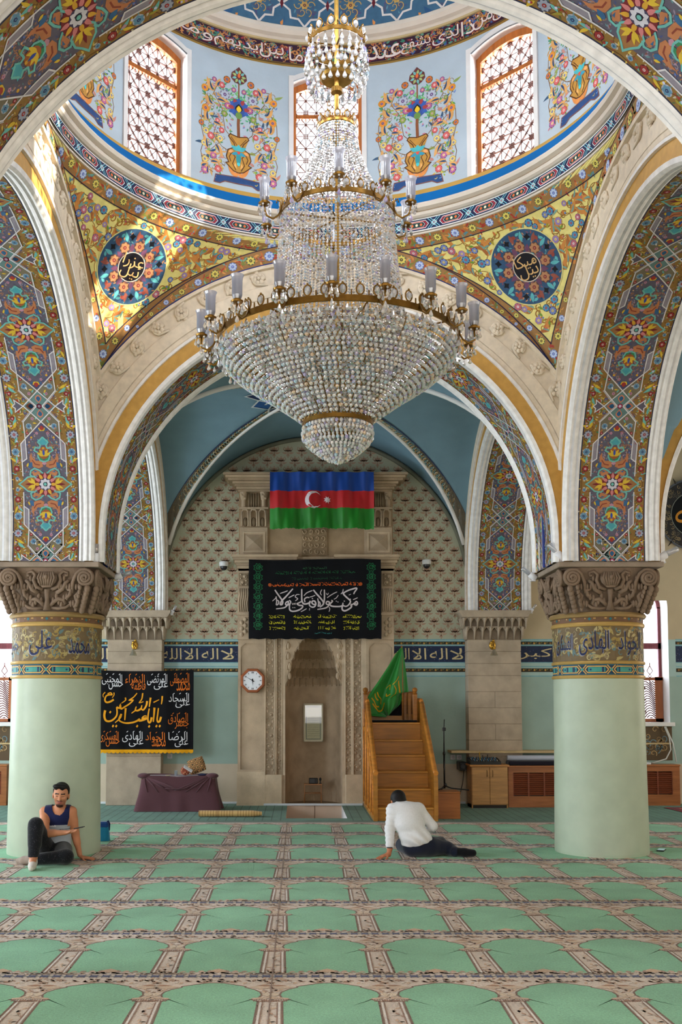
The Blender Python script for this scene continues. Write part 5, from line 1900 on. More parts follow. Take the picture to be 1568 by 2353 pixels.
def mihrab():
    t = thing('prayer_niche', 'carved pale stone prayer niche in the wall, under the striped flag and black banner', 'prayer niche', (XM, WALL_Y, 0))
    t_loc = (XM, WALL_Y, 0)
    def B(mb, nm, mat=M['stone'], par=None):
        mb.v = [(x - XM, y - WALL_Y, z) for x, y, z in mb.v] if par is None else [(x - XM, y - WALL_Y, z) for x, y, z in mb.v]
        return mb.build(nm, mat, par or t)
    # side panels
    for (x0, x1) in ((-0.99, -0.55), (1.13, 1.59)):
        mb = MB()
        a, b = x0 + 0.045, x1 - 0.035
        y = MF
        for (u0, u1, z0, z1) in ((x0, a, 0, 4.03), (b, x1, 0, 4.03), (a, b, 0, 0.585), (a, b, 2.66, 4.03)):
            mb.box(u0, y, z0, u1, WALL_Y + 0.01, z1, MS)
        # stepped recess
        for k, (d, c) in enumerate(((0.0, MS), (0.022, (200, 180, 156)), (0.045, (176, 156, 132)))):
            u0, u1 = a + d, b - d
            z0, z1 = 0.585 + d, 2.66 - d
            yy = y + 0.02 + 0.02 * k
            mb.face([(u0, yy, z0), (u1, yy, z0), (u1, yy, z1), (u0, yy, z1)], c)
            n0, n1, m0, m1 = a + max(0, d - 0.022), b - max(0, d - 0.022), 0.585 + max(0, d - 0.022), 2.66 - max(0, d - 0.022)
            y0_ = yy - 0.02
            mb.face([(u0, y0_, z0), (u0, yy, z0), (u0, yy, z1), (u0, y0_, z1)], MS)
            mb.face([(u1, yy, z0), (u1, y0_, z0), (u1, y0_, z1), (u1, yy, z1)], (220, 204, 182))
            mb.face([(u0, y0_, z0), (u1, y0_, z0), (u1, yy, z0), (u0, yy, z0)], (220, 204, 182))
        for s, xx in ((1, a + 0.03), (-1, b - 0.03)):   # chamfered upper corners of the panel
            mb.face([(xx - s * 0.03, y - 0.001, 2.66), (xx - s * 0.03, y - 0.001, 2.59), (xx + s * 0.05, y - 0.001, 2.66)], MS)
        mb.box(x0 - 0.01, y - 0.008, 0.0, x1 + 0.01, y + 0.01, 0.55, (204, 184, 156))
        mb.box(x0 - 0.015, y - 0.02, 0.0, x1 + 0.015, y, 0.05, (204, 184, 156))
        B(mb, 'side_panel')
    # carved borders round the opening
    for i, (x0, x1, y, step) in enumerate(((-0.535, -0.385, MF + 0.03, 0.17), (-0.355, -0.265, MF + 0.06, 0.12), (0.785, 0.885, MF + 0.06, 0.12), (0.915, 1.06, MF + 0.03, 0.17))):
        mb = MB()
        mb.box(x0, y, 0.50, x1, WALL_Y + 0.01, 2.95, (168, 148, 124))
        vine(mb, (x0 + x1) / 2, 0.54, 2.93, x1 - x0, y, MS, step, 0.009)
        for e in (x0, x1):
            mb.tube([(e, y - 0.005, 0.50), (e, y - 0.005, 2.95)], 0.013, 6, (206, 186, 160))
        B(mb, 'carved_border')
    # plain margins, plinth blocks and spandrel
    mb = MB()
    for (x0, x1, y) in ((-0.55, -0.535, MF), (-0.385, -0.355, MF + 0.02), (-0.265, -0.21, MF + 0.05), (0.73, 0.785, MF + 0.05), (0.885, 0.915, MF + 0.02), (1.06, 1.13, MF)):
        mb.box(x0, y, 0.0, x1, WALL_Y + 0.01, 3.0, (208, 188, 162))
    for (x0, x1) in ((-0.55, -0.26), (0.78, 1.13)):
        mb.box(x0, MF - 0.005, 0.0, x1, MF + 0.12, 0.50, (206, 186, 158), 0.008)
    mb.box(-0.55, MF + 0.02, 2.95, 1.13, WALL_Y + 0.01, 4.03, MS)
    B(mb, 'margin')
    # niche shell
    mb = MB()
    hw = 0.47
    edge = [(hw, 0.0), (hw, 1.98), (hw - 0.02, 2.02), (hw - 0.045, 2.06), (hw - 0.05, 2.14), (hw - 0.085, 2.20), (hw - 0.10, 2.24), (hw - 0.105, 2.36), (hw - 0.14, 2.46), (hw - 0.19, 2.58), (hw - 0.27, 2.70), (hw - 0.38, 2.80), (0.0, 2.86)]
    ng = 16
    def plan(s, k):
        """half octagon plan: s in -1..1"""
        a = s * pi / 2
        return (k * hw * sin(a), 0.74 * k * max(0.0, cos(a)) ** 0.7)
    IN = (186, 164, 138)
    mb.grid(lambda u, v: (XM + plan(2 * u - 1, 1)[0], MF + 0.06 + plan(2 * u - 1, 1)[1], v * 2.02), 20, 6, IN)
    mb.face([(XM - hw, MF, 0.001), (XM + hw, MF, 0.001), (XM + hw, WALL_Y + 0.6, 0.001), (XM - hw, WALL_Y + 0.6, 0.001)], (150, 130, 106))
    for s in (-1, 1):       # spandrel plates left and right of the pointed opening
        for (a, b) in zip(edge[:-1], edge[1:]):
            q = [(XM + s * a[0], MF + 0.05, a[1]), (XM + s * b[0], MF + 0.05, b[1]), (XM + s * hw, MF + 0.05, b[1]), (XM + s * hw, MF + 0.05, a[1])]
            mb.face(q if s > 0 else q[::-1], MS)
            q = [(XM + s * a[0], MF + 0.05, a[1]), (XM + s * b[0], MF + 0.05, b[1]), (XM + s * b[0], MF + 0.14, b[1]), (XM + s * a[0], MF + 0.14, a[1])]
            mb.face(q, (206, 186, 160))
        for k in range(5):
            r = [(0.40, 2.12), (0.40, 2.28), (0.42, 2.45), (0.42, 2.62), (0.36, 2.78)][k]
            mb.ball((XM + s * r[0], MF + 0.045, r[1]), (0.035, 0.02, 0.06), MS, 6, 5)
            mb.tube([(XM + s * (r[0] + 0.03), MF + 0.05, r[1] - 0.06), (XM + s * (r[0] + 0.045), MF + 0.04, r[1]), (XM + s * (r[0] + 0.01), MF + 0.045, r[1] + 0.07)], 0.012, 5, MS)
    B(mb, 'niche_shell')
    mb = MB()
    # stalactite hood: stepped tiers of scalloped cells
    tiers = [(2.00, 1.0, 12), (2.14, 0.93, 11), (2.28, 0.84, 10), (2.43, 0.72, 9), (2.58, 0.56, 7), (2.72, 0.36, 5)]
    for i, (z, k, n) in enumerate(tiers):
        k2 = tiers[i + 1][1] if i + 1 < len(tiers) else 0.12
        zt = z + 0.14
        c = [(170, 148, 122), (150, 128, 102)][i % 2]
        m = n * 8
        def fn(u, v):
            s = 2 * u - 1
            sc = abs(sin(pi * n * u))
            kk = k + (k2 - k) * v - 0.035 * (1 - sc) * (1 - v)
            x, y = plan(s, kk)
            return (XM + x, MF + 0.06 + y, z + (zt - z) * (v ** 0.6) - 0.015 * sc * (1 - v))
        mb.grid(fn, m, 4, c)
        for j in range(n + 1):
            x, y = plan(2 * j / n - 1, k - 0.03)
            mb.tube([(XM + x, MF + 0.06 + y, z - 0.04), (XM + x * 0.97, MF + 0.06 + y * 0.97, z + 0.10)], [0.006, 0.016], 5, c)
    B(mb, 'stalactite_hood')
    # cornice under the banner, the upper stage and the crowning cornice
    def cornice(nm, x0, x1, z0, z1, y, steps):
        mb = MB()
        n = len(steps)
        for i, d in enumerate(steps):
            za, zb = z0 + (z1 - z0) * i / n, z0 + (z1 - z0) * (i + 1) / n
            mb.box(x0 - d, y - d, za, x1 + d, WALL_Y + 0.01, zb - 0.003, (196, 174, 146) if i % 2 else (178, 156, 130))
        B(mb, nm)
    cornice('cornice', -0.99, -0.10, 3.86, 4.13, MF, [0.0, 0.02, 0.035, 0.06, 0.085, 0.10])
    cornice('cornice', 0.70, 1.59, 3.86, 4.13, MF, [0.0, 0.02, 0.035, 0.06, 0.085, 0.10])
    cornice('cornice', -0.10, 0.70, 4.03, 4.10, MF + 0.02, [0.0, 0.02])
    mb = MB()
    mb.box(-0.99, MF + 0.08, 4.10, 1.59, WALL_Y + 0.01, 5.22, (176, 152, 122))
    B(mb, 'upper_stage')
    for x0 in (-0.97, 1.11):
        mb = MB()
        x1 = x0 + 0.46
        y = MF + 0.03
        mb.box(x0, y, 4.12, x1, MF + 0.10, 4.60, MS)
        # sunk square with a pyramid
        u0, u1, z0, z1 = x0 + 0.07, x1 - 0.06, 4.20, 4.50
        mb.box(u0 - 0.02, y - 0.015, z0 - 0.02, u0, y, z1 + 0.02, (206, 186, 158)); mb.box(u1, y - 0.015, z0 - 0.02, u1 + 0.02, y, z1 + 0.02, (206, 186, 158))
        mb.box(u0, y - 0.015, z1, u1, y, z1 + 0.02, (206, 186, 158)); mb.box(u0, y - 0.015, z0 - 0.02, u1, y, z0, (206, 186, 158))
        c = ((u0 + u1) / 2, y - 0.05, (z0 + z1) / 2)
        P4 = [(u0 + 0.02, y - 0.002, z0 + 0.02), (u1 - 0.02, y - 0.002, z0 + 0.02), (u1 - 0.02, y - 0.002, z1 - 0.02), (u0 + 0.02, y - 0.002, z1 - 0.02)]
        for i in range(4):
            mb.face([P4[i], P4[(i + 1) % 4], c], (170, 150, 126))
        B(mb, 'pyramid_block')
        mb = MB()
        # fluted corbels and dwarf columns above
        for i in range(3):
            xx = x0 + 0.085 + 0.145 * i
            mb.tube([(xx - 0.055, y + 0.01, 4.62), (xx - 0.055, y - 0.005, 4.88)], 0.016, 6, MS); mb.tube([(xx + 0.055, y + 0.01, 4.62), (xx + 0.055, y - 0.005, 4.88)], 0.016, 6, MS)
            mb.ball((xx, y + 0.05, 4.70), (0.045, 0.05, 0.08), (146, 126, 102), 8, 6)
            mb.tube([(xx - 0.05, y, 4.86), (xx - 0.03, y - 0.01, 4.90), (xx + 0.03, y - 0.01, 4.90), (xx + 0.05, y, 4.86)], 0.016, 5, MS)
        mb.box(x0 - 0.01, y - 0.02, 4.905, x1 + 0.01, MF + 0.10, 4.94, MS)
        for xx in (x0 + 0.06, x0 + 0.40):
            mb.lathe([(0.045, 4.94), (0.04, 4.96), (0.038, 5.06), (0.05, 5.08), (0.065, 5.17), (0.07, 5.20)], xx, y + 0.03, 10, MS)
            for k in range(4):
                mb.ball((xx + 0.03 * cos(k * 1.6), y - 0.02, 5.09 + 0.03 * k), (0.025, 0.02, 0.018), MS, 6, 4)
        for i in range(5):
            mb.tube([(x0 + 0.15 + 0.04 * i, y + 0.03, 4.95), (x0 + 0.15 + 0.04 * i, y + 0.03, 5.18)], 0.014, 6, (150, 130, 106))
        B(mb, 'corbel_block')
    mb = MB()
    mb.box(0.065, MF + 0.045, 4.13, 0.485, MF + 0.09, 4.62, (150, 128, 100))
    rnd = random.Random(3)
    for i in range(4):
        for j in range(4):
            cx, cz = 0.12 + 0.10 * i, 4.19 + 0.115 * j
            pts = [(cx + 0.042 * (1 - 0.1 * q) * cos(q * 0.8 + i + j), MF + 0.04, cz + 0.05 * (1 - 0.1 * q) * sin(q * 0.8 + i + j)) for q in range(8)]
            mb.tube(pts, 0.010, 5, (184, 160, 130))
    B(mb, 'carved_tablet')
    cornice('cornice', -1.0, 1.58, 5.20, 5.48, MF + 0.0, [0.0, 0.03, 0.055, 0.09, 0.16, 0.20, 0.235])
    # carved consoles flanking the banner
    for x0 in (-1.0, 1.385):
        mb = MB()
        x1 = x0 + 0.20
        mb.box(x0, MF - 0.05, 2.72, x1, MF + 0.01, 3.86, MS)
        mb.box(x0 + 0.02, MF - 0.06, 3.60, x1 - 0.02, MF - 0.05, 3.82, (150, 130, 106))
        vine(mb, (x0 + x1) / 2, 3.61, 3.81, 0.15, MF - 0.065, MS, 0.1, 0.008)
        for i in range(5):
            xx = x0 + 0.03 + 0.035 * i
            mb.tube([(xx, MF - 0.055, 3.18), (xx - 0.012, MF - 0.075, 3.32), (xx + 0.006, MF - 0.085, 3.45), (xx, MF - 0.065, 3.56)], 0.016, 6, MS)
        mb.box(x0 - 0.015, MF - 0.08, 3.12, x1 + 0.015, MF, 3.16, MS)
        for i in range(6):
            mb.ball((x0 + 0.10 + 0.03 * (i % 2 * 2 - 1), MF - 0.055, 2.80 + 0.05 * i), (0.035, 0.02, 0.04), MS, 6, 4)
        B(mb, 'console')
    return t


mihrab()

# white skirting rail along the wall
mb = MB()
for (a, b) in ((-4.7, -3.16), (-2.24, -1.0), (-0.56, 1.06), (2.05, 2.79)):
    mb.box(a, WALL_Y - 0.33 if a > -1 and b < 1.2 else WALL_Y - 0.03, 0.0, b, WALL_Y - 0.30 if a > -1 and b < 1.2 else WALL_Y, 0.035, (214, 220, 226), 0.005)
struct('baseboard_back', mb, M['plastic'])

# ------------------------------------------------------------------ ground-floor windows of the qibla wall
for k, (a, b) in enumerate(HOLE):
    fr = MB()
    y = WALL_Y + 0.34
    c, r = (a + b) / 2, (b - a) / 2
    FW = (120, 60, 66)
    for x in (a, b - 0.05):
        fr.box(x, y, 1.35, x + 0.05, y + 0.06, 3.32, FW)
    fr.box(a, y, 1.35, b, y + 0.06, 1.40, FW); fr.box(a, y, 2.60, b, y + 0.06, 2.70, FW); fr.box(c - 0.02, y, 2.70, c + 0.02, y + 0.05, 3.66, FW)
    for i in range(14):
        t0, t1 = pi * i / 14, pi * (i + 1) / 14
        fr.prism([(c + r * cos(t0), 3.30 + r * sin(t0)), (c + r * cos(t1), 3.30 + r * sin(t1)), (c + (r - .06) * cos(t1), 3.30 + (r - .06) * sin(t1)), (c + (r - .06) * cos(t0), 3.30 + (r - .06) * sin(t0))], y, y + 0.06, FW)
    w = struct('window_%d' % (9 + k), fr, M['dark_wood'])
    gl = MB(); gl.face([(a, y + 0.03, 1.4), (b, y + 0.03, 1.4), (b, y + 0.03, 3.3), (c, y + 0.03, 3.7), (a, y + 0.03, 3.3)], (250, 250, 255)); gl.build('pane', M['pane'], w)
    # lower wooden grille with wavy lines
    g = MB()
    yy = y - 0.06
    GW = (156, 92, 56)
    g.box(a + 0.01, yy, 1.36, a + 0.05, yy + 0.03, 2.10, GW); g.box(b - 0.14, yy, 1.36, b - 0.01, yy + 0.03, 2.12, GW); g.box(a, yy, 1.36, b, yy + 0.03, 1.41, GW); g.box(a, yy, 2.06, b, yy + 0.03, 2.11, GW)
    for i in range(-8, 22):
        pts = []
        for j in range(14):
            u = j / 13
            x = a + 0.05 + (b - 0.14 - a - 0.05) * u
            z = 1.42 + 0.042 * i + 0.09 * sin(2 * pi * u * 1.5 + i * 0.10) + 0.10 * u
            if 1.40 < z < 2.07: pts.append((x, yy + 0.015, z))
            elif len(pts) > 1:
                g.tube(pts, 0.010, 4, (110, 66, 54)); pts = []
            else: pts = []
        if len(pts) > 1: g.tube(pts, 0.010, 4, (110, 66, 54))
    for i in range(3):
        for j in range(2):
            g.ball((a + 0.2 + 0.3 * j, yy + 0.01, 1.53 + 0.2 * i), 0.022, (110, 60, 50), 6, 4)
    for xx in (a + 0.25, c + 0.05, b - 0.22):    # onion finials along the top rail
        g.tube([(xx, yy + 0.015, 2.11), (xx - 0.03, yy + 0.015, 2.13), (xx, yy + 0.015, 2.16), (xx - 0.05, yy + 0.015, 2.22), (xx, yy + 0.015, 2.31), (xx, yy + 0.015, 2.36)], 0.008, 5, (120, 60, 44))
        g.tube([(xx, yy + 0.015, 2.11), (xx + 0.03, yy + 0.015, 2.13), (xx, yy + 0.015, 2.16), (xx + 0.05, yy + 0.015, 2.22), (xx, yy + 0.015, 2.31)], 0.008, 5, (120, 60, 44))
    g.build('grille', M['dark_wood'], w)

# ------------------------------------------------------------------ cloth helpers
def cloth_sheet(name, x0, x1, z0, z1, y, pat, mat, fold, parent=None, nx=60, nz=30, base=(14, 14, 18), top=None, thick=0.006, by_row=None, hem=None):
    """a hanging sheet with folds; pat is laid on its front"""
    mb = MB()
    tp = top or (lambda u: 0.0)
    bt = hem or (lambda u: 0.0)
    def F(u, v, h=0.0):
        U = (u - x0) / (x1 - x0); V = (v - z0) / (z1 - z0)
        return (u, y - fold(U, V) - h, v + tp(U) * V + bt(U) * (1 - V))
    col = (lambda u, v: by_row(u, v)) if by_row else base
    mb.grid(lambda u, v: F(x0 + (x1 - x0) * u, z0 + (z1 - z0) * v), nx, nz, col)
    mb.grid(lambda u, v: F(x1 - (x1 - x0) * u, z0 + (z1 - z0) * v, -thick), nx, nz, col)
    for (ua, ub) in ((x0, x0), (x1, x1)):
        pass
    mb.grid(lambda u, v: F(x0 + (x1 - x0) * u, z0, -thick * v), nx, 1, col)
    mb.grid(lambda u, v: F(x0 + (x1 - x0) * u, z1, -thick * v), nx, 1, col)
    for ux in (x0, x1):
        mb.grid(lambda u, v: F(ux, z0 + (z1 - z0) * u, -thick * v), nz, 1, col)
    o = mb.build(name, mat, parent)
    return o, F


# ------------------------------------------------------------------ national flag over the niche
FX0, FX1, FZ0, FZ1, FY = -0.46, 1.245, 4.53, 5.455, 16.27
ffold = lambda U, V: 0.040 * sin(2 * pi * (U * 3.1 + 0.45 * (V - 0.5))) * (0.35 + 0.65 * (1 - V)) + 0.022 * sin(2 * pi * (U * 6.3 - 0.5 * V)) + 0.008 * sin(2 * pi * U * 13 + 3 * V)
tri = lambda u, v: (0, 62, 150) if v > 0.665 else (190, 18, 26) if v > 0.335 else (20, 128, 24)
fl, FF = cloth_sheet('flag', FX0, FX1, FZ0, FZ1, FY, None, M['satin'], ffold, nx=72, nz=36, by_row=tri, hem=lambda U: 0.012 * sin(U * 47) * sin(U * 131) + 0.015 * sin(pi * U) - 0.02)
tag(fl, 'blue, red and green striped flag with a white crescent and star, hung above the niche', 'flag')
p = Pat(0.05)
cx, cz, r = 0.255, 4.995, 0.14
cres = []
for i in range(25):
    a = 0.62 + (2 * pi - 1.24) * i / 24
    cres.append((cx + r * cos(a), cz + r * sin(a)))
for i in range(25):
    a = (2 * pi - 0.78) - (2 * pi - 1.56) * i / 24
    cres.append((cx + 0.035 + r * 0.80 * cos(a), cz + r * 0.80 * sin(a)))
for i in range(24):
    p.poly([cres[i], cres[i + 1], cres[48 - i], cres[49 - i]], (226, 216, 222), 2)
mb = MB(); p.lay(mb, lambda u, v, h: FF(u, v, 0.003 + h), 0.001)
mb.build('crescent', M['satin'], fl)
p = Pat(0.05)
p.star(cx + 0.225, cz, 0.062, 0.034, 8, (226, 216, 222), 2, pi / 8)
mb = MB(); p.lay(mb, lambda u, v, h: FF(u, v, 0.003 + h), 0.001)
mb.build('star', M['satin'], fl)

# ------------------------------------------------------------------ black banner with the white line of calligraphy
BX0, BX1, BZ0, BZ1, BY = -0.808, 1.365, 2.72, 4.03, 16.42
bfold = lambda U, V: 0.010 * sin(2 * pi * (U * 2.3 + 0.3 * V)) + 0.006 * sin(2 * pi * (U * 5 - V))
bn, BF = cloth_sheet('banner', BX0, BX1, BZ0, BZ1, BY, None, M['cloth'], bfold, nx=40, nz=20, base=(12, 13, 18), top=lambda U: -0.012 * sin(pi * U * 2), hem=lambda U: 0.008 * sin(U * 60))
tag(bn, 'wide black banner with one big white calligraphic line, hung across the niche', 'banner')
bp = lambda a, b: (BX0 + (a + 3) / 1568 * 1.0 * (BX1 - BX0) * 1.0, BZ1 - (b - 24) / 912 * (BZ1 - BZ0))       # banner sheet coordinates
WCAL = [([(85, 100), (130, 170), (190, 255), (215, 300), (200, 345), (175, 345), (195, 290), (260, 215), (330, 140), (380, 88)], 26), ([(105, 210), (115, 290), (110, 345), (135, 345), (150, 300), (125, 270)], 20),
        ([(45, 285), (100, 235), (110, 210)], 14), ([(170, 165), (230, 140), (295, 112)], 16), ([(310, 230), (360, 210), (405, 190)], 16),
        ([(105, 415), (180, 412), (255, 385), (300, 330), (305, 290), (270, 305), (262, 340), (300, 350), (330, 330), (345, 300), (320, 270)], 22),
        ([(345, 300), (325, 370), (330, 430), (370, 460), (430, 455), (500, 420), (540, 385), (530, 360), (480, 355), (450, 335), (490, 310), (525, 290)], 24),
        ([(525, 90), (525, 200), (530, 290), (560, 335), (610, 340), (650, 320), (665, 290)], 26), ([(650, 240), (610, 235), (570, 260), (580, 310)], 22), ([(560, 205), (600, 165), (650, 140), (700, 118)], 16),
        ([(665, 300), (650, 360), (690, 390), (735, 380), (755, 340), (740, 295), (705, 290), (690, 320), (720, 345), (755, 340)], 24), ([(692, 245), (708, 257)], 22), ([(655, 230), (700, 215), (745, 195)], 14),
        ([(715, 105), (760, 165), (830, 250), (880, 320), (870, 360), (830, 395)], 26), ([(895, 110), (897, 220), (890, 310), (865, 365), (820, 400)], 24), ([(785, 250), (800, 330), (795, 380), (825, 365), (820, 320), (790, 300)], 20),
        ([(855, 110), (830, 165), (850, 205)], 14), ([(780, 430), (850, 428), (920, 405), (965, 365), (975, 310), (940, 300), (925, 335), (960, 350), (1000, 330), (1030, 300), (1010, 280)], 22), ([(940, 240), (990, 205), (1050, 175), (1105, 150)], 14),
        ([(1030, 300), (985, 340), (1010, 375), (1070, 390), (1140, 385), (1190, 365), (1200, 320)], 24), ([(1085, 297), (1097, 307)], 18), ([(1112, 308), (1124, 318)], 18),
        ([(1200, 360), (1240, 385), (1280, 375), (1310, 340), (1320, 300), (1270, 250), (1215, 190), (1210, 165), (1270, 135), (1340, 110), (1410, 85), (1425, 100), (1390, 150), (1375, 185)], 24), ([(1205, 100), (1195, 150), (1165, 180)], 14),
        ([(1215, 291), (1228, 303)], 20), ([(1314, 266), (1327, 278)], 20), ([(1440, 345), (1400, 335), (1385, 350), (1420, 360), (1440, 330), (1420, 300), (1395, 320), (1360, 350), (1320, 380)], 20),
        ([(1330, 345), (1340, 390), (1300, 430), (1240, 455), (1195, 440), (1185, 400), (1200, 370)], 26), ([(1365, 275), (1400, 258), (1440, 240)], 14), ([(510, 460), (560, 440), (605, 420)], 14), ([(655, 410), (650, 450)], 10),
        ([(970, 390), (985, 420), (970, 465)], 12), ([(420, 290), (460, 250), (420, 225), (440, 185), (490, 180)], 14), ([(365, 320), (380, 350), (400, 330), (415, 350), (425, 320)], 10), ([(374, 396), (388, 406)], 18), ([(404, 396), (418, 406)], 18),
        ([(1050, 270), (1090, 250), (1125, 200)], 12), ([(925, 165), (945, 190), (965, 160)], 12), ([(1295, 205), (1330, 190)], 12)]
p = Pat(0.08)


def smooth(pts, n=4):
    if len(pts) < 3: return pts
    out = []
    P_ = [pts[0]] + list(pts) + [pts[-1]]
    for i in range(1, len(P_) - 2):
        a, b, c, d = P_[i - 1:i + 3]
        for k in range(n):
            t = k / n
            out.append(tuple(0.5 * ((2 * b[j]) + (-a[j] + c[j]) * t + (2 * a[j] - 5 * b[j] + 4 * c[j] - d[j]) * t * t + (-a[j] + 3 * b[j] - 3 * c[j] + d[j]) * t ** 3) for j in range(2)))
    out.append(pts[-1])
    return out


def conv(a, b):     # strokes were drawn on a 1568 x 570 tablet covering this part of the sheet
    return (-0.465 + a / 1568 * 1.574, 3.637 - b / 570 * 0.574)
for pts, w in WCAL:
    p.line(smooth([conv(*q) for q in pts]), w * 0.00100, (214, 202, 206), 3, taper=lambda t: 1.0 - 0.25 * abs(2 * t - 1) ** 3)
rnd = random.Random(12)


def squiggle(p, x0, x1, z, h, col, dens=1.0, l=2):
    """lettering too small to read in the photograph"""
    x = x0
    while x < x1:
        w = rnd.uniform(0.5, 1.1) * h
        k = rnd.randrange(4)
        if k == 0: p.line([(x, z + h * 0.5), (x, z - h * 0.4)], h * 0.16, col, l)
        elif k == 1: p.line([(x, z + h * .1), (x + w * .3, z - h * .35), (x + w * .7, z - h * .3), (x + w * 0.9, z + h * .1)], h * 0.17, col, l)
        elif k == 2: p.line([(x, z - h * .2), (x + w * .4, z + h * .1), (x + w * .6, z - h * .25), (x + w * .9, z - h * .15)], h * 0.17, col, l)
        else: p.line([(x, z + h * .45), (x + w * .8, z + h * .2)], h * 0.12, col, l); p.disc(x + w * .3, z - h * .3, h * .12, col, l, 5)
        if rnd.random() < 0.4: p.disc(x + w * .4, z + h * .5, h * .08, col, l, 5)
        x += w * 0.75 / dens
squiggle(p, 0.08, 0.48, 3.885, 0.04, (44, 96, 62))
squiggle(p, -0.37, 0.90, 3.815, 0.055, (24, 84, 50))
squiggle(p, -0.10, 0.70, 3.715, 0.05, (20, 62, 40))
squiggle(p, -0.42, 1.00, 3.615, 0.06, (214, 96, 36), 1.25)
p.disc(-0.46, 3.615, 0.03, (180, 84, 34), 2, 10); p.disc(1.03, 3.615, 0.03, (180, 84, 34), 2, 10)
for i in range(4):
    for j in range(3):
        x = -0.48 + 0.405 * i + 0.005 * j
        squiggle(p, x, x + 0.27, 3.085 - 0.095 * j, 0.055, (190, 184, 40), 1.2)
squiggle(p, 0.27, 0.55, 2.815, 0.022, (60, 150, 150))
for sx in (-0.655, 1.205):
    for k in range(7):
        z = 3.895 - 0.158 * k
        o = p.star(sx, z, 0.078, 0.058, 8, (10, 34, 22), 1, pi / 8)
        p.line(o, 0.008, (30, 110, 70), 2, True)
        p.scroll(sx, z, 0.045, k, 1.2, 0.010, (30, 120, 72), 3); p.line([(sx - 0.03, z - 0.02), (sx + 0.03, z + 0.03)], 0.010, (24, 100, 60), 3); p.line([(sx + 0.02, z - 0.03), (sx + 0.025, z + 0.035)], 0.009, (30, 120, 72), 3)
mb = MB(); p.lay(mb, lambda u, v, h: BF(u, v, 0.002 + h), 0.0006)
mb.build('lettering', M['ink'], bn)

# ------------------------------------------------------------------ black banner with yellow fringe on the left pilaster
LX0, LX1, LZ0, LZ1, LY = -3.262, -1.715, 0.905, 2.19, 16.53
lfold = lambda U, V: 0.012 * sin(2 * pi * (U * 1.7 + 0.2 * V)) + 0.005 * sin(2 * pi * U * 6)
lb, LF = cloth_sheet('banner', LX0, LX1, LZ0, LZ1, LY, None, M['cloth'], lfold, nx=40, nz=20, base=(10, 10, 14), top=lambda U: 0.02 * (2 * U - 1) ** 2 + 0.01 * U)
tag(lb, 'square black banner with yellow and white calligraphy and yellow fringe, beside the green column', 'banner')
p = Pat(0.06)
YW, OG, WT_ = (236, 160, 24), (214, 110, 30), (226, 224, 228)
lc = lambda px, py: (LX0 + (px - 228) / 219 * 1.564, LZ1 - (py - 1543) / 180 * 1.28)
yc_ = lambda a, b: lc(230 + a / 10.45, 1580 + b / 10.45)
YCAL = [([(1470, 710), (1440, 810), (1395, 830), (1375, 770), (1390, 640), (1405, 500)], 45), ([(1310, 490), (1300, 650), (1285, 830)], 45), ([(1245, 720), (1220, 820), (1185, 845), (1155, 790), (1160, 650), (1185, 510)], 45),
        ([(1130, 730), (1060, 740), (1010, 740), (1060, 690), (1125, 690)], 35), ([(1130, 740), (1040, 780), (950, 800), (940, 770), (900, 800), (800, 840), (640, 860), (520, 830), (460, 770), (510, 640)], 48), ([(515, 640), (490, 740), (370, 850)], 35),
        ([(615, 500), (605, 650), (598, 790)], 42), ([(130, 560), (110, 680), (140, 790), (220, 820), (320, 780), (400, 690), (415, 590), (400, 480)], 48), ([(400, 480), (470, 500), (490, 430), (510, 520), (590, 470), (700, 400), (790, 310), (700, 310), (800, 240), (885, 140)], 38),
        ([(600, 250), (610, 310), (515, 385)], 30), ([(330, 300), (250, 350), (160, 370), (120, 310), (150, 220), (220, 190), (285, 185), (250, 140), (180, 170)], 40), ([(125, 130), (75, 190), (85, 255)], 22), ([(330, 135), (335, 190), (290, 260)], 22),
        ([(1130, 330), (1110, 440), (1040, 540), (990, 510), (1005, 430)], 42), ([(990, 510), (900, 560), (850, 540), (870, 460)], 42), ([(870, 540), (755, 625)], 30), ([(1020, 140), (1000, 280), (940, 370), (1040, 345)], 30), ([(1215, 250), (1200, 360), (1185, 470)], 42),
        ([(1285, 365), (1420, 300)], 26), ([(1495, 215), (1490, 320), (1475, 410)], 36)]
for pts, w in YCAL:
    p.line(smooth([yc_(*q) for q in pts]), w * 0.00072, YW, 3, taper=lambda t: 1.1 - 0.5 * t)
for (a, b) in ((250, 600), (320, 930), (400, 930), (895, 930), (1185, 935), (1360, 930), (1440, 930)):
    x, z = yc_(a, b)
    p.poly([(x - 0.02, z - 0.006), (x, z - 0.026), (x + 0.02, z + 0.004), (x, z + 0.024)], YW, 3)
names = [('محمد', 'المصطفى', OG, 391, 1551, 436, 1590), ('على', 'المرتضى', WT_, 338, 1551, 386, 1586), ('فاطمة', 'الزهراء', OG, 287, 1551, 334, 1586), ('حسن', 'المجتبى', WT_, 234, 1551, 282, 1586), ('على', 'السجاد', WT_, 388, 1596, 436, 1628),
         ('جعفر', 'الصادق', OG, 387, 1641, 434, 1676), ('على', 'الرضا', WT_, 388, 1683, 433, 1717), ('محمد', 'الجواد', OG, 335, 1684, 382, 1716), ('على', 'الهادى', WT_, 282, 1682, 330, 1716), ('حسن', 'العسكرى', OG, 230, 1682, 276, 1716)]
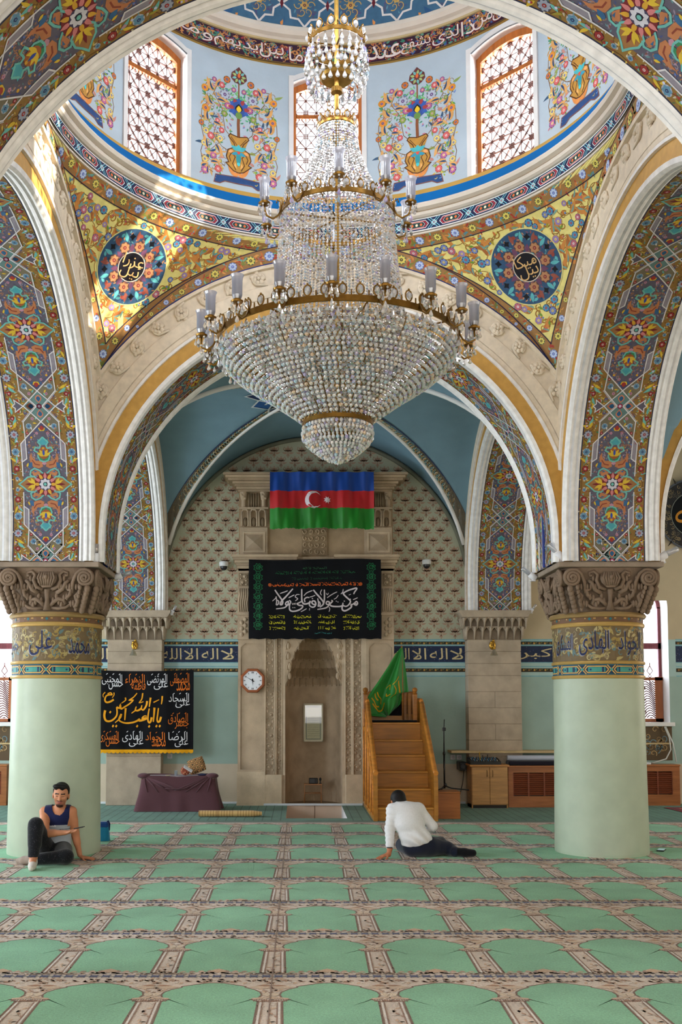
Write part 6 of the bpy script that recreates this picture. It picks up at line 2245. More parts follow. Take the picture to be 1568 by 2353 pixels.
for a, b, c, x0, y0, x1, y1 in names:
    A = lc(x0, y1); B_ = lc(x1, y0)
    w, h = B_[0] - A[0], B_[1] - A[1]
    write(p, b, A[0], A[1] + 0.30 * h, B_[0] - 0.04 * w, B_[1], c, 4)
    write(p, a, A[0] + 0.32 * w, A[1], B_[0], A[1] + 0.62 * h, c, 4)
    for k in range(3):
        p.line([(A[0] + (0.2 + 0.3 * k) * w, B_[1] - 0.03 * h), (A[0] + (0.27 + 0.3 * k) * w, B_[1] + 0.05 * h)], 0.010, c, 4)
mb = MB(); p.lay(mb, lambda u, v, h: LF(u, v, 0.002 + h), 0.0006)
mb.build('lettering', M['ink'], lb)
mb = MB()
n = 22
for i in range(n):
    x0_, x1_ = LX0 + (LX1 - LX0) * i / n, LX0 + (LX1 - LX0) * (i + 1) / n
    q = [(x0_, LZ0 + 0.01), (x0_, LZ0 - 0.035), ((x0_ + x1_) / 2 - 0.012, LZ0 - 0.052), ((x0_ + x1_) / 2 + 0.012, LZ0 - 0.052), (x1_, LZ0 - 0.035), (x1_, LZ0 + 0.01)]
    mb.face([LF(u, max(v, LZ0), 0.003)[:2] + (v,) for u, v in q], (226, 160, 20)); mb.face([LF(u, max(v, LZ0), -0.008)[:2] + (v,) for u, v in q[::-1]], (226, 160, 20))
mb.build('fringe', M['cloth'], lb)

# ------------------------------------------------------------------ octagonal clock
t = thing('wall_clock', 'octagonal wooden wall clock with white dial on the stone panel', 'clock', (-0.745, 16.52, 2.04))
mb = MB()
R = 0.213
o8 = lambda r, y: [(r * cos(pi / 8 + k * pi / 4), y, r * sin(pi / 8 + k * pi / 4)) for k in range(8)]
rings = [o8(R, 0.06), o8(R, 0.01), o8(R - 0.015, -0.01), o8(R - 0.04, -0.012), o8(R - 0.048, 0.0)]
for a, b in zip(rings[:-1], rings[1:]):
    for k in range(8):
        j = (k + 1) % 8
        mb.face([a[k], a[j], b[j], b[k]], (156, 84, 44))
mb.face(rings[0][::-1], (120, 60, 34))
mb.build('case', M['wood'], t)
mb = MB(); mb.face([(x, 0.0, z) for x, y, z in o8(R - 0.046, 0)], (236, 238, 244)); mb.build('dial', M['plastic'], t)
for k in range(12):
    nm = MB()
    a = pi / 2 - k * pi / 6
    r0, r1 = 0.118, 0.145
    w = 0.012 if k % 3 else 0.018
    d = np.array((cos(a), sin(a))); nrm = np.array((-d[1], d[0]))
    for off in ((-0.6, 0.6) if k % 2 == 0 else (0.0,)):
        c = nrm * off * w
        nm.face([(d[0] * r0 + c[0] - nrm[0] * w * .28, -0.003, d[1] * r0 + c[1] - nrm[1] * w * .28), (d[0] * r1 + c[0] - nrm[0] * w * .28, -0.003, d[1] * r1 + c[1] - nrm[1] * w * .28), (d[0] * r1 + c[0] + nrm[0] * w * .28, -0.003, d[1] * r1 + c[1] + nrm[1] * w * .28), (d[0] * r0 + c[0] + nrm[0] * w * .28, -0.003, d[1] * r0 + c[1] + nrm[1] * w * .28)], (24, 24, 28))
    nm.build('numeral', M['ink'], t)
for nmx, ang, ln, w in (('minute_hand', pi / 2 + 50 / 60 * 0 + radians(60), 0.135, 0.007), ('hour_hand', -pi / 2 + radians(3), 0.085, 0.011)):
    hd = MB(); d = (cos(ang), sin(ang)); nr = (-d[1], d[0])
    hd.face([(-d[0] * .03 - nr[0] * w, -0.006, -d[1] * .03 - nr[1] * w), (d[0] * ln, -0.006, d[1] * ln), (-d[0] * .03 + nr[0] * w, -0.006, -d[1] * .03 + nr[1] * w)], (16, 16, 20))
    hd.build(nmx, M['ink'], t)

# ------------------------------------------------------------------ framed text inside the niche
t = thing('picture_frame', 'upright framed page of writing with a white frame, on the back of the niche', 'framed text', (0.263, 17.27, 1.34))
mb = MB()
fw, fh = 0.168, 0.325
for (a, b, c, d) in ((-fw, -fh, fw, -fh + 0.028), (-fw, fh - 0.028, fw, fh), (-fw, -fh, -fw + 0.026, fh), (fw - 0.026, -fh, fw, fh)):
    mb.box(a, -0.02, b, c, 0.02, d, (214, 208, 186), 0.006)
mb.build('frame', M['plastic'], t)
mb = MB(); mb.face([(-fw + 0.02, -0.006, -fh + 0.02), (fw - 0.02, -0.006, -fh + 0.02), (fw - 0.02, -0.006, fh - 0.02), (-fw + 0.02, -0.006, fh - 0.02)], (196, 188, 150))
p = Pat(0.5)
p.line([(-0.12, -0.28), (0.12, -0.28), (0.12, 0.27), (-0.12, 0.27)], 0.010, (70, 74, 80), 2, True)
rnd = random.Random(3)
for i in range(13):
    squiggle(p, -0.10, 0.10, 0.22 - 0.037 * i, 0.016, (110, 104, 84))
p.rect(-0.115, 0.255, 0.115, 0.285, (80, 84, 96), 2)
p.lay(mb, lambda u, v, h: (u, -0.007 - h, v), 0.0006)
mb.build('page', M['ink'], t)
g = MB(); g.face([(-fw + 0.02, -0.012, -fh + 0.02), (fw - 0.02, -0.012, -fh + 0.02), (fw - 0.02, -0.012, fh - 0.02), (-fw + 0.02, -0.012, fh - 0.02)], (255, 255, 255)); g.build('glass', M['pane'], t)

# small wire rack with a radio inside the niche
t = thing('rack', 'small low wooden rack standing on the floor inside the niche', 'rack', (0.258, 17.0, 0.0))
WD = (170, 120, 80)
for x in (-0.145, 0.13):
    for y in (-0.09, 0.09):
        mb = MB(); mb.tube([(x * (1.06 if y < 0 else 1), y, 0.0), (x, y, 0.33)], 0.008, 6, WD); mb.build('leg', M['wood'], t)
mb = MB()
mb.box(-0.155, -0.10, 0.305, 0.14, 0.10, 0.325, WD, 0.004); mb.build('shelf', M['wood'], t)
mb = MB()
mb.tube([(-0.145, -0.09, 0.17), (0.13, -0.09, 0.17)], 0.006, 6, WD); mb.tube([(-0.145, 0.09, 0.17), (0.13, 0.09, 0.17)], 0.006, 6, WD); mb.build('rail', M['wood'], t)
t = thing('radio', 'small black device standing on the rack in the niche', 'radio', (0.26, 16.99, 0.325))
mb = MB(); mb.box(-0.075, -0.03, 0, 0.075, 0.03, 0.095, (26, 26, 28), 0.008); mb.build('case', M['plastic'], t)
mb = MB(); mb.box(-0.06, -0.033, 0.015, 0.02, -0.029, 0.08, (54, 54, 58)); mb.build('grille', M['metal'], t)
t = thing('microphone', 'little black microphone upright beside the device on the rack', 'microphone', (0.375, 16.98, 0.325))
mb = MB(); mb.lathe([(0.0, 0), (0.022, 0), (0.022, 0.012), (0.008, 0.016), (0.008, 0.05)], 0, 0, 10, (24, 24, 26)); mb.build('stand', M['plastic'], t)
mb = MB(); mb.ball((0, 0, 0.075), (0.02, 0.02, 0.028), (34, 34, 36), 10, 8); mb.build('head', M['metal'], t)

# ------------------------------------------------------------------ pulpit (minbar)
t = thing('pulpit', 'varnished orange wooden pulpit with steps, right of the prayer niche', 'pulpit', (1.53, 14.40, 0))
OW = (180, 120, 42); OWD = (150, 94, 34)
zs_ = [0.19, 0.428, 0.66, 0.885, 1.105, 1.365]
ys_ = [0.0, 0.32, 0.63, 0.93, 1.23, 1.53]
for i in range(6):
    mb = MB()
    zb = 0.0 if i == 0 else zs_[i - 1]
    y0 = ys_[i]
    y1 = (ys_[i + 1] if i < 5 else 2.12)
    mb.box(-0.40, y0, zb, 0.40, y0 + 0.02, zs_[i] - 0.022, OW)
    mb.box(-0.40, y0 - 0.022, zs_[i] - 0.03, 0.40, y1 + 0.02, zs_[i], (200, 138, 56), 0.006)
    mb.build('step', M['wood'], t)
for s in (-1, 1):
    mb = MB()
    x0, x1 = (0.40, 0.455) if s > 0 else (-0.455, -0.40)
    # stringer side: outline in y-z
    out = [(-0.04, 0), (-0.04, 0.665), (0.06, 0.69), (1.50, 1.655), (1.62, 1.70), (2.14, 1.70), (2.14, 0)]
    mb.prism(out, x0, x1, OW, 'x')
    # raised frames and slots on the outer side
    xo = x1 if s > 0 else x0
    d = 0.012 * s
    for (ya, yb, za, zb, zc, zd) in ((0.06, 0.42, 0.08, 0.08, 0.58, 0.82), (0.52, 0.95, 0.08, 0.08, 0.88, 1.17), (1.05, 1.50, 0.08, 0.08, 1.23, 1.54), (1.60, 2.08, 0.08, 0.08, 1.58, 1.58)):
        q = [(ya, za), (yb, zb), (yb, zd), (ya, zc)]
        for a, b in zip(q, q[1:] + q[:1]):
            mb.tube([(xo + d * 0.3, a[0], a[1]), (xo + d * 0.3, b[0], b[1])], 0.014, 4, (210, 134, 56))
        yc = (ya + yb) / 2
        for k in (-1, 0, 1):
            yy = yc + k * (yb - ya) * 0.26
            zt = za + 0.06 + (zc - za) * (0.62 + 0.1 * k)
            mb.box(min(xo, xo + d * 0.3), yy - 0.022, za + 0.10, max(xo, xo + d * 0.3), yy + 0.022, zt, (120, 62, 22))
    mb.build('side_panel', M['wood'], t)
    mb = MB()
    xc_ = (x0 + x1) / 2
    mb.tube([(xc_, -0.06, 0.675), (xc_, 0.06, 0.70), (xc_, 1.50, 1.67)], 0.036, 8, (214, 138, 58)); mb.tube([(xc_, 1.50, 1.67), (xc_, 1.62, 1.715), (xc_, 2.0, 1.72)], 0.034, 8, (206, 128, 52))
    mb.build('handrail', M['wood'], t)
    mb = MB()
    xp = -0.455 if s < 0 else 0.33
    mb.box(xp - 0.035, 1.58, 1.30, xp + 0.035, 1.65, 1.81, OWD, 0.006)
    mb.lathe([(0.03, 1.81), (0.042, 1.82), (0.025, 1.84), (0.04, 1.865), (0.043, 1.885), (0.03, 1.91), (0.0, 1.922)], xp, 1.615, 12, OWD)
    mb.build('newel_post', M['wood'], t)
mb = MB()
mb.box(-0.40, 2.08, 1.365, 0.40, 2.13, 1.86, OWD, 0.01); mb.box(-0.36, 1.86, 1.365, 0.34, 2.08, 1.50, OW, 0.008)
mb.box(0.17, 1.80, 1.40, 0.215, 1.86, 1.86, OWD, 0.005); mb.box(0.24, 1.80, 1.40, 0.29, 1.86, 1.84, OWD, 0.005)
mb.build('seat', M['wood'], t)
# black cloth on the seat
tb = thing('seat_cloth', 'black cloth covering the seat at the top of the pulpit', 'cloth', (1.53, 14.40, 0))
mb = MB()
mb.grid(lambda u, v: (-0.36 + 0.50 * u, 1.845 - 0.012 * sin(9 * u), 1.47 + 0.36 * v), 12, 4, (12, 12, 16)); mb.grid(lambda u, v: (-0.37 + 0.72 * u, 1.845 + 0.22 * v, 1.505 + 0.006 * sin(8 * u)), 12, 4, (12, 12, 16))
mb.box(-0.37, 1.56, 1.367, 0.36, 1.86, 1.40, (12, 12, 16), 0.008)
mb.build('fabric', M['cloth'], tb)
# green flag standing on the pulpit
tg = thing('flag', 'green flag with golden lettering draped on its staff at the top of the pulpit', 'flag', (1.664, 16.10, 1.40))
mb = MB(); mb.tube([(0.02, 0.06, 0.0), (0.005, 0.03, 1.19)], 0.014, 8, (150, 96, 50)); mb.build('staff', M['wood'], tg)
L_ = [(0.0, 1.175), (-0.10, 1.05), (-0.23, 0.84), (-0.385, 0.61), (-0.50, 0.45), (-0.556, 0.36), (-0.54, 0.20), (-0.505, 0.069), (-0.265, 0.045)]
R_ = [(0.018, 1.175), (0.04, 1.03), (0.06, 0.88), (0.085, 0.70), (0.10, 0.58), (0.114, 0.449), (0.03, 0.445), (-0.015, 0.26), (-0.19, 0.09)]
GFL = (20, 122, 34)
def gsheet(u, v, h=0.0):
    k = v * 8
    i = min(7, int(k)); f = k - i
    a = np.array(L_[i]) * (1 - f) + np.array(L_[i + 1]) * f
    b = np.array(R_[i]) * (1 - f) + np.array(R_[i + 1]) * f
    q = a * (1 - u) + b * u
    yy = 0.055 * sin(u * 11 + 0.6) * min(1, v * 2.2) + 0.025 * sin(u * 23 + 2 * v) * v - 0.02
    return (q[0], -yy - h, q[1])
mb = MB(); mb.grid(lambda u, v: gsheet(u, v), 48, 40, GFL); mb.grid(lambda u, v: gsheet(1 - u, v, -0.006), 48, 40, GFL); mb.build('cloth', M['satin'], tg)
p = Pat(0.03)
GG = (206, 150, 24)
for pts, w in (([(0.10, 0.64), (0.17, 0.70), (0.22, 0.78), (0.30, 0.80)], .02), ([(0.15, 0.56), (0.22, 0.66), (0.28, 0.70)], .02), ([(0.20, 0.54), (0.28, 0.63), (0.36, 0.70), (0.36, 0.78)], .02), ([(0.12, 0.72), (0.20, 0.80), (0.28, 0.86), (0.40, 0.86), (0.46, 0.78)], .022),
               ([(0.46, 0.60), (0.48, 0.66), (0.55, 0.62)], .022), ([(0.62, 0.48), (0.68, 0.56), (0.66, 0.66), (0.60, 0.72)], .018), ([(0.72, 0.42), (0.76, 0.52), (0.78, 0.62)], .03), ([(0.56, 0.46), (0.64, 0.42), (0.70, 0.36)], .016), ([(0.42, 0.5), (0.5, 0.46), (0.52, 0.54)], .014)):
    p.line(smooth(pts), w, GG, 2)
mb = MB(); p.lay(mb, lambda u, v, h: gsheet(u, v, 0.003 + h), 0.001); mb.build('lettering', M['ink'], tg)

# ------------------------------------------------------------------ box, microphone stand, cabinet, mixer, radiators
t = thing('box', 'plain orange wooden box on the carpet, right beside the pulpit steps', 'box', (2.18, 14.85, 0))
mb = MB(); mb.box(-0.165, -0.2, 0, 0.165, 0.2, 0.37, (168, 100, 48), 0.004); mb.build('body', M['wood'], t)
mb = MB(); mb.box(-0.172, -0.207, 0.37, 0.172, 0.207, 0.388, (180, 112, 58), 0.004); mb.build('lid', M['wood'], t)
t = thing('microphone_stand', 'thin black microphone stand standing on the wooden box beside the pulpit', 'microphone stand', (2.15, 14.86, 0))
BK = (18, 18, 20)
mb = MB(); mb.tube([(0, 0, 0.42), (0, 0, 0.95)], 0.013, 8, BK); mb.tube([(0.0, 0, 0.9), (0.0, 0, 1.29)], 0.009, 8, BK); mb.build('pole', M['metal'], t)
mb = MB(); mb.tube([(-0.012, -0.02, 0.72), (-0.004, -0.02, 1.28), (0.005, -0.02, 1.43)], 0.007, 6, BK); mb.build('boom', M['metal'], t)
mb = MB(); mb.box(-0.025, -0.03, 1.26, 0.025, 0.02, 1.31, BK, 0.006); mb.ball((0, 0, 0.93), (0.022, 0.022, 0.035), BK); mb.ball((0.012, -0.01, 0.47), (0.025, 0.02, 0.03), BK); mb.build('clamp', M['plastic'], t)
for (x, y) in ((-0.12, -0.10), (0.34, -0.06), (-0.02, 0.15)):
    mb = MB(); mb.tube([(0, 0, 0.46), (x * 0.3, y * 0.3, 0.425), (x, y, 0.402)], 0.010, 6, BK); mb.ball((x, y, 0.402), 0.014, BK); mb.build('leg', M['metal'], t)
t = thing('cabinet', 'light wood cabinet with two doors below the wall ledge', 'cabinet', (3.06, 16.31, 0))
CW_ = (184, 136, 82)
mb = MB(); mb.box(-0.29, -0.15, 0.05, 0.29, 0.25, 0.66, CW_); mb.box(-0.29, -0.12, 0.0, 0.29, 0.25, 0.05, (30, 22, 18)); mb.box(-0.29, -0.15, 0, -0.27, 0.25, 0.06, CW_); mb.box(0.27, -0.15, 0, 0.29, 0.25, 0.06, CW_); mb.build('body', M['wood'], t)
mb = MB(); mb.box(-0.32, -0.19, 0.66, 0.31, 0.26, 0.69, (190, 132, 72), 0.004); mb.build('top', M['wood'], t)
for s in (-1, 1):
    mb = MB(); mb.box(min(s * 0.004, s * 0.282), -0.168, 0.065, max(s * 0.004, s * 0.282), -0.15, 0.65, (190, 142, 88), 0.003); d = mb.build('door', M['wood'], t)
    mb = MB(); mb.tube([(s * 0.045, -0.17, 0.50), (s * 0.045, -0.188, 0.51), (s * 0.045, -0.188, 0.59), (s * 0.045, -0.17, 0.60)], 0.006, 6, (120, 84, 50)); mb.build('handle', M['metal'], d)
t = thing('mixing_desk', 'black audio mixing desk with knobs on top of the wood cabinet', 'mixing desk', (3.00, 16.32, 0.69))
mb = MB(); mb.prism([(-0.15, 0), (0.20, 0), (0.20, 0.10), (-0.15, 0.045)], -0.24, 0.25, (24, 24, 28), 'x'); mb.build('body', M['plastic'], t)
for i in range(12):
    for j in range(4):
        mb = MB(); mb.tube([(-0.2 + 0.036 * i, -0.1 + 0.07 * j, 0.05 + 0.011 * j), (-0.2 + 0.036 * i, -0.1 + 0.07 * j, 0.075 + 0.011 * j)], 0.008, 6, ((70, 70, 76), (60, 120, 160), (150, 150, 150))[(i + j) % 3]); mb.build('knob', M['plastic'], t)
for (x, y, h, c) in ((-0.06, 0.0, 0.19, (206, 160, 40)), (0.08, 0.05, 0.15, (30, 30, 34)), (0.0, 0.05, 0.14, (30, 30, 34))):
    mb = MB(); mb.tube([(x, y, 0.06), (x - 0.01, y, h)], 0.007, 6, c); mb.build('plug', M['plastic'], t)
t = thing('loudspeaker', 'tiny black loudspeaker box on the wall left of the cabinet', 'loudspeaker', (2.70, 16.60, 0.57))
mb = MB(); mb.box(-0.055, -0.06, 0, 0.055, 0.27, 0.14, (20, 20, 22), 0.008); mb.build('case', M['plastic'], t)
mb = MB(); mb.lathe([(0.0, 0), (0.035, 0.0), (0.04, 0.006)], 0, 0, 12, (60, 60, 64)); mb.v = [(x, -0.062 - z, 0.07 + y) for x, y, z in mb.v]; mb.build('cone', M['metal'], t)
o = MB(); o.tube([(2.735, 16.66, 0.57), (2.72, 16.72, 0.35), (2.68, 16.78, 0.15), (2.62, 16.8, 0.02)], 0.006, 5, (30, 30, 30)); tag(o.build('cable', M['plastic']), 'thin dark cable dropping from the loudspeaker box to the floor', 'cable')


def radiator_cover(label, x0, x1, slots, y=16.72):
    t = thing('radiator_cover', label, 'radiator cover', ((x0 + x1) / 2, y, 0))
    w = (x1 - x0) / 2
    mb = MB(); RC = (160, 98, 54)
    xs = [-w] + [v - (x0 + x1) / 2 for s in slots for v in s] + [w]
    for i in range(0, len(xs), 2):
        mb.box(xs[i], -0.13, 0, xs[i + 1], -0.11, 0.64, RC)
    for s in slots:
        a, b = (v - (x0 + x1) / 2 for v in s)
        mb.box(a, -0.13, 0, b, -0.11, 0.18, RC); mb.box(a, -0.13, 0.555, b, -0.11, 0.64, RC)
    mb.box(-w, -0.11, 0, -w + 0.02, 0.16, 0.64, RC); mb.box(w - 0.02, -0.11, 0, w, 0.16, 0.64, RC); mb.box(-w + 0.02, 0.0, 0.02, w - 0.02, 0.02, 0.62, (60, 34, 22))
    mb.build('body', M['wood'], t)
    mb = MB(); mb.box(-w - 0.01, -0.145, 0.64, w + 0.01, 0.17, 0.665, (172, 108, 60), 0.004); mb.build('top', M['wood'], t)
    for s in slots:
        a, b = (v - (x0 + x1) / 2 for v in s)
        mb = MB()
        n = 3
        for k in range(n + 1):
            x = a + (b - a) * k / n
            mb.box(x - 0.012, -0.125, 0.18, x + 0.012, -0.105, 0.555, (130, 66, 40))
        for i in range(11):
            z = 0.20 + 0.032 * i
            mb.face([(a, -0.122, z), (b, -0.122, z), (b, -0.100, z + 0.022), (a, -0.100, z + 0.022)], (124, 62, 36)); mb.face([(a, -0.122, z), (a, -0.122, z - 0.006), (b, -0.122, z - 0.006), (b, -0.122, z)], (124, 62, 36))
        mb.build('grille', M['wood'], t)
    return t


radiator_cover('long wooden radiator cover with slatted grille, from the cabinet to behind the column', 3.385, 5.20, [(3.46, 4.22), (4.34, 5.08)], 16.42)
radiator_cover('wooden radiator cover below the window at the right edge', 5.33, 6.26, [(5.42, 6.14)])
radiator_cover('wooden radiator cover below the window at the left edge', -6.4, -4.775, [(-6.3, -5.65), (-5.5, -4.86)])
t = thing('wall_shelf', 'narrow stone ledge on the wall above the mixing desk', 'ledge', (3.6, WALL_Y - 0.10, 0.86))
mb = MB()
for (a, b, d) in ((-1.10, -0.80, 0.095), (-0.80, 0.10, -0.205), (0.10, 1.0, 0.095)): mb.box(a, -0.34, 0.0, b, d, 0.035, (196, 172, 130))
mb.build('board', M['stone'], t)
o = MB(); o.tube([(3.40, 16.42, 0.785), (5.15, 16.42, 0.785)], 0.042, 14, (206, 210, 224)); o = tag(o.build('paper_roll', M['plastic']), 'long white roll lying on the dark cushion along the radiator cover', 'roll')
o = MB(); o.box(3.40, 16.30, 0.667, 5.15, 16.56, 0.74, (30, 28, 40), 0.02); tag(o.build('cushion', M['cloth']), 'long dark flat cushion on top of the radiator cover', 'cushion')
for i, (x, z, lab) in enumerate(((2.585, 0.77, 'white wall socket nearer the pulpit, under the ledge'), (2.69, 0.77, 'white wall socket nearer the cabinet, under the ledge'), (-2.14, 0.79, 'white wall socket below the fringed black banner'))):
    t = thing('wall_socket', lab, 'socket', (x, WALL_Y - 0.02, z), group='wall sockets')
    mb = MB(); mb.box(-0.042, -0.012, -0.042, 0.042, 0.02, 0.042, (214, 216, 222), 0.006); mb.build('plate', M['plastic'], t)
    mb = MB(); mb.lathe([(0.0, 0), (0.022, 0.0), (0.026, 0.006)], 0, 0, 12, (180, 182, 190)); mb.v = [(a, -0.013 - c, b) for a, b, c in mb.v]; mb.build('outlet', M['plastic'], t)
o = MB(); o.tube([(6.12, 16.84, 1.28), (6.18, 16.8, 1.1), (6.2, 16.8, 0.9), (6.10, 16.75, 0.75), (5.85, 16.72, 0.68)], 0.011, 6, (220, 220, 214)); o.tube([(6.14, 16.84, 1.28), (6.24, 16.8, 1.0), (6.27, 16.75, 0.70)], 0.011, 6, (220, 220, 214))
tag(o.build('cable', M['plastic']), 'white cable looping down below the window at the right edge', 'cable')
o = MB(); o.box(5.72, 16.6, 0.665, 5.80, 16.7, 0.70, (224, 226, 230), 0.008); tag(o.build('power_strip', M['plastic']), 'small white power block on the radiator cover at the right edge', 'power strip')

# ------------------------------------------------------------------ cloth covered table, things on it, rolled mat
t = thing('table', 'low table draped to the floor with a plum brown cloth, left of the niche', 'table', (-1.86, 15.90, 0))
for (x, y) in ((-0.52, -0.2), (0.52, -0.2), (-0.52, 0.2), (0.52, 0.2)):
    mb = MB(); mb.tube([(x, y, 0), (x, y, 0.5)], 0.02, 6, (90, 60, 40)); mb.build('leg', M['wood'], t)
mb = MB(); mb.box(-0.56, -0.24, 0.50, 0.56, 0.24, 0.525, (110, 74, 50)); mb.build('tabletop', M['wood'], t)
tc = tag(bpy.data.objects.new('tablecloth', None), 'plum brown cloth hanging in folds over the low table', 'tablecloth'); COL.objects.link(tc); tc.location = (-1.86, 15.90, 0)
mb = MB()
PL = (92, 60, 66)
def drape(u, v):
    # u round the table, v from the top edge down to the floor
    a = 2 * pi * u
    c, s = cos(a), sin(a)
    n = 7
    k = 1 / ((abs(c) ** n + abs(s) ** n) ** (1 / n))
    x, y = 0.575 * k * c, 0.255 * k * s
    fl_ = 0.050 * sin(a * 8 + 2 * v) + 0.030 * sin(a * 15 + 1 - 2 * v)
    corner = abs(c * s) * 2
    g = v ** 1.2
    out = 1 + g * (0.07 + 0.10 * corner + fl_)
    return (x * out, y * out * 1.02, 0.532 - 0.527 * v + 0.02 * corner * (1 - v))
mb.grid(drape, 96, 10, PL, True, True)
mb.grid(lambda u, v: (drape(u, 0)[0] * v, drape(u, 0)[1] * v, 0.534 + 0.01 * sin(30 * u) * v * (1 - v) - 0.002 * v), 96, 5, PL, True, True)
# gathered knots at the two front corners
for sx in (-1, 1):
    mb.ball((sx * 0.53, -0.20, 0.545), (0.10, 0.08, 0.045), PL, 12, 8)
    for k in range(5):
        b = -0.9 + 0.45 * k
        mb.tube([(sx * 0.52, -0.235, 0.545), (sx * (0.50 - 0.12 * k), -0.268 - 0.006 * k, 0.43 - 0.02 * k), (sx * (0.46 - 0.17 * k), -0.280, 0.30 - 0.01 * k + 0.03 * k * k * 0.2)], [0.016, 0.013, 0.004], 6, PL)
mb.build('fabric', M['cloth'], tc)
o = MB()
for k, (c, off) in enumerate((((164, 112, 70), 0.0),)):
    pass
def pillow(u, v):
    x, z = (u - .5) * 2, (v - .5) * 2
    return x, z
bulge = lambda x, z: 0.055 * max(0, (1 - x ** 4) * (1 - z ** 4)) ** 0.6
pc = lambda u, v: ((176, 124, 78), (110, 92, 60), (190, 140, 90), (90, 76, 54))[(int(u * 12) * 3 + int(v * 12)) % 4]
for sg in (-1, 1):
    o.grid(lambda u, v: (0.135 * (2 * u - 1) * (1 - 0.06 * abs(2 * v - 1)), sg * bulge(2 * u - 1, 2 * v - 1), 0.125 * (2 * v - 1) * (1 - 0.06 * abs(2 * u - 1))), 16, 16, pc)
pl_ = o.build('pillow', M['cloth']); pl_.location = (-1.60, 15.96, 0.69); pl_.rotation_euler = (radians(-18), radians(-20), 0)
tag(pl_, 'patterned brown pillow leaning on the draped table', 'pillow')
t = thing('book', 'open white booklet propped against the pillow on the draped table', 'book', (-1.71, 15.74, 0.65), 0.2)
mb = MB(); mb.box(-0.075, -0.006, -0.03, 0.075, 0.006, 0.03, (230, 232, 240), 0.002); b_ = mb.build('cover', M['plastic'], t); b_.rotation_euler = (radians(-50), radians(32), 0)
t = thing('book_bag', 'reddish patterned pouch in front of the pillow on the draped table', 'pouch', (-1.76, 15.80, 0.545))
mb = MB(); mb.ball((0, 0, 0.07), (0.075, 0.045, 0.072), (150, 76, 56), 12, 8); 
for k in range(10): mb.ball((0.05 * cos(k * 2.4), -0.042, 0.06 + 0.04 * sin(k * 1.7)), 0.010, (206, 150, 110), 5, 4)
mb.build('body', M['cloth'], t)
t = thing('drinking_glass', 'small clear drinking glass on the draped table', 'glass', (-1.91, 15.84, 0.534))
mb = MB(); mb.lathe([(0.0, 0.003), (0.02, 0.003), (0.026, 0.085), (0.023, 0.085), (0.018, 0.008), (0.0, 0.008)], 0, 0, 14, (235, 240, 245)); mb.build('body', M['shade'], t)
t = thing('saucer', 'little pale dish at the left of the things on the draped table', 'dish', (-2.03, 15.80, 0.534))
mb = MB(); mb.lathe([(0.0, 0.002), (0.025, 0.002), (0.045, 0.014), (0.042, 0.016), (0.02, 0.006), (0.0, 0.006)], 0, 0, 16, (222, 206, 170)); mb.build('body', M['plastic'], t)
t = thing('eyeglass_case', 'dark blue spectacle case lying on the right part of the draped table', 'case', (-1.50, 15.84, 0.534))
mb = MB(); mb.ball((0, 0, 0.02), (0.07, 0.03, 0.02), (40, 44, 80), 12, 8); mb.build('body', M['plastic'], t)

t = thing('rolled_mat', 'rolled straw mat lying on the green carpet in front of the draped table', 'mat', (-1.0, 14.93, 0.0))
mb = MB()
ST = (206, 170, 112)
def roll(u, v):
    a = 2 * pi * u
    x = -0.45 + 0.92 * v
    r = 0.050 - 0.018 * max(0, (v - 0.85) / 0.15)
    return (x, 1.25 * r * cos(a) * 1.1, 0.048 - 0.0 + r * 0.92 * sin(a) + 0.0)
mb.grid(roll, 20, 46, lambda u, v: (212, 176, 116) if int(v * 46) % 2 else (186, 146, 92), True, True)
mb.build('outer_wrap', M['cloth'], t)
mb = MB()
pts = []
for i in range(40):
    a = i * 0.45; r = 0.047 * (1 - i / 44)
    pts.append((-0.455, 1.3 * r * cos(a), 0.048 + r * sin(a)))
mb.tube(pts, 0.005, 5, (170, 130, 80)); mb.build('spiral_end', M['cloth'], t)

# red rug at the right edge, handset on the floor, blue bag by the column
t = thing('rug', 'dark red patterned rug on the floor at the right edge', 'rug', (7.0, 15.55, 0.004))
mb = MB(); p = Pat(0.5)
p.rect(-1.1, -0.75, 1.1, 0.75, (150, 28, 44), 0); p.line([(-1.02, -0.67), (1.02, -0.67), (1.02, 0.67), (-1.02, 0.67)], 0.05, (70, 40, 60), 2, True); p.line([(-0.92, -0.57), (0.92, -0.57), (0.92, 0.57), (-0.92, 0.57)], 0.02, (206, 160, 120), 2, True)
for i in range(24):
    p.rosette(-0.8 + 0.23 * (i % 8), -0.4 + 0.4 * (i // 8), 0.08, 6, (206, 120, 110), (60, 40, 70), (110, 30, 50), 2)
p.lay(mb, lambda u, v, h: (u, v, 0.004 + h), 0.0006)
mb.box(-1.1, -0.75, 0, 1.1, 0.75, 0.0035, (120, 24, 40))
mb.build('pile', M['carpet'], t); t.rotation_euler = (0, 0, radians(4))
t = thing('phone', 'smartphone with lit teal screen lying on the carpet right of the column', 'phone', (4.10, 11.48, 0.004), radians(-28))
mb = MB(); mb.box(-0.04, -0.085, 0, 0.04, 0.085, 0.012, (24, 26, 30), 0.003); mb.build('body', M['plastic'], t)
mb = MB(); mb.face([(-0.035, -0.078, 0.0125), (0.035, -0.078, 0.0125), (0.035, 0.078, 0.0125), (-0.035, 0.078, 0.0125)], (110, 206, 206)); mb.build('screen', M['satin'], t)
t = thing('bag', 'blue cloth bag standing on the carpet behind the left column', 'bag', (-2.45, 12.32, 0.004))
mb = MB()
def bagf(u, v):
    a = 2 * pi * u; c, s = cos(a), sin(a); n = 5; k = 1 / ((abs(c) ** n + abs(s) ** n) ** (1 / n))
    return (0.17 * k * c * (1 - 0.10 * v), 0.07 * k * s * (1 - 0.45 * v), 0.20 * v)
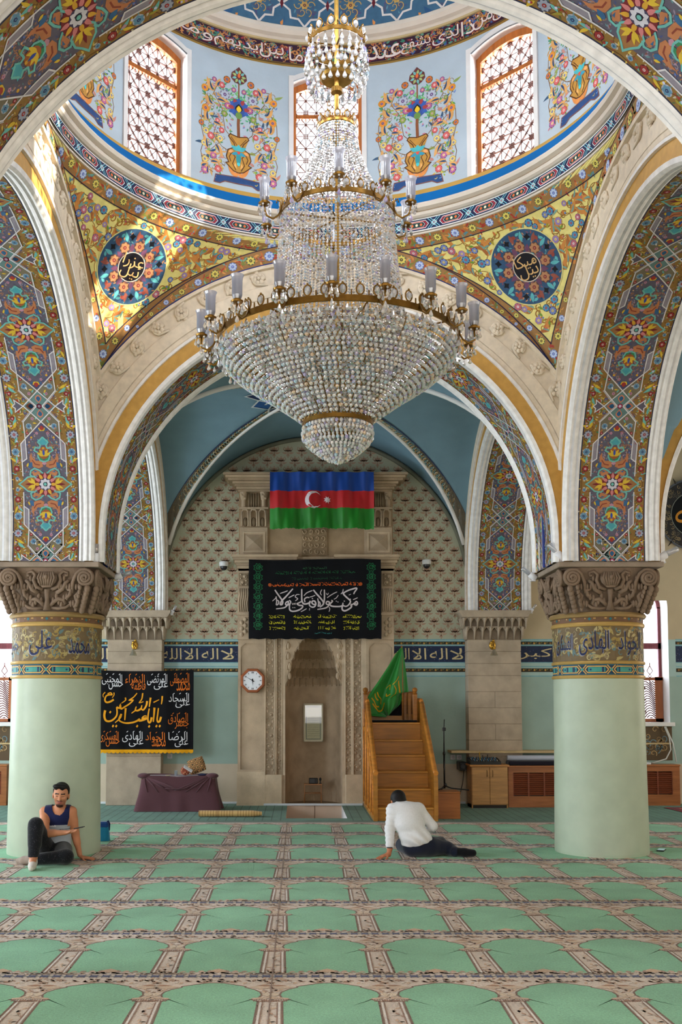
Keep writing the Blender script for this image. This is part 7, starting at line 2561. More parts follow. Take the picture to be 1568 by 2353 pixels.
mb.grid(bagf, 28, 6, (36, 122, 156), True, True); mb.face([bagf(i / 28, 0) for i in range(28)][::-1], (36, 122, 156)); mb.face([bagf(i / 28, 1) for i in range(28)], (20, 50, 100))
mb.build('body', M['cloth'], t)
mb = MB(); mb.box(-0.155, -0.05, 0.15, 0.155, 0.05, 0.225, (30, 70, 130), 0.02); mb.build('flap', M['cloth'], t)
mb = MB(); mb.tube([(0.12, 0.0, 0.21), (0.15, 0, 0.235), (0.165, 0, 0.20), (0.16, 0, 0.12)], 0.010, 6, (24, 40, 90)); mb.build('strap', M['cloth'], t)

# ------------------------------------------------------------------ wall lamps, spot lamps, domes cameras, round plaque
def sconce(label, x):
    t = thing('wall_lamp', label, 'wall lamp', (x, 16.58, 2.55), group='wall lamps on the pilasters')
    mb = MB()
    mb.ball((0, 0.0, 0.075), (0.055, 0.02, 0.075), (196, 150, 60), 10, 8)
    for k in range(5): mb.ball((0.03 * cos(k * 1.3), -0.02, 0.03 + 0.03 * k), (0.022, 0.018, 0.022), (206, 160, 66), 6, 5)
    mb.build('backplate', M['brass'], t)
    mb = MB(); mb.tube([(0, -0.02, 0.07), (0, -0.09, 0.09), (0.0, -0.13, 0.04), (0, -0.13, -0.01)], 0.010, 6, (196, 150, 60)); mb.build('arm', M['brass'], t)
    mb = MB(); mb.lathe([(0.02, 0.0), (0.028, -0.02), (0.04, -0.05), (0.065, -0.10), (0.062, -0.10), (0.036, -0.05), (0.02, -0.02)], 0, -0.13, 16, (236, 230, 214)); mb.build('lamp_shade', M['shade'], t)
sconce('brass wall lamp with glass bell on the pilaster above the fringed banner', -2.70)
sconce('brass wall lamp with glass bell on the bare stone pilaster', 3.215)


def spot(label, loc, d, tilt, s=1.0):
    t = thing('spot_lamp', label, 'spot lamp', loc, d, group='white spot lamps on the capitals')
    W_ = (226, 226, 230)
    mb = MB(); mb.tube([(0, 0, 0), (0, 0, 0.05 * s)], 0.014 * s, 8, W_); mb.box(-0.03 * s, -0.02 * s, 0.0, 0.03 * s, 0.02 * s, 0.012 * s, W_); mb.build('bracket', M['plastic'], t)
    mb = MB(); c, s_ = cos(tilt), sin(tilt)
    P_ = lambda k: (k * c * s, 0, 0.06 * s + k * s_ * s)
    mb.tube([P_(-0.05), P_(-0.045), P_(0.04), P_(0.045)], [0.03 * s, 0.038 * s, 0.038 * s, 0.03 * s], 12, W_); mb.tube([P_(0.045), P_(0.05)], 0.02 * s, 10, (120, 110, 90)); mb.build('housing', M['plastic'], t)
    mb = MB(); mb.tube([P_(0.05), P_(0.06), P_(0.15), P_(0.16)], [0.018 * s, 0.026 * s, 0.026 * s, 0.020 * s], 10, (236, 238, 244)); mb.build('bulb', M['shade'], t)
    return t
lx, rx = XC - AX, XC + AX
spot('white spot lamp pointing straight up on the left column', (lx + 0.54, ROW[1] - 0.54, 3.198), 0, pi / 2, 0.9)
spot('white spot lamp pointing right from the side of the left column', (lx + 0.61, ROW[1] + 0.42, 3.10), 0, radians(18), 1.0)
spot('white spot lamp pointing away to the left, low on the right column', (rx - 0.63, ROW[1] + 0.40, 3.10), pi, radians(38), 1.0)
spot('grey spot lamp resting on top of the right column, beside the painted arch', (rx - 0.54, ROW[1] - 0.50, 3.198), pi, radians(48), 1.15)
spot('white spot lamp pointing outwards on the outer corner of the right column', (rx + 0.575, ROW[1] - 0.50, 3.19), 0, radians(26), 1.25)
spot('tiny white spot lamp on the pilaster over the fringed banner', (-2.08, 16.55, 3.12), 0, radians(60), 0.8)
spot('tiny white spot lamp on the bare stone pilaster', (3.86, 16.55, 3.15), 0, radians(50), 0.8)


def dome_camera(label, x, z):
    t = thing('security_camera', label, 'security camera', (x, WALL_Y, z), group='dome cameras')
    mb = MB(); mb.lathe([(0.0, 0.07), (0.07, 0.07), (0.078, 0.05), (0.075, 0.0), (0.06, -0.01)], 0, -0.085, 18, (226, 228, 230)); mb.box(-0.03, -0.085, 0.02, 0.03, 0.01, 0.07, (226, 228, 230)); mb.build('housing', M['plastic'], t)
    mb = MB(); mb.lathe([(0.06, -0.01), (0.055, -0.045), (0.035, -0.07), (0.0, -0.082)], 0, -0.085, 18, (40, 40, 44)); mb.build('dome', M['metal'], t)
dome_camera('white dome camera on the wallpapered wall left of the black banner', -1.25, 3.98)
dome_camera('white dome camera on the wallpapered wall right of the black banner', 2.17, 4.01)

t = thing('plaque', 'large round black plaque with golden writing high on the wall at the right edge', 'plaque', (6.70, WALL_Y - 0.06, 4.86))
mb = MB(); p = Pat(0.2)
p.disc(0, 0, 0.60, (52, 50, 50), 0, 40)
rnd = random.Random(6)
for k in range(150):
    a = rnd.uniform(0, 2 * pi); r = rnd.uniform(0.40, 0.58)
    p.scroll(r * cos(a), r * sin(a), 0.032, a, 1.0, 0.009, rnd.choice(((150, 130, 90), (120, 110, 90), (170, 150, 110))), 2)
p.ring(0, 0, 0.60, 0.03, (96, 100, 108), 3, 40)
p.lay(mb, lambda u, v, h: (u, 0.0 - h, v), 0.001)
mb.grid(lambda u, v: (0.605 * cos(2 * pi * u), -0.004 + 0.045 * v, 0.605 * sin(2 * pi * u)), 40, 1, (70, 70, 76), True, True)
for k in range(16):
    a = 2 * pi * k / 16 + 0.1
    mb.tube([(0.60 * cos(a), 0, 0.60 * sin(a)), (0.70 * cos(a), 0, 0.70 * sin(a))], [0.02, 0.004], 5, (60, 54, 44))
mb.build('rim', M['metal'], t)
mb = MB(); p = Pat(0.2)
p.disc(0, 0, 0.375, (14, 18, 20), 2, 40); p.ring(0, 0, 0.378, 0.014, (120, 124, 116), 4, 40)
write(p, 'الله', -0.31, -0.20, 0.28, 0.24, (206, 140, 50), 6)
p.lay(mb, lambda u, v, h: (u, -0.004 - h, v), 0.001); mb.build('lettering', M['ink'], t)

# ------------------------------------------------------------------ figures: one continuous skin from blended limbs
class Blob:
    def __init__(s, lo, hi, res):
        s.lo = np.array(lo, float); s.res = res
        n = np.ceil((np.array(hi, float) - s.lo) / res).astype(int) + 1
        s.n = n
        s.D = np.full(n, 1.0, dtype=np.float32)

    def block(s, lo, hi):
        a = np.clip(np.floor((np.array(lo) - s.lo) / s.res).astype(int), 0, s.n)
        b = np.clip(np.ceil((np.array(hi) - s.lo) / s.res).astype(int) + 1, 0, s.n)
        if np.any(b <= a): return None
        sl = tuple(slice(a[i], b[i]) for i in range(3))
        ax = [s.lo[i] + s.res * np.arange(a[i], b[i]) for i in range(3)]
        X, Y, Z = np.meshgrid(*ax, indexing='ij')
        return sl, X, Y, Z

    def merge(s, sl, d, k):
        A = s.D[sl]
        h = np.clip(0.5 + 0.5 * (A - d) / k, 0, 1)
        s.D[sl] = (A * (1 - h) + d * h - k * h * (1 - h)).astype(np.float32)

    def cap(s, a, b, ra, rb, k=0.02, inf=0.0):
        a = np.array(a, float); b = np.array(b, float); ra += inf; rb += inf
        m = max(ra, rb) + k + 0.03
        r = s.block(np.minimum(a, b) - m, np.maximum(a, b) + m)
        if r is None: return
        sl, X, Y, Z = r
        d = b - a; L2 = max(1e-9, float(d @ d))
        t = np.clip(((X - a[0]) * d[0] + (Y - a[1]) * d[1] + (Z - a[2]) * d[2]) / L2, 0, 1)
        q = np.sqrt((X - a[0] - t * d[0]) ** 2 + (Y - a[1] - t * d[1]) ** 2 + (Z - a[2] - t * d[2]) ** 2) - (ra + (rb - ra) * t)
        s.merge(sl, q, k)

    def ell(s, c, r, k=0.02, inf=0.0, rot=None):
        c = np.array(c, float); r = np.array(r, float) + inf
        m = r.max() + k + 0.03
        q = s.block(c - m, c + m)
        if q is None: return
        sl, X, Y, Z = q
        P = np.stack([X - c[0], Y - c[1], Z - c[2]], -1)
        if rot is not None: P = P @ rot          # columns of rot are the local axes
        u = P / r
        n0 = np.sqrt((u ** 2).sum(-1)); n1 = np.sqrt(((u / r) ** 2).sum(-1)) + 1e-9
        s.merge(sl, n0 * (n0 - 1) / n1, k)

    def cut(s, fn):
        ax = [s.lo[i] + s.res * np.arange(s.n[i]) for i in range(3)]
        X, Y, Z = np.meshgrid(*ax, indexing='ij')
        s.D = np.maximum(s.D, fn(X, Y, Z)).astype(np.float32)

    def mesh(s, col):
        D = s.D; n = D.shape
        ins = D < 0
        c = [ins[i:n[0] - 1 + i, j:n[1] - 1 + j, k:n[2] - 1 + k] for i in (0, 1) for j in (0, 1) for k in (0, 1)]
        cnt = sum(x.astype(np.int8) for x in c)
        act = (cnt > 0) & (cnt < 8)
        I, J, K = np.nonzero(act)
        idx = -np.ones(act.shape, dtype=np.int64)
        idx[I, J, K] = np.arange(len(I))
        P = np.zeros((len(I), 3)); W = np.zeros(len(I))
        cor = [(0, 0, 0), (1, 0, 0), (0, 1, 0), (0, 0, 1), (1, 1, 0), (1, 0, 1), (0, 1, 1), (1, 1, 1)]
        val = {q: D[I + q[0], J + q[1], K + q[2]].astype(float) for q in cor}
        for a in cor:
            for b in cor:
                df = [b[i] - a[i] for i in range(3)]
                if sum(abs(x) for x in df) != 1 or sum(df) != 1: continue
                va, vb = val[a], val[b]
                m = (va < 0) != (vb < 0)
                t = np.where(m, va / np.where(m, va - vb, 1), 0)
                for i in range(3):
                    P[:, i] += np.where(m, a[i] + df[i] * t, 0)
                W += m
        P = (P / W[:, None] + np.stack([I, J, K], 1)) * s.res + s.lo
        F = []
        for ax in range(3):
            o1, o2 = [(1, 2), (2, 0), (0, 1)][ax]
            sl0 = [slice(1, n[i] - 1) for i in range(3)]; sl0[ax] = slice(0, n[ax] - 1)
            sl1 = list(sl0); sl1[ax] = slice(1, n[ax])
            A = ins[tuple(sl0)]; B = ins[tuple(sl1)]
            for flip, m in ((False, A & ~B), (True, ~A & B)):
                q = np.argwhere(m)
                if not len(q): continue
                off = np.array([1, 1, 1]); off[ax] = 0
                q = q + off
                e1 = np.zeros(3, int); e1[o1] = 1
                e2 = np.zeros(3, int); e2[o2] = 1
                g = lambda z: idx[z[:, 0], z[:, 1], z[:, 2]]
                quad = np.stack([g(q - e1 - e2), g(q - e2), g(q), g(q - e1)], 1)
                F.append(quad[:, ::-1] if flip else quad)
        F = np.concatenate(F)
        F = F[(F >= 0).all(1)]
        mb = MB()
        mb.v = [tuple(v) for v in P]
        mb.f = [tuple(int(i) for i in f) for f in F]
        cen = P[F].mean(1)
        mb.c = [col(p) for p in cen] if callable(col) else [col] * len(F)
        mb.s = [True] * len(F)
        return mb


def V(*a): return np.array(a, float)


def unit(v): return v / (np.linalg.norm(v) + 1e-12)


def hand(b, wrist, fwd, palm, thumb, size=1.0, curl=0.5, spread=0.12):
    """palm with four fingers of different length and a thumb from its side; fwd points along the fingers, palm is the palm's normal"""
    f = unit(V(*fwd)); n = V(*palm); n = unit(n - f * (n @ f)); s = np.cross(n, f)
    s = s if s @ V(*thumb) > 0 else -s
    w = V(*wrist); L = 0.088 * size
    for k in (-1.2, -0.4, 0.4, 1.2):
        b.cap(w + f * 0.01 + s * k * 0.012 * size, w + f * L + s * k * 0.021 * size, 0.0155 * size, 0.0125 * size, 0.012)
    for k, ln in zip((1.35, 0.45, -0.45, -1.35), (0.072, 0.080, 0.074, 0.058)):
        p0 = w + f * L * 0.95 + s * k * 0.0205 * size
        d = unit(f + s * spread * k)
        a = 0.0
        for seg, fr, r in ((0, 0.45, 0.0092), (1, 0.30, 0.0084), (2, 0.25, 0.0076)):
            a += curl * (0.55 if seg else 0.35)
            dd = d * cos(a) + n * sin(a)
            p1 = p0 + dd * ln * fr * size
            b.cap(p0, p1, r * size, (r - 0.0006) * size, 0.004)
            p0 = p1
    t0 = w + f * 0.028 * size + s * 0.024 * size
    t1 = t0 + unit(f * 0.75 + s * 0.75 + n * 0.35) * 0.042 * size
    t2 = t1 + unit(f * 0.95 + s * 0.30 + n * 0.35) * 0.032 * size
    b.cap(t0, t1, 0.0125 * size, 0.0108 * size, 0.008); b.cap(t1, t2, 0.0105 * size, 0.0088 * size, 0.004)


def head(b, c, F, U, sc=1.0):
    """cranium, jaw, nose, lips, brow, ears; F faces forward, U up"""
    F = unit(V(*F)); U = V(*U); U = unit(U - F * (U @ F)); R = np.cross(F, U)
    A = np.stack([R, F, U], 1)
    G = lambda x, y, z: V(*c) + sc * (R * x + F * y + U * z)
    b.ell(G(0, -0.012, 0.035), V(0.074, 0.092, 0.080) * sc, 0.02, rot=A)
    b.ell(G(0, 0.018, -0.03), V(0.060, 0.066, 0.082) * sc, 0.03, rot=A)
    b.ell(G(0, 0.045, -0.085), V(0.034, 0.032, 0.026) * sc, 0.03, rot=A)
    b.cap(G(0, 0.078, 0.012), G(0, 0.104, -0.028), 0.009 * sc, 0.0125 * sc, 0.010)
    for s in (-1, 1):
        b.ell(G(s * 0.011, 0.090, -0.031), V(0.008, 0.010, 0.007) * sc, 0.006, rot=A)
        b.cap(G(s * 0.014, 0.080, 0.024), G(s * 0.046, 0.066, 0.020), 0.008 * sc, 0.007 * sc, 0.012)
        b.ell(G(s * 0.040, 0.058, -0.020), V(0.020, 0.018, 0.016) * sc, 0.02, rot=A)
        b.ell(G(s * 0.030, 0.070, 0.002), V(0.014, 0.010, 0.009) * sc, 0.006, rot=A)
        b.ell(G(s * 0.076, -0.012, -0.010), V(0.009, 0.019, 0.030) * sc, 0.006, rot=A)
    b.ell(G(0, 0.080, -0.056), V(0.022, 0.010, 0.006) * sc, 0.006, rot=A)
    b.ell(G(0, 0.077, -0.067), V(0.019, 0.011, 0.007) * sc, 0.006, rot=A)
    return G, A


SK, SKD = (198, 132, 96), (150, 92, 70)


def seated_man():
    t = thing('person', 'man in a dark sleeveless top sitting against the left column, one knee raised', 'person', (-2.56, 10.74, 0))
    O = V(-2.56, 10.74, 0)
    def fin(mb, nm, mat):
        mb.v = [tuple(V(*p) - O) for p in mb.v]
        return mb.build(nm, mat, t)
    J = dict(neck=V(-2.535, 10.80, 0.525), chest=V(-2.55, 10.80, 0.44), belly=V(-2.555, 10.80, 0.25), hip=V(-2.565, 10.76, 0.115), shR=V(-2.70, 10.79, 0.510), shL=V(-2.405, 10.81, 0.512), elR=V(-2.63, 10.58, 0.305), wrR=V(-2.40, 10.48, 0.328),
             elL=V(-2.385, 10.87, 0.275), wrL=V(-2.325, 10.84, 0.050), hR=V(-2.65, 10.72, 0.11), hL=V(-2.48, 10.71, 0.11), kR=V(-2.69, 10.42, 0.415), aR=V(-2.665, 10.25, 0.105), kL=V(-2.375, 10.42, 0.092), aL=V(-2.73, 10.44, 0.060))
    def torso(b, inf=0.0):
        b.ell(J['chest'], (0.150, 0.092, 0.125), 0.05, inf); b.ell(J['belly'], (0.135, 0.100, 0.135), 0.05, inf)
        b.cap(J['shR'] + V(0.03, 0, 0), J['shL'] - V(0.03, 0, 0), 0.052, 0.052, 0.05, inf)
    def hips(b, inf=0.0):
        b.ell(J['hip'], (0.160, 0.120, 0.105), 0.05, inf)
    def legs(b, inf=0.0):
        b.cap(J['hR'], J['kR'], 0.085, 0.062, 0.03, inf); b.cap(J['kR'], J['aR'] + V(0, 0.0, 0.0), 0.060, 0.040, 0.02, inf); b.cap(J['kR'] + V(0, -0.02, -0.05), J['kR'] * 0.4 + J['aR'] * 0.6 + V(0, 0.03, 0), 0.055, 0.052, 0.03, inf)
        b.cap(J['hL'], J['kL'], 0.088, 0.064, 0.03, inf); b.cap(J['kL'], J['aL'], 0.060, 0.042, 0.02, inf)
    b = Blob((-2.98, 9.98, -0.01), (-2.08, 11.0, 0.86), 0.0058)
    torso(b); hips(b); legs(b)
    b.cap(J['neck'] + V(0, 0.01, -0.04), J['neck'] + V(0.02, -0.05, 0.10), 0.056, 0.050, 0.03)
    for s, sh, el, wr in ((-1, 'shR', 'elR', 'wrR'), (1, 'shL', 'elL', 'wrL')):
        b.cap(J[sh], J[el], 0.050, 0.038, 0.03); b.cap(J[el], J[wr], 0.040, 0.026, 0.015)
        b.cap(J[sh] * 0.6 + J[el] * 0.4, J[el], 0.046, 0.036, 0.02); b.cap(J[el], J[el] * 0.55 + J[wr] * 0.45, 0.041, 0.035, 0.02)
    hand(b, J['wrR'], (0.95, -0.15, 0.18), (0.0, -0.25, 0.95), (-0.2, -1, 0.2), 0.98, 0.38, 0.10)
    hand(b, J['wrL'] + V(0.012, -0.008, -0.022), (0.97, -0.18, -0.10), (0.0, 0.0, -1.0), (0.2, -1, 0), 0.98, 0.10, 0.22)
    b.cap(J['aR'], V(-2.645, 10.12, 0.035), 0.036, 0.030, 0.02); b.cap(J['aL'], V(-2.85, 10.50, 0.042), 0.036, 0.032, 0.02)
    G, A = head(b, (-2.505, 10.715, 0.690), (0.10, -1, -0.10), (0.06, 0, 1), 1.07)
    c0 = V(-2.505, 10.715, 0.690)
    def col(p):
        q = (p - c0) @ A / 1.02
        x, y, z = q
        if abs(x) < 0.09 and -0.14 < z < 0.15 and np.linalg.norm(q) < 0.15:
            if y > 0.045:
                if 0.021 < z < 0.033 and 0.012 < abs(x) < 0.050: return (34, 24, 22)
                if -0.001 < z < 0.005 and 0.016 < abs(x) < 0.044: return (44, 28, 26)
                if -0.048 < z < -0.040 and abs(x) < 0.030: return (70, 46, 40)
                if -0.075 < z < -0.050 and abs(x) < 0.021: return (150, 84, 76)
                if z < -0.082 and abs(x) < 0.035: return (64, 42, 36)
                if z < -0.04: return (160, 104, 80)
            return (196, 134, 100)
        return SK
    fin(b.mesh(col), 'body', M['skin'])
    # hair
    h = Blob((-2.64, 10.56, 0.56), (-2.36, 10.88, 0.86), 0.005)
    h.ell(G(0, -0.018, 0.045), V(0.087, 0.102, 0.088), 0.02, rot=A); h.ell(G(0.0, -0.045, -0.01), V(0.086, 0.07, 0.07), 0.02, rot=A)
    h.ell(G(0.03, 0.055, 0.095), V(0.052, 0.036, 0.026), 0.02, rot=A); h.ell(G(-0.03, 0.05, 0.092), V(0.045, 0.03, 0.024), 0.02, rot=A)
    def cutf(X, Y, Z):
        P = (np.stack([X, Y, Z], -1) - c0) @ A
        x, y, z = P[..., 0], P[..., 1], P[..., 2]
        return np.maximum(np.minimum(y - (0.018 + 0.25 * np.maximum(0, z - 0.02)) , 0.072 + 0.010 * np.sin(x * 90) - z), -(z + 0.085))
    h.cut(cutf)
    fin(h.mesh((14, 11, 11)), 'hair', M['hair'])
    # sleeveless top
    s = Blob((-2.80, 10.62, 0.08), (-2.28, 10.98, 0.60), 0.006)
    torso(s, 0.010); s.ell(J['hip'] + V(0, 0.01, 0.03), (0.150, 0.112, 0.09), 0.05, 0.012)
    s.cap(J['shR'] + V(0.045, 0, 0.0), J['shL'] - V(0.045, 0, 0.0), 0.056, 0.056, 0.03, 0.006)
    nk = J['neck'] + V(0.0, -0.03, 0.03)
    def cut2(X, Y, Z):
        neckhole = 0.072 - np.sqrt((X - nk[0]) ** 2 * 0.9 + (Y - nk[1] - 0.01) ** 2 * 0.7 + (np.minimum(0, Z - nk[2] + 0.02)) ** 2 * 0.45)
        armR = -(X - (J['shR'][0] + 0.016 + 0.25 * np.maximum(0, 0.45 - Z))) * 1.0
        armL = (X - (J['shL'][0] - 0.016 - 0.25 * np.maximum(0, 0.45 - Z)))
        arm = np.where(Z > 0.36, np.maximum(armR, armL), -1)
        return np.maximum(np.maximum(neckhole, arm), 0.10 - Z)
    s.cut(cut2)
    def ctop(p):
        z = p[2] + 0.12 * (p[0] + 2.55) * -0.3
        if z > 0.375: return (26, 32, 72)
        if z > 0.362 and p[0] < -2.55: return (206, 208, 216)
        if 0.30 < z < 0.312 or 0.325 < z < 0.331: return (70, 74, 84)
        return (160, 166, 174)
    fin(s.mesh(ctop), 'sleeveless_top', M['cloth'])
    # trousers and socks
    p_ = Blob((-2.98, 10.10, -0.008), (-2.24, 10.98, 0.52), 0.006)
    hips(p_, 0.012); legs(p_, 0.013)
    def cut3(X, Y, Z):
        f1 = 0.115 - (Z + 0 * X)                       # cuff of the raised leg
        left = (X < -2.60) & (Y < 10.36)
        f2 = -(X + 2.735)
        fold = (Z < 0.14) & (Y > 10.34) & (X < -2.70)
        return np.maximum(np.where(left, f1, -1), np.where(fold, f2, -1))
    p_.cut(cut3)
    p_.cut(lambda X, Y, Z: 0.004 - Z + 0 * X)
    rnd = random.Random(2)
    fin(p_.mesh(lambda q: (66, 66, 72) if rnd.random() < 0.035 else (22, 22, 27)), 'trousers', M['cloth'])
    k = Blob((-2.98, 9.98, -0.006), (-2.56, 10.58, 0.22), 0.005)
    k.cap(J['aR'] + V(0, 0.03, 0.075), J['aR'] + V(0.0, -0.01, -0.03), 0.040, 0.042, 0.02); k.cap(J['aR'] + V(0, 0, -0.05), V(-2.648, 10.15, 0.042), 0.042, 0.040, 0.02); k.cap(V(-2.648, 10.15, 0.04), V(-2.638, 10.075, 0.028), 0.038, 0.028, 0.02)
    k.cut(lambda X, Y, Z: np.maximum(0.003 - Z, 0 * X + Z - 0.185))
    fin(k.mesh((206, 196, 186)), 'sock', M['cloth'])
    k = Blob((-2.98, 10.38, -0.006), (-2.66, 10.62, 0.14), 0.005)
    k.cap(J['aL'] + V(-0.01, 0, 0), V(-2.82, 10.48, 0.046), 0.044, 0.040, 0.02); k.cap(V(-2.82, 10.48, 0.046), V(-2.89, 10.52, 0.036), 0.040, 0.028, 0.02)
    k.cut(lambda X, Y, Z: 0.003 - Z + 0 * X)
    fin(k.mesh((156, 138, 126)), 'sock', M['cloth'])
    return t


def bowed_man():
    t = thing('person', 'man in a white shirt seen from behind, sitting bowed on the carpet', 'person', (1.30, 10.97, 0))
    O = V(1.30, 10.97, 0)
    def fin(mb, nm, mat):
        mb.v = [tuple(V(*p) - O) for p in mb.v]
        return mb.build(nm, mat, t)
    J = dict(neck=V(1.14, 11.06, 0.545), up=V(1.175, 11.04, 0.47), mid=V(1.21, 11.00, 0.35), waist=V(1.29, 11.0, 0.20), hip=V(1.325, 11.03, 0.125), shL=V(1.035, 11.05, 0.500), shR=V(1.315, 11.08, 0.505), elL=V(0.995, 11.0, 0.305), wrL=V(0.985, 10.92, 0.105),
             elR=V(1.465, 11.06, 0.325), wrR=V(1.39, 11.20, 0.215), kL=V(1.17, 11.34, 0.085), kR=V(1.585, 11.36, 0.095), aR=V(1.70, 11.03, 0.055), aL=V(1.52, 11.20, 0.06), bL=V(1.235, 11.03, 0.105), bR=V(1.415, 11.04, 0.115))
    def torso(b, inf=0.0):
        b.ell(J['up'], (0.160, 0.098, 0.105), 0.06, inf); b.ell(J['mid'], (0.152, 0.105, 0.125), 0.06, inf); b.ell(J['waist'], (0.140, 0.110, 0.11), 0.06, inf)
        b.cap(J['shL'], J['shR'], 0.058, 0.058, 0.05, inf)
    def arm(b, sh, el, wr, inf=0.0, end=1.0):
        b.cap(J[sh], J[el], 0.052, 0.042, 0.03, inf); e = J[el] * (1 - end) + J[wr] * end; b.cap(J[el], e, 0.042, 0.030, 0.015, inf)
    def seat(b, inf=0.0):
        b.ell(J['hip'], (0.160, 0.125, 0.110), 0.05, inf); b.cap(J['bL'], J['kL'], 0.092, 0.066, 0.03, inf); b.cap(J['bR'], J['kR'], 0.092, 0.066, 0.03, inf)
        b.cap(J['kR'], J['aR'], 0.062, 0.044, 0.02, inf); b.cap(J['kL'], J['aL'], 0.062, 0.045, 0.02, inf); b.cap(J['bR'] + V(0.02, 0, -0.01), V(1.62, 11.12, 0.085), 0.085, 0.060, 0.04, inf)
    b = Blob((0.80, 10.70, -0.01), (1.98, 11.52, 0.76), 0.0062)
    torso(b); seat(b)
    b.cap(J['neck'] + V(0.01, 0, -0.05), J['neck'] + V(-0.02, 0.06, 0.04), 0.058, 0.052, 0.03)
    arm(b, 'shL', 'elL', 'wrL'); arm(b, 'shR', 'elR', 'wrR')
    hand(b, J['wrL'] + V(-0.008, -0.01, -0.055), (-0.9, -0.45, -0.28), (0.1, 0, -1), (0.3, -1, 0), 1.0, 0.12, 0.2)
    b.cap(J['wrL'], J['wrL'] + V(-0.010, -0.012, -0.065), 0.027, 0.024, 0.015)
    hand(b, J['wrR'], (-0.5, 0.8, -0.3), (0, 0, -1), (-1, 0, 0), 1.0, 0.6)
    b.cap(J['aR'], V(1.86, 10.99, 0.045), 0.040, 0.036, 0.02); b.cap(J['aL'], V(1.60, 11.1, 0.05), 0.040, 0.036, 0.02)
    c0 = V(1.105, 11.16, 0.575)
    G, A = head(b, c0, (-0.15, 0.80, -0.58), (-0.1, 0.55, 0.8), 1.0)
    fin(b.mesh((186, 118, 84)), 'body', M['skin'])
    h = Blob((0.94, 10.96, 0.43), (1.28, 11.36, 0.76), 0.005)
    h.ell(G(0, -0.018, 0.040), V(0.084, 0.100, 0.088), 0.02, rot=A); h.ell(G(0, -0.05, -0.015), V(0.078, 0.058, 0.062), 0.02, rot=A)
    def cutf(X, Y, Z):
        P = (np.stack([X, Y, Z], -1) - c0) @ A
        x, y, z = P[..., 0], P[..., 1], P[..., 2]
        return np.maximum(np.minimum(y - 0.03, 0.072 - z), -(z + 0.068))
    h.cut(cutf)
    fin(h.mesh((16, 12, 12)), 'hair', M['hair'])
    s = Blob((0.88, 10.80, 0.06), (1.60, 11.36, 0.66), 0.0062)
    torso(s, 0.014)
    s.ell(V(1.26, 10.985, 0.20), (0.158, 0.118, 0.085), 0.05, 0.006)
    arm(s, 'shL', 'elL', 'wrL', 0.013, 0.88); arm(s, 'shR', 'elR', 'wrR', 0.013, 0.95)
    s.cap(V(1.135, 11.05, 0.540), V(1.13, 11.08, 0.578), 0.066, 0.062, 0.02)
    nk = J['neck']
    # soft folds running from the right hip up towards the left shoulder
    ax = [s.lo[i] + s.res * np.arange(s.n[i]) for i in range(3)]
    X, Y, Z = np.meshgrid(*ax, indexing='ij')
    w = Z - 0.42 * (X - 1.2) * 0 + 0.55 * (X - 1.2)
    amp = np.clip((0.40 - Z) / 0.25, 0, 1) * np.clip((1.5 - X) / 0.1, 0, 1) * np.clip((X - 1.05) / 0.06, 0, 1)
    s.D += (0.011 * np.sin(w * 52 + 5 * (X - 1.2) ** 2 * 20) * amp).astype(np.float32)
    s.D += (0.003 * np.sin((Z + 0.3 * X) * 120 + Y * 40) * np.clip((1.06 - X) / 0.04, 0, 1)).astype(np.float32)
    hem = lambda X: 0.118 + 0.42 * np.maximum(0, X - 1.24) * 0.75 + 0.12 * np.maximum(0, 1.2 - X)
    s.cut(lambda X, Y, Z: np.where((X > 1.07) & (X < 1.60) & (Z < 0.3), np.minimum(hem(X) - Z, 0.02), -1))
    s.cut(lambda X, Y, Z: np.where((X > 1.02) & (X < 1.27), Z - 0.590 - 0.15 * (Y - 11.05), -1) + 0 * X)
    fin(s.mesh((230, 228, 230)), 'shirt', M['cloth'])
    p_ = Blob((1.0, 10.82, -0.008), (1.84, 11.50, 0.32), 0.0062)
    seat(p_, 0.012)
    p_.cut(lambda X, Y, Z: np.maximum(0.004 - Z, np.maximum(X - 1.735, -1)))
    p_.cut(lambda X, Y, Z: np.where(Y < 11.3, Z - (0.195 + 0.25 * np.maximum(0, X - 1.25)), -1))
    fin(p_.mesh((30, 34, 52)), 'trousers', M['cloth'])
    k = Blob((1.66, 10.90, -0.006), (1.98, 11.10, 0.14), 0.005)
    k.cap(J['aR'] + V(0.02, -0.005, 0), V(1.80, 11.0, 0.050), 0.046, 0.046, 0.02); k.cap(V(1.80, 11.0, 0.050), V(1.89, 10.985, 0.048), 0.046, 0.038, 0.02)
    k.cut(lambda X, Y, Z: 0.003 - Z + 0 * X)
    fin(k.mesh((16, 16, 20)), 'sock', M['cloth'])
    mb = MB()
    mb.tube([tuple(J['wrL'] + V(0.030 * cos(a), 0.030 * sin(a), 0.012)) for a in np.linspace(0, 2 * pi, 14)[:-1]], 0.007, 6, (24, 24, 28), closed=True)
    fin(mb, 'watch_strap', M['plastic'])
    return t


seated_man()
bowed_man()
# phone held in the open hand of the seated man
t = thing('phone', 'dark phone lying in the open hand of the man by the left column', 'phone', (-2.25, 10.44, 0.378), radians(-8))
mb = MB(); mb.box(-0.05, -0.030, 0, 0.055, 0.030, 0.009, (26, 26, 30), 0.003); mb.v = [(x * cos(.2) - z * sin(.2), y, x * sin(.2) + z * cos(.2)) for x, y, z in mb.v]; mb.build('body', M['plastic'], t)
mb = MB(); mb.face([(-0.045, -0.026, 0.0094), (0.05, -0.026, 0.0094), (0.05, 0.026, 0.0094), (-0.045, 0.026, 0.0094)], (50, 56, 70)); mb.v = [(x * cos(.2) - z * sin(.2), y, x * sin(.2) + z * cos(.2)) for x, y, z in mb.v]; mb.build('screen', M['plastic'], t)

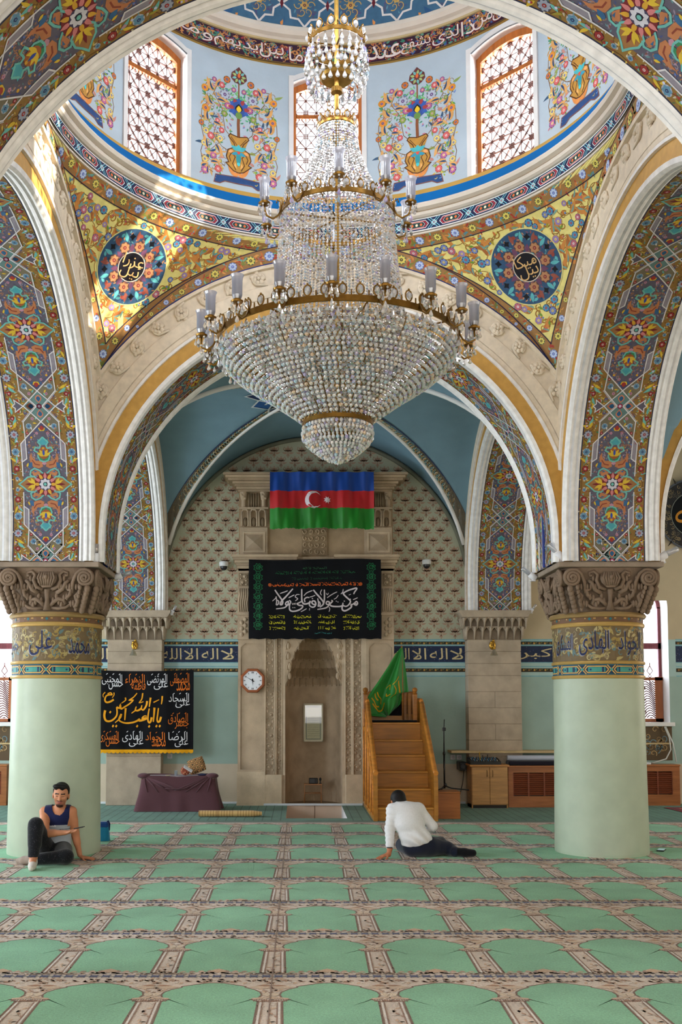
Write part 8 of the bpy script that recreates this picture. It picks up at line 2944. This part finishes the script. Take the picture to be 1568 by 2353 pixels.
# ------------------------------------------------------------------ crystal chandelier
CH = thing('chandelier', 'huge tiered crystal chandelier with glass candle shades hanging under the dome', 'chandelier', (XC, YC, 4.70))
BR = (140, 104, 46)
rnd = random.Random(31)
TINT = [(246, 247, 250)] * 10 + [(255, 214, 170), (206, 196, 255), (196, 232, 255), (150, 140, 128), (255, 240, 220), (120, 112, 104)]


def bead(mb, c, r, h, col, n=6, tw=0.0):
    k0 = len(mb.v)
    x, y, z = c
    mb.v.append((x, y, z + h))
    for dz, k in ((0.35, 0.8), (-0.35, 0.8)):
        for i in range(n):
            a = 2 * pi * i / n + tw
            mb.v.append((x + r * k * 1.2 * cos(a), y + r * k * 1.2 * sin(a), z + h * dz))
    mb.v.append((x, y, z - h))
    for i in range(n):
        j = (i + 1) % n
        for f in ((k0, k0 + 1 + i, k0 + 1 + j), (k0 + 1 + i, k0 + 1 + n + i, k0 + 1 + n + j, k0 + 1 + j), (k0 + 1 + n + i, k0 + 1 + 2 * n, k0 + 1 + n + j)):
            mb.f.append(f); mb.c.append(col); mb.s.append(False)


def drop(mb, c, ln, col, n=6):
    """tear drop hanging from c"""
    x, y, z = c
    k0 = len(mb.v)
    prof = [(0.0, 0.0), (0.12, -0.3), (0.26, -0.65), (0.22, -0.85), (0.0, -1.0)]
    for r, dz in prof[1:-1]:
        for i in range(n):
            a = 2 * pi * i / n
            mb.v.append((x + r * ln * cos(a), y + r * ln * sin(a), z + dz * ln))
    top = len(mb.v); mb.v.append((x, y, z)); bot = len(mb.v); mb.v.append((x, y, z - ln))
    for i in range(n):
        j = (i + 1) % n
        fs = [(top, k0 + i, k0 + j), (k0 + i, k0 + n + i, k0 + n + j, k0 + j), (k0 + n + i, k0 + 2 * n + i, k0 + 2 * n + j, k0 + n + j), (k0 + 2 * n + i, bot, k0 + 2 * n + j)]
        for f in fs:
            mb.f.append(f); mb.c.append(col); mb.s.append(False)


# stem and frame rings (local z = world z - 4.70)
mb = MB(); mb.tube([(0, 0, -0.72), (0, 0, 7.1)], 0.020, 10, (190, 150, 74)); mb.lathe([(0.02, 2.2), (0.05, 2.22), (0.05, 2.26), (0.02, 2.28)], 0, 0, 14, BR); mb.lathe([(0.16, 7.17), (0.14, 7.05), (0.03, 6.98)], 0, 0, 18, BR); mb.build('stem', M['brass'], CH)


def crown_band(nm, R, z, h, n, scal, cr):
    """brass hoop with a pierced crest; each crest loop carries an oval crystal"""
    mb = MB()
    mb.lathe([(R, z), (R + 0.008, z + 0.004), (R + 0.008, z + h - 0.004), (R, z + h), (R - 0.006, z + h - 0.004), (R - 0.006, z + 0.004), (R, z)], 0, 0, 72, BR)
    for i in range(n):
        a = 2 * pi * i / n
        pts = []
        for j in range(10):
            b = 2 * pi * j / 10
            u = scal * 0.36 * sin(b); v = scal * 0.5 * (1 - cos(b))
            pts.append(((R) * cos(a + u / R), (R) * sin(a + u / R), z + h + v))
        mb.tube(pts, 0.0065, 5, BR, closed=True)
        mb.ball(((R) * cos(a), (R) * sin(a), z + h + scal * 1.06), 0.010, BR, 5, 4)
        a2 = a + pi / n
        mb.tube([(R * cos(a2), R * sin(a2), z + h), (R * cos(a2), R * sin(a2), z + h + scal * 0.45)], 0.006, 4, BR)
    mb.build(nm, M['brass'], CH)
    g = MB(); bead(g, (R + 0.004, 0, z + h + scal * 0.5), cr, cr * 1.6, (236, 240, 248), 8)
    g = g.mesh('crest_crystal', M['crystal'])
    for i in range(n):
        link(nm.split('_')[0] + '_crest_crystal', g, CH, None, 2 * pi * i / n)


crown_band('lower_band', 1.02, -0.045, 0.055, 48, 0.085, 0.022)
crown_band('upper_band', 0.49, 1.085, 0.045, 26, 0.075, 0.020)
crown_band('small_band', 0.165, 1.88, 0.03, 12, 0.07, 0.018)
crown_band('top_band', 0.245, 2.63, 0.04, 14, 0.09, 0.022)
crown_band('neck_band', 0.290, -0.715, 0.040, 22, 0.055, 0.014)
# spokes carrying the hoops
for z, R, n in ((-0.02, 1.02, 8), (1.10, 0.49, 6), (1.89, 0.165, 4), (2.65, 0.245, 4), (-0.69, 0.29, 4)):
    for k in range(n):
        a = 2 * pi * k / n + 0.2
        mb = MB(); mb.tube([(0.015 * cos(a), 0.015 * sin(a), z), (R * cos(a), R * sin(a), z)], 0.008, 5, BR); mb.build('spoke', M['brass'], CH)

# bowl: rows of cut beads on wires
prof = [(1.000, -0.065), (0.985, -0.13), (0.950, -0.185), (0.905, -0.235), (0.85, -0.285), (0.78, -0.335), (0.70, -0.39), (0.61, -0.445), (0.53, -0.50), (0.455, -0.555), (0.39, -0.60), (0.335, -0.645), (0.30, -0.67)]
cum = [0.0]
for a, b in zip(prof[:-1], prof[1:]): cum.append(cum[-1] + hypot(b[0] - a[0], b[1] - a[1]))
def bowl(s):
    for i in range(len(prof) - 1):
        if s <= cum[i + 1] or i == len(prof) - 2:
            t = (s - cum[i]) / (cum[i + 1] - cum[i])
            return prof[i][0] + (prof[i + 1][0] - prof[i][0]) * t, prof[i][1] + (prof[i + 1][1] - prof[i][1]) * t
NR = 21
wire = MB()
for k in range(NR):
    R, z = bowl(cum[-1] * (k + 0.5) / NR)
    n = int(2 * pi * R / 0.043)
    mb = MB()
    for i in range(n):
        a = 2 * pi * (i + 0.5 * (k % 2)) / n
        bead(mb, (R * cos(a), R * sin(a), z), 0.0172, 0.0175, rnd.choice(TINT), 6, a + rnd.uniform(0, 1))
    mb.build('bead_row', M['crystal'], CH)
    R2, z2 = bowl(cum[-1] * (k + 1.0) / NR)
    n = int(2 * pi * (R2 - 0.05) / 0.036)
    mb = MB()
    for i in range(n):
        a = 2 * pi * (i + 0.25) / n
        bead(mb, ((R2 - 0.05) * cos(a), (R2 - 0.05) * sin(a), z2 + 0.02), 0.0155, 0.019, rnd.choice(TINT), 5, a)
    mb.build('inner_bead_row', M['crystal'], CH)
    wire.tube([((R - 0.012) * cos(2 * pi * i / 72), (R - 0.012) * sin(2 * pi * i / 72), z + 0.004) for i in range(72)], 0.0045, 4, (150, 118, 60), closed=True)
for k in range(24):
    a = 2 * pi * k / 24
    wire.tube([((r - 0.012) * cos(a), (r - 0.012) * sin(a), z) for r, z in prof], 0.005, 4, (130, 100, 52))
wire.build('bowl_frame', M['brass'], CH)
# crystal finial cup under the bowl
fin_prof = [(0.290, -0.735), (0.297, -0.78), (0.292, -0.82), (0.262, -0.865), (0.218, -0.905), (0.165, -0.945), (0.105, -0.978), (0.045, -1.000)]
for k, (R, z) in enumerate(fin_prof):
    mb = MB()
    n = max(5, int(2 * pi * R / 0.036))
    for i in range(n):
        a = 2 * pi * (i + 0.5 * (k % 2)) / n
        bead(mb, (R * cos(a), R * sin(a), z), 0.0155, 0.021, rnd.choice(TINT), 6, rnd.uniform(0, 1))
        bead(mb, ((R - 0.02) * cos(a + 0.5 / n), (R - 0.02) * sin(a + 0.5 / n), z - 0.02), 0.012, 0.017, rnd.choice(TINT), 5)
    mb.build('finial_row', M['crystal'], CH)
mb = MB(); drop(mb, (0, 0, -0.995), 0.05, (240, 242, 250), 8); mb.build('finial_drop', M['crystal'], CH)

# curtain of bead strings between the upper hoop and the bowl
def strand(z0, z1, r0, r1, step, br, ex=1.5):
    mb = MB()
    n = int((z0 - z1) / step)
    for i in range(n):
        t = i / n
        bead(mb, (r0 + (r1 - r0) * t ** ex, 0, z0 - step * i), br, step * 0.46, rnd.choice(TINT), 5, rnd.uniform(0, 1))
    return mb
meshes = [strand(1.075, 0.02, 0.485, 0.60, 0.026, 0.0115).mesh('crystal_string', M['crystal']) for _ in range(4)]
NS = 96
for k in range(NS):
    link('crystal_string', meshes[k % 4], CH, None, 2 * pi * k / NS + rnd.uniform(-0.008, 0.008))
meshes = [strand(1.87, 1.15, 0.165, 0.44, 0.026, 0.0105, 1.7).mesh('upper_string', M['crystal']) for _ in range(3)]
for k in range(48):
    link('upper_string', meshes[k % 3], CH, None, 2 * pi * k / 48)
# drops of the top tier: five rows
for k in range(6):
    mb = MB()
    R, z = (0.248, 0.262, 0.268, 0.262, 0.245, 0.215)[k], 2.61 - 0.062 * k
    n = (22, 24, 26, 26, 24, 22)[k]
    for i in range(n):
        a = 2 * pi * (i + 0.5 * (k % 2)) / n
        drop(mb, (R * cos(a), R * sin(a), z), 0.075, rnd.choice(TINT), 6); bead(mb, (R * cos(a), R * sin(a), z + 0.012), 0.010, 0.012, rnd.choice(TINT), 5)
    mb.build('drop_row', M['crystal'], CH)
mb = MB(); mb.lathe([(0.02, 2.42), (0.13, 2.40), (0.15, 2.36), (0.13, 2.34), (0.02, 2.35)], 0, 0, 24, (190, 150, 74)); mb.build('lamp_plate', M['brass'], CH)

# arms with etched glass shades
def arm_meshes(R0, R1, zc):
    a = MB()
    pts = [(R0, 0, zc + 0.02), (R0 + 0.035, 0, zc - 0.05), (R0 + 0.08, 0, zc - 0.085), (R0 + 0.135, 0, zc - 0.065), (R1, 0, zc - 0.01), (R1, 0, zc + 0.03)]
    a.tube(pts, 0.0085, 6, BR)
    a.tube([(R0 + 0.01, 0, zc), (R0 + 0.015, 0, zc + 0.07), (R0 + 0.045, 0, zc + 0.085), (R0 + 0.05, 0, zc + 0.055)], 0.006, 5, BR)
    a.lathe([(0.0, zc + 0.02), (0.045, zc + 0.028), (0.05, zc + 0.04), (0.028, zc + 0.042), (0.026, zc + 0.075), (0.0, zc + 0.075)], R1, 0, 14, BR)
    s = MB()
    s.lathe([(0.030, zc + 0.055), (0.040, zc + 0.085), (0.041, zc + 0.20), (0.044, zc + 0.225), (0.053, zc + 0.245), (0.050, zc + 0.245), (0.041, zc + 0.225), (0.038, zc + 0.20), (0.037, zc + 0.085), (0.028, zc + 0.06)], R1, 0, 18, (236, 238, 246))
    d = MB()
    for k in range(6):
        b = 2 * pi * k / 6
        x, y = R1 + 0.047 * cos(b), 0.047 * sin(b)
        bead(d, (x, y, zc + 0.012), 0.009, 0.011, (240, 242, 248), 5); drop(d, (x, y, zc), 0.055, rnd.choice(TINT), 6)
    bead(d, (R1, 0, zc - 0.05), 0.012, 0.016, (240, 242, 248), 6); drop(d, (R1, 0, zc - 0.065), 0.065, rnd.choice(TINT), 6)
    for q in pts[1:4]:
        drop(d, (q[0], 0, q[2] - 0.01), 0.055, rnd.choice(TINT), 6)
    c = MB(); c.tube([(R1, 0, zc + 0.07), (R1, 0, zc + 0.125)], 0.012, 8, (226, 220, 206)); c.ball((R1, 0, zc + 0.15), (0.012, 0.012, 0.026), (240, 236, 226), 8, 6)
    return a.mesh('arm', M['brass']), s.mesh('glass_shade', M['shade']), d.mesh('arm_drop', M['crystal']), c.mesh('candle_bulb', M['plastic'])
for (R0, R1, zc, n, off) in ((1.02, 1.15, -0.005, 18, 0.10), (0.49, 0.645, 1.10, 10, 0.30)):
    am, sm, dm, cm = arm_meshes(R0, R1, zc)
    for k in range(n):
        a = 2 * pi * k / n + off
        o = link('arm', am, CH, None, a)
        for nm, me in (('glass_shade', sm), ('arm_drop', dm), ('candle_bulb', cm)):
            link(nm, me, o)
# hanging tear drops all round the rim of the bowl
mb = MB(); drop(mb, (1.03, 0, -0.06), 0.06, (240, 242, 248), 6)
mb = mb.mesh('rim_drop', M['crystal'])
for k in range(90):
    link('rim_drop', mb, CH, (0, 0, -0.03 * (k % 2)), 2 * pi * k / 90)
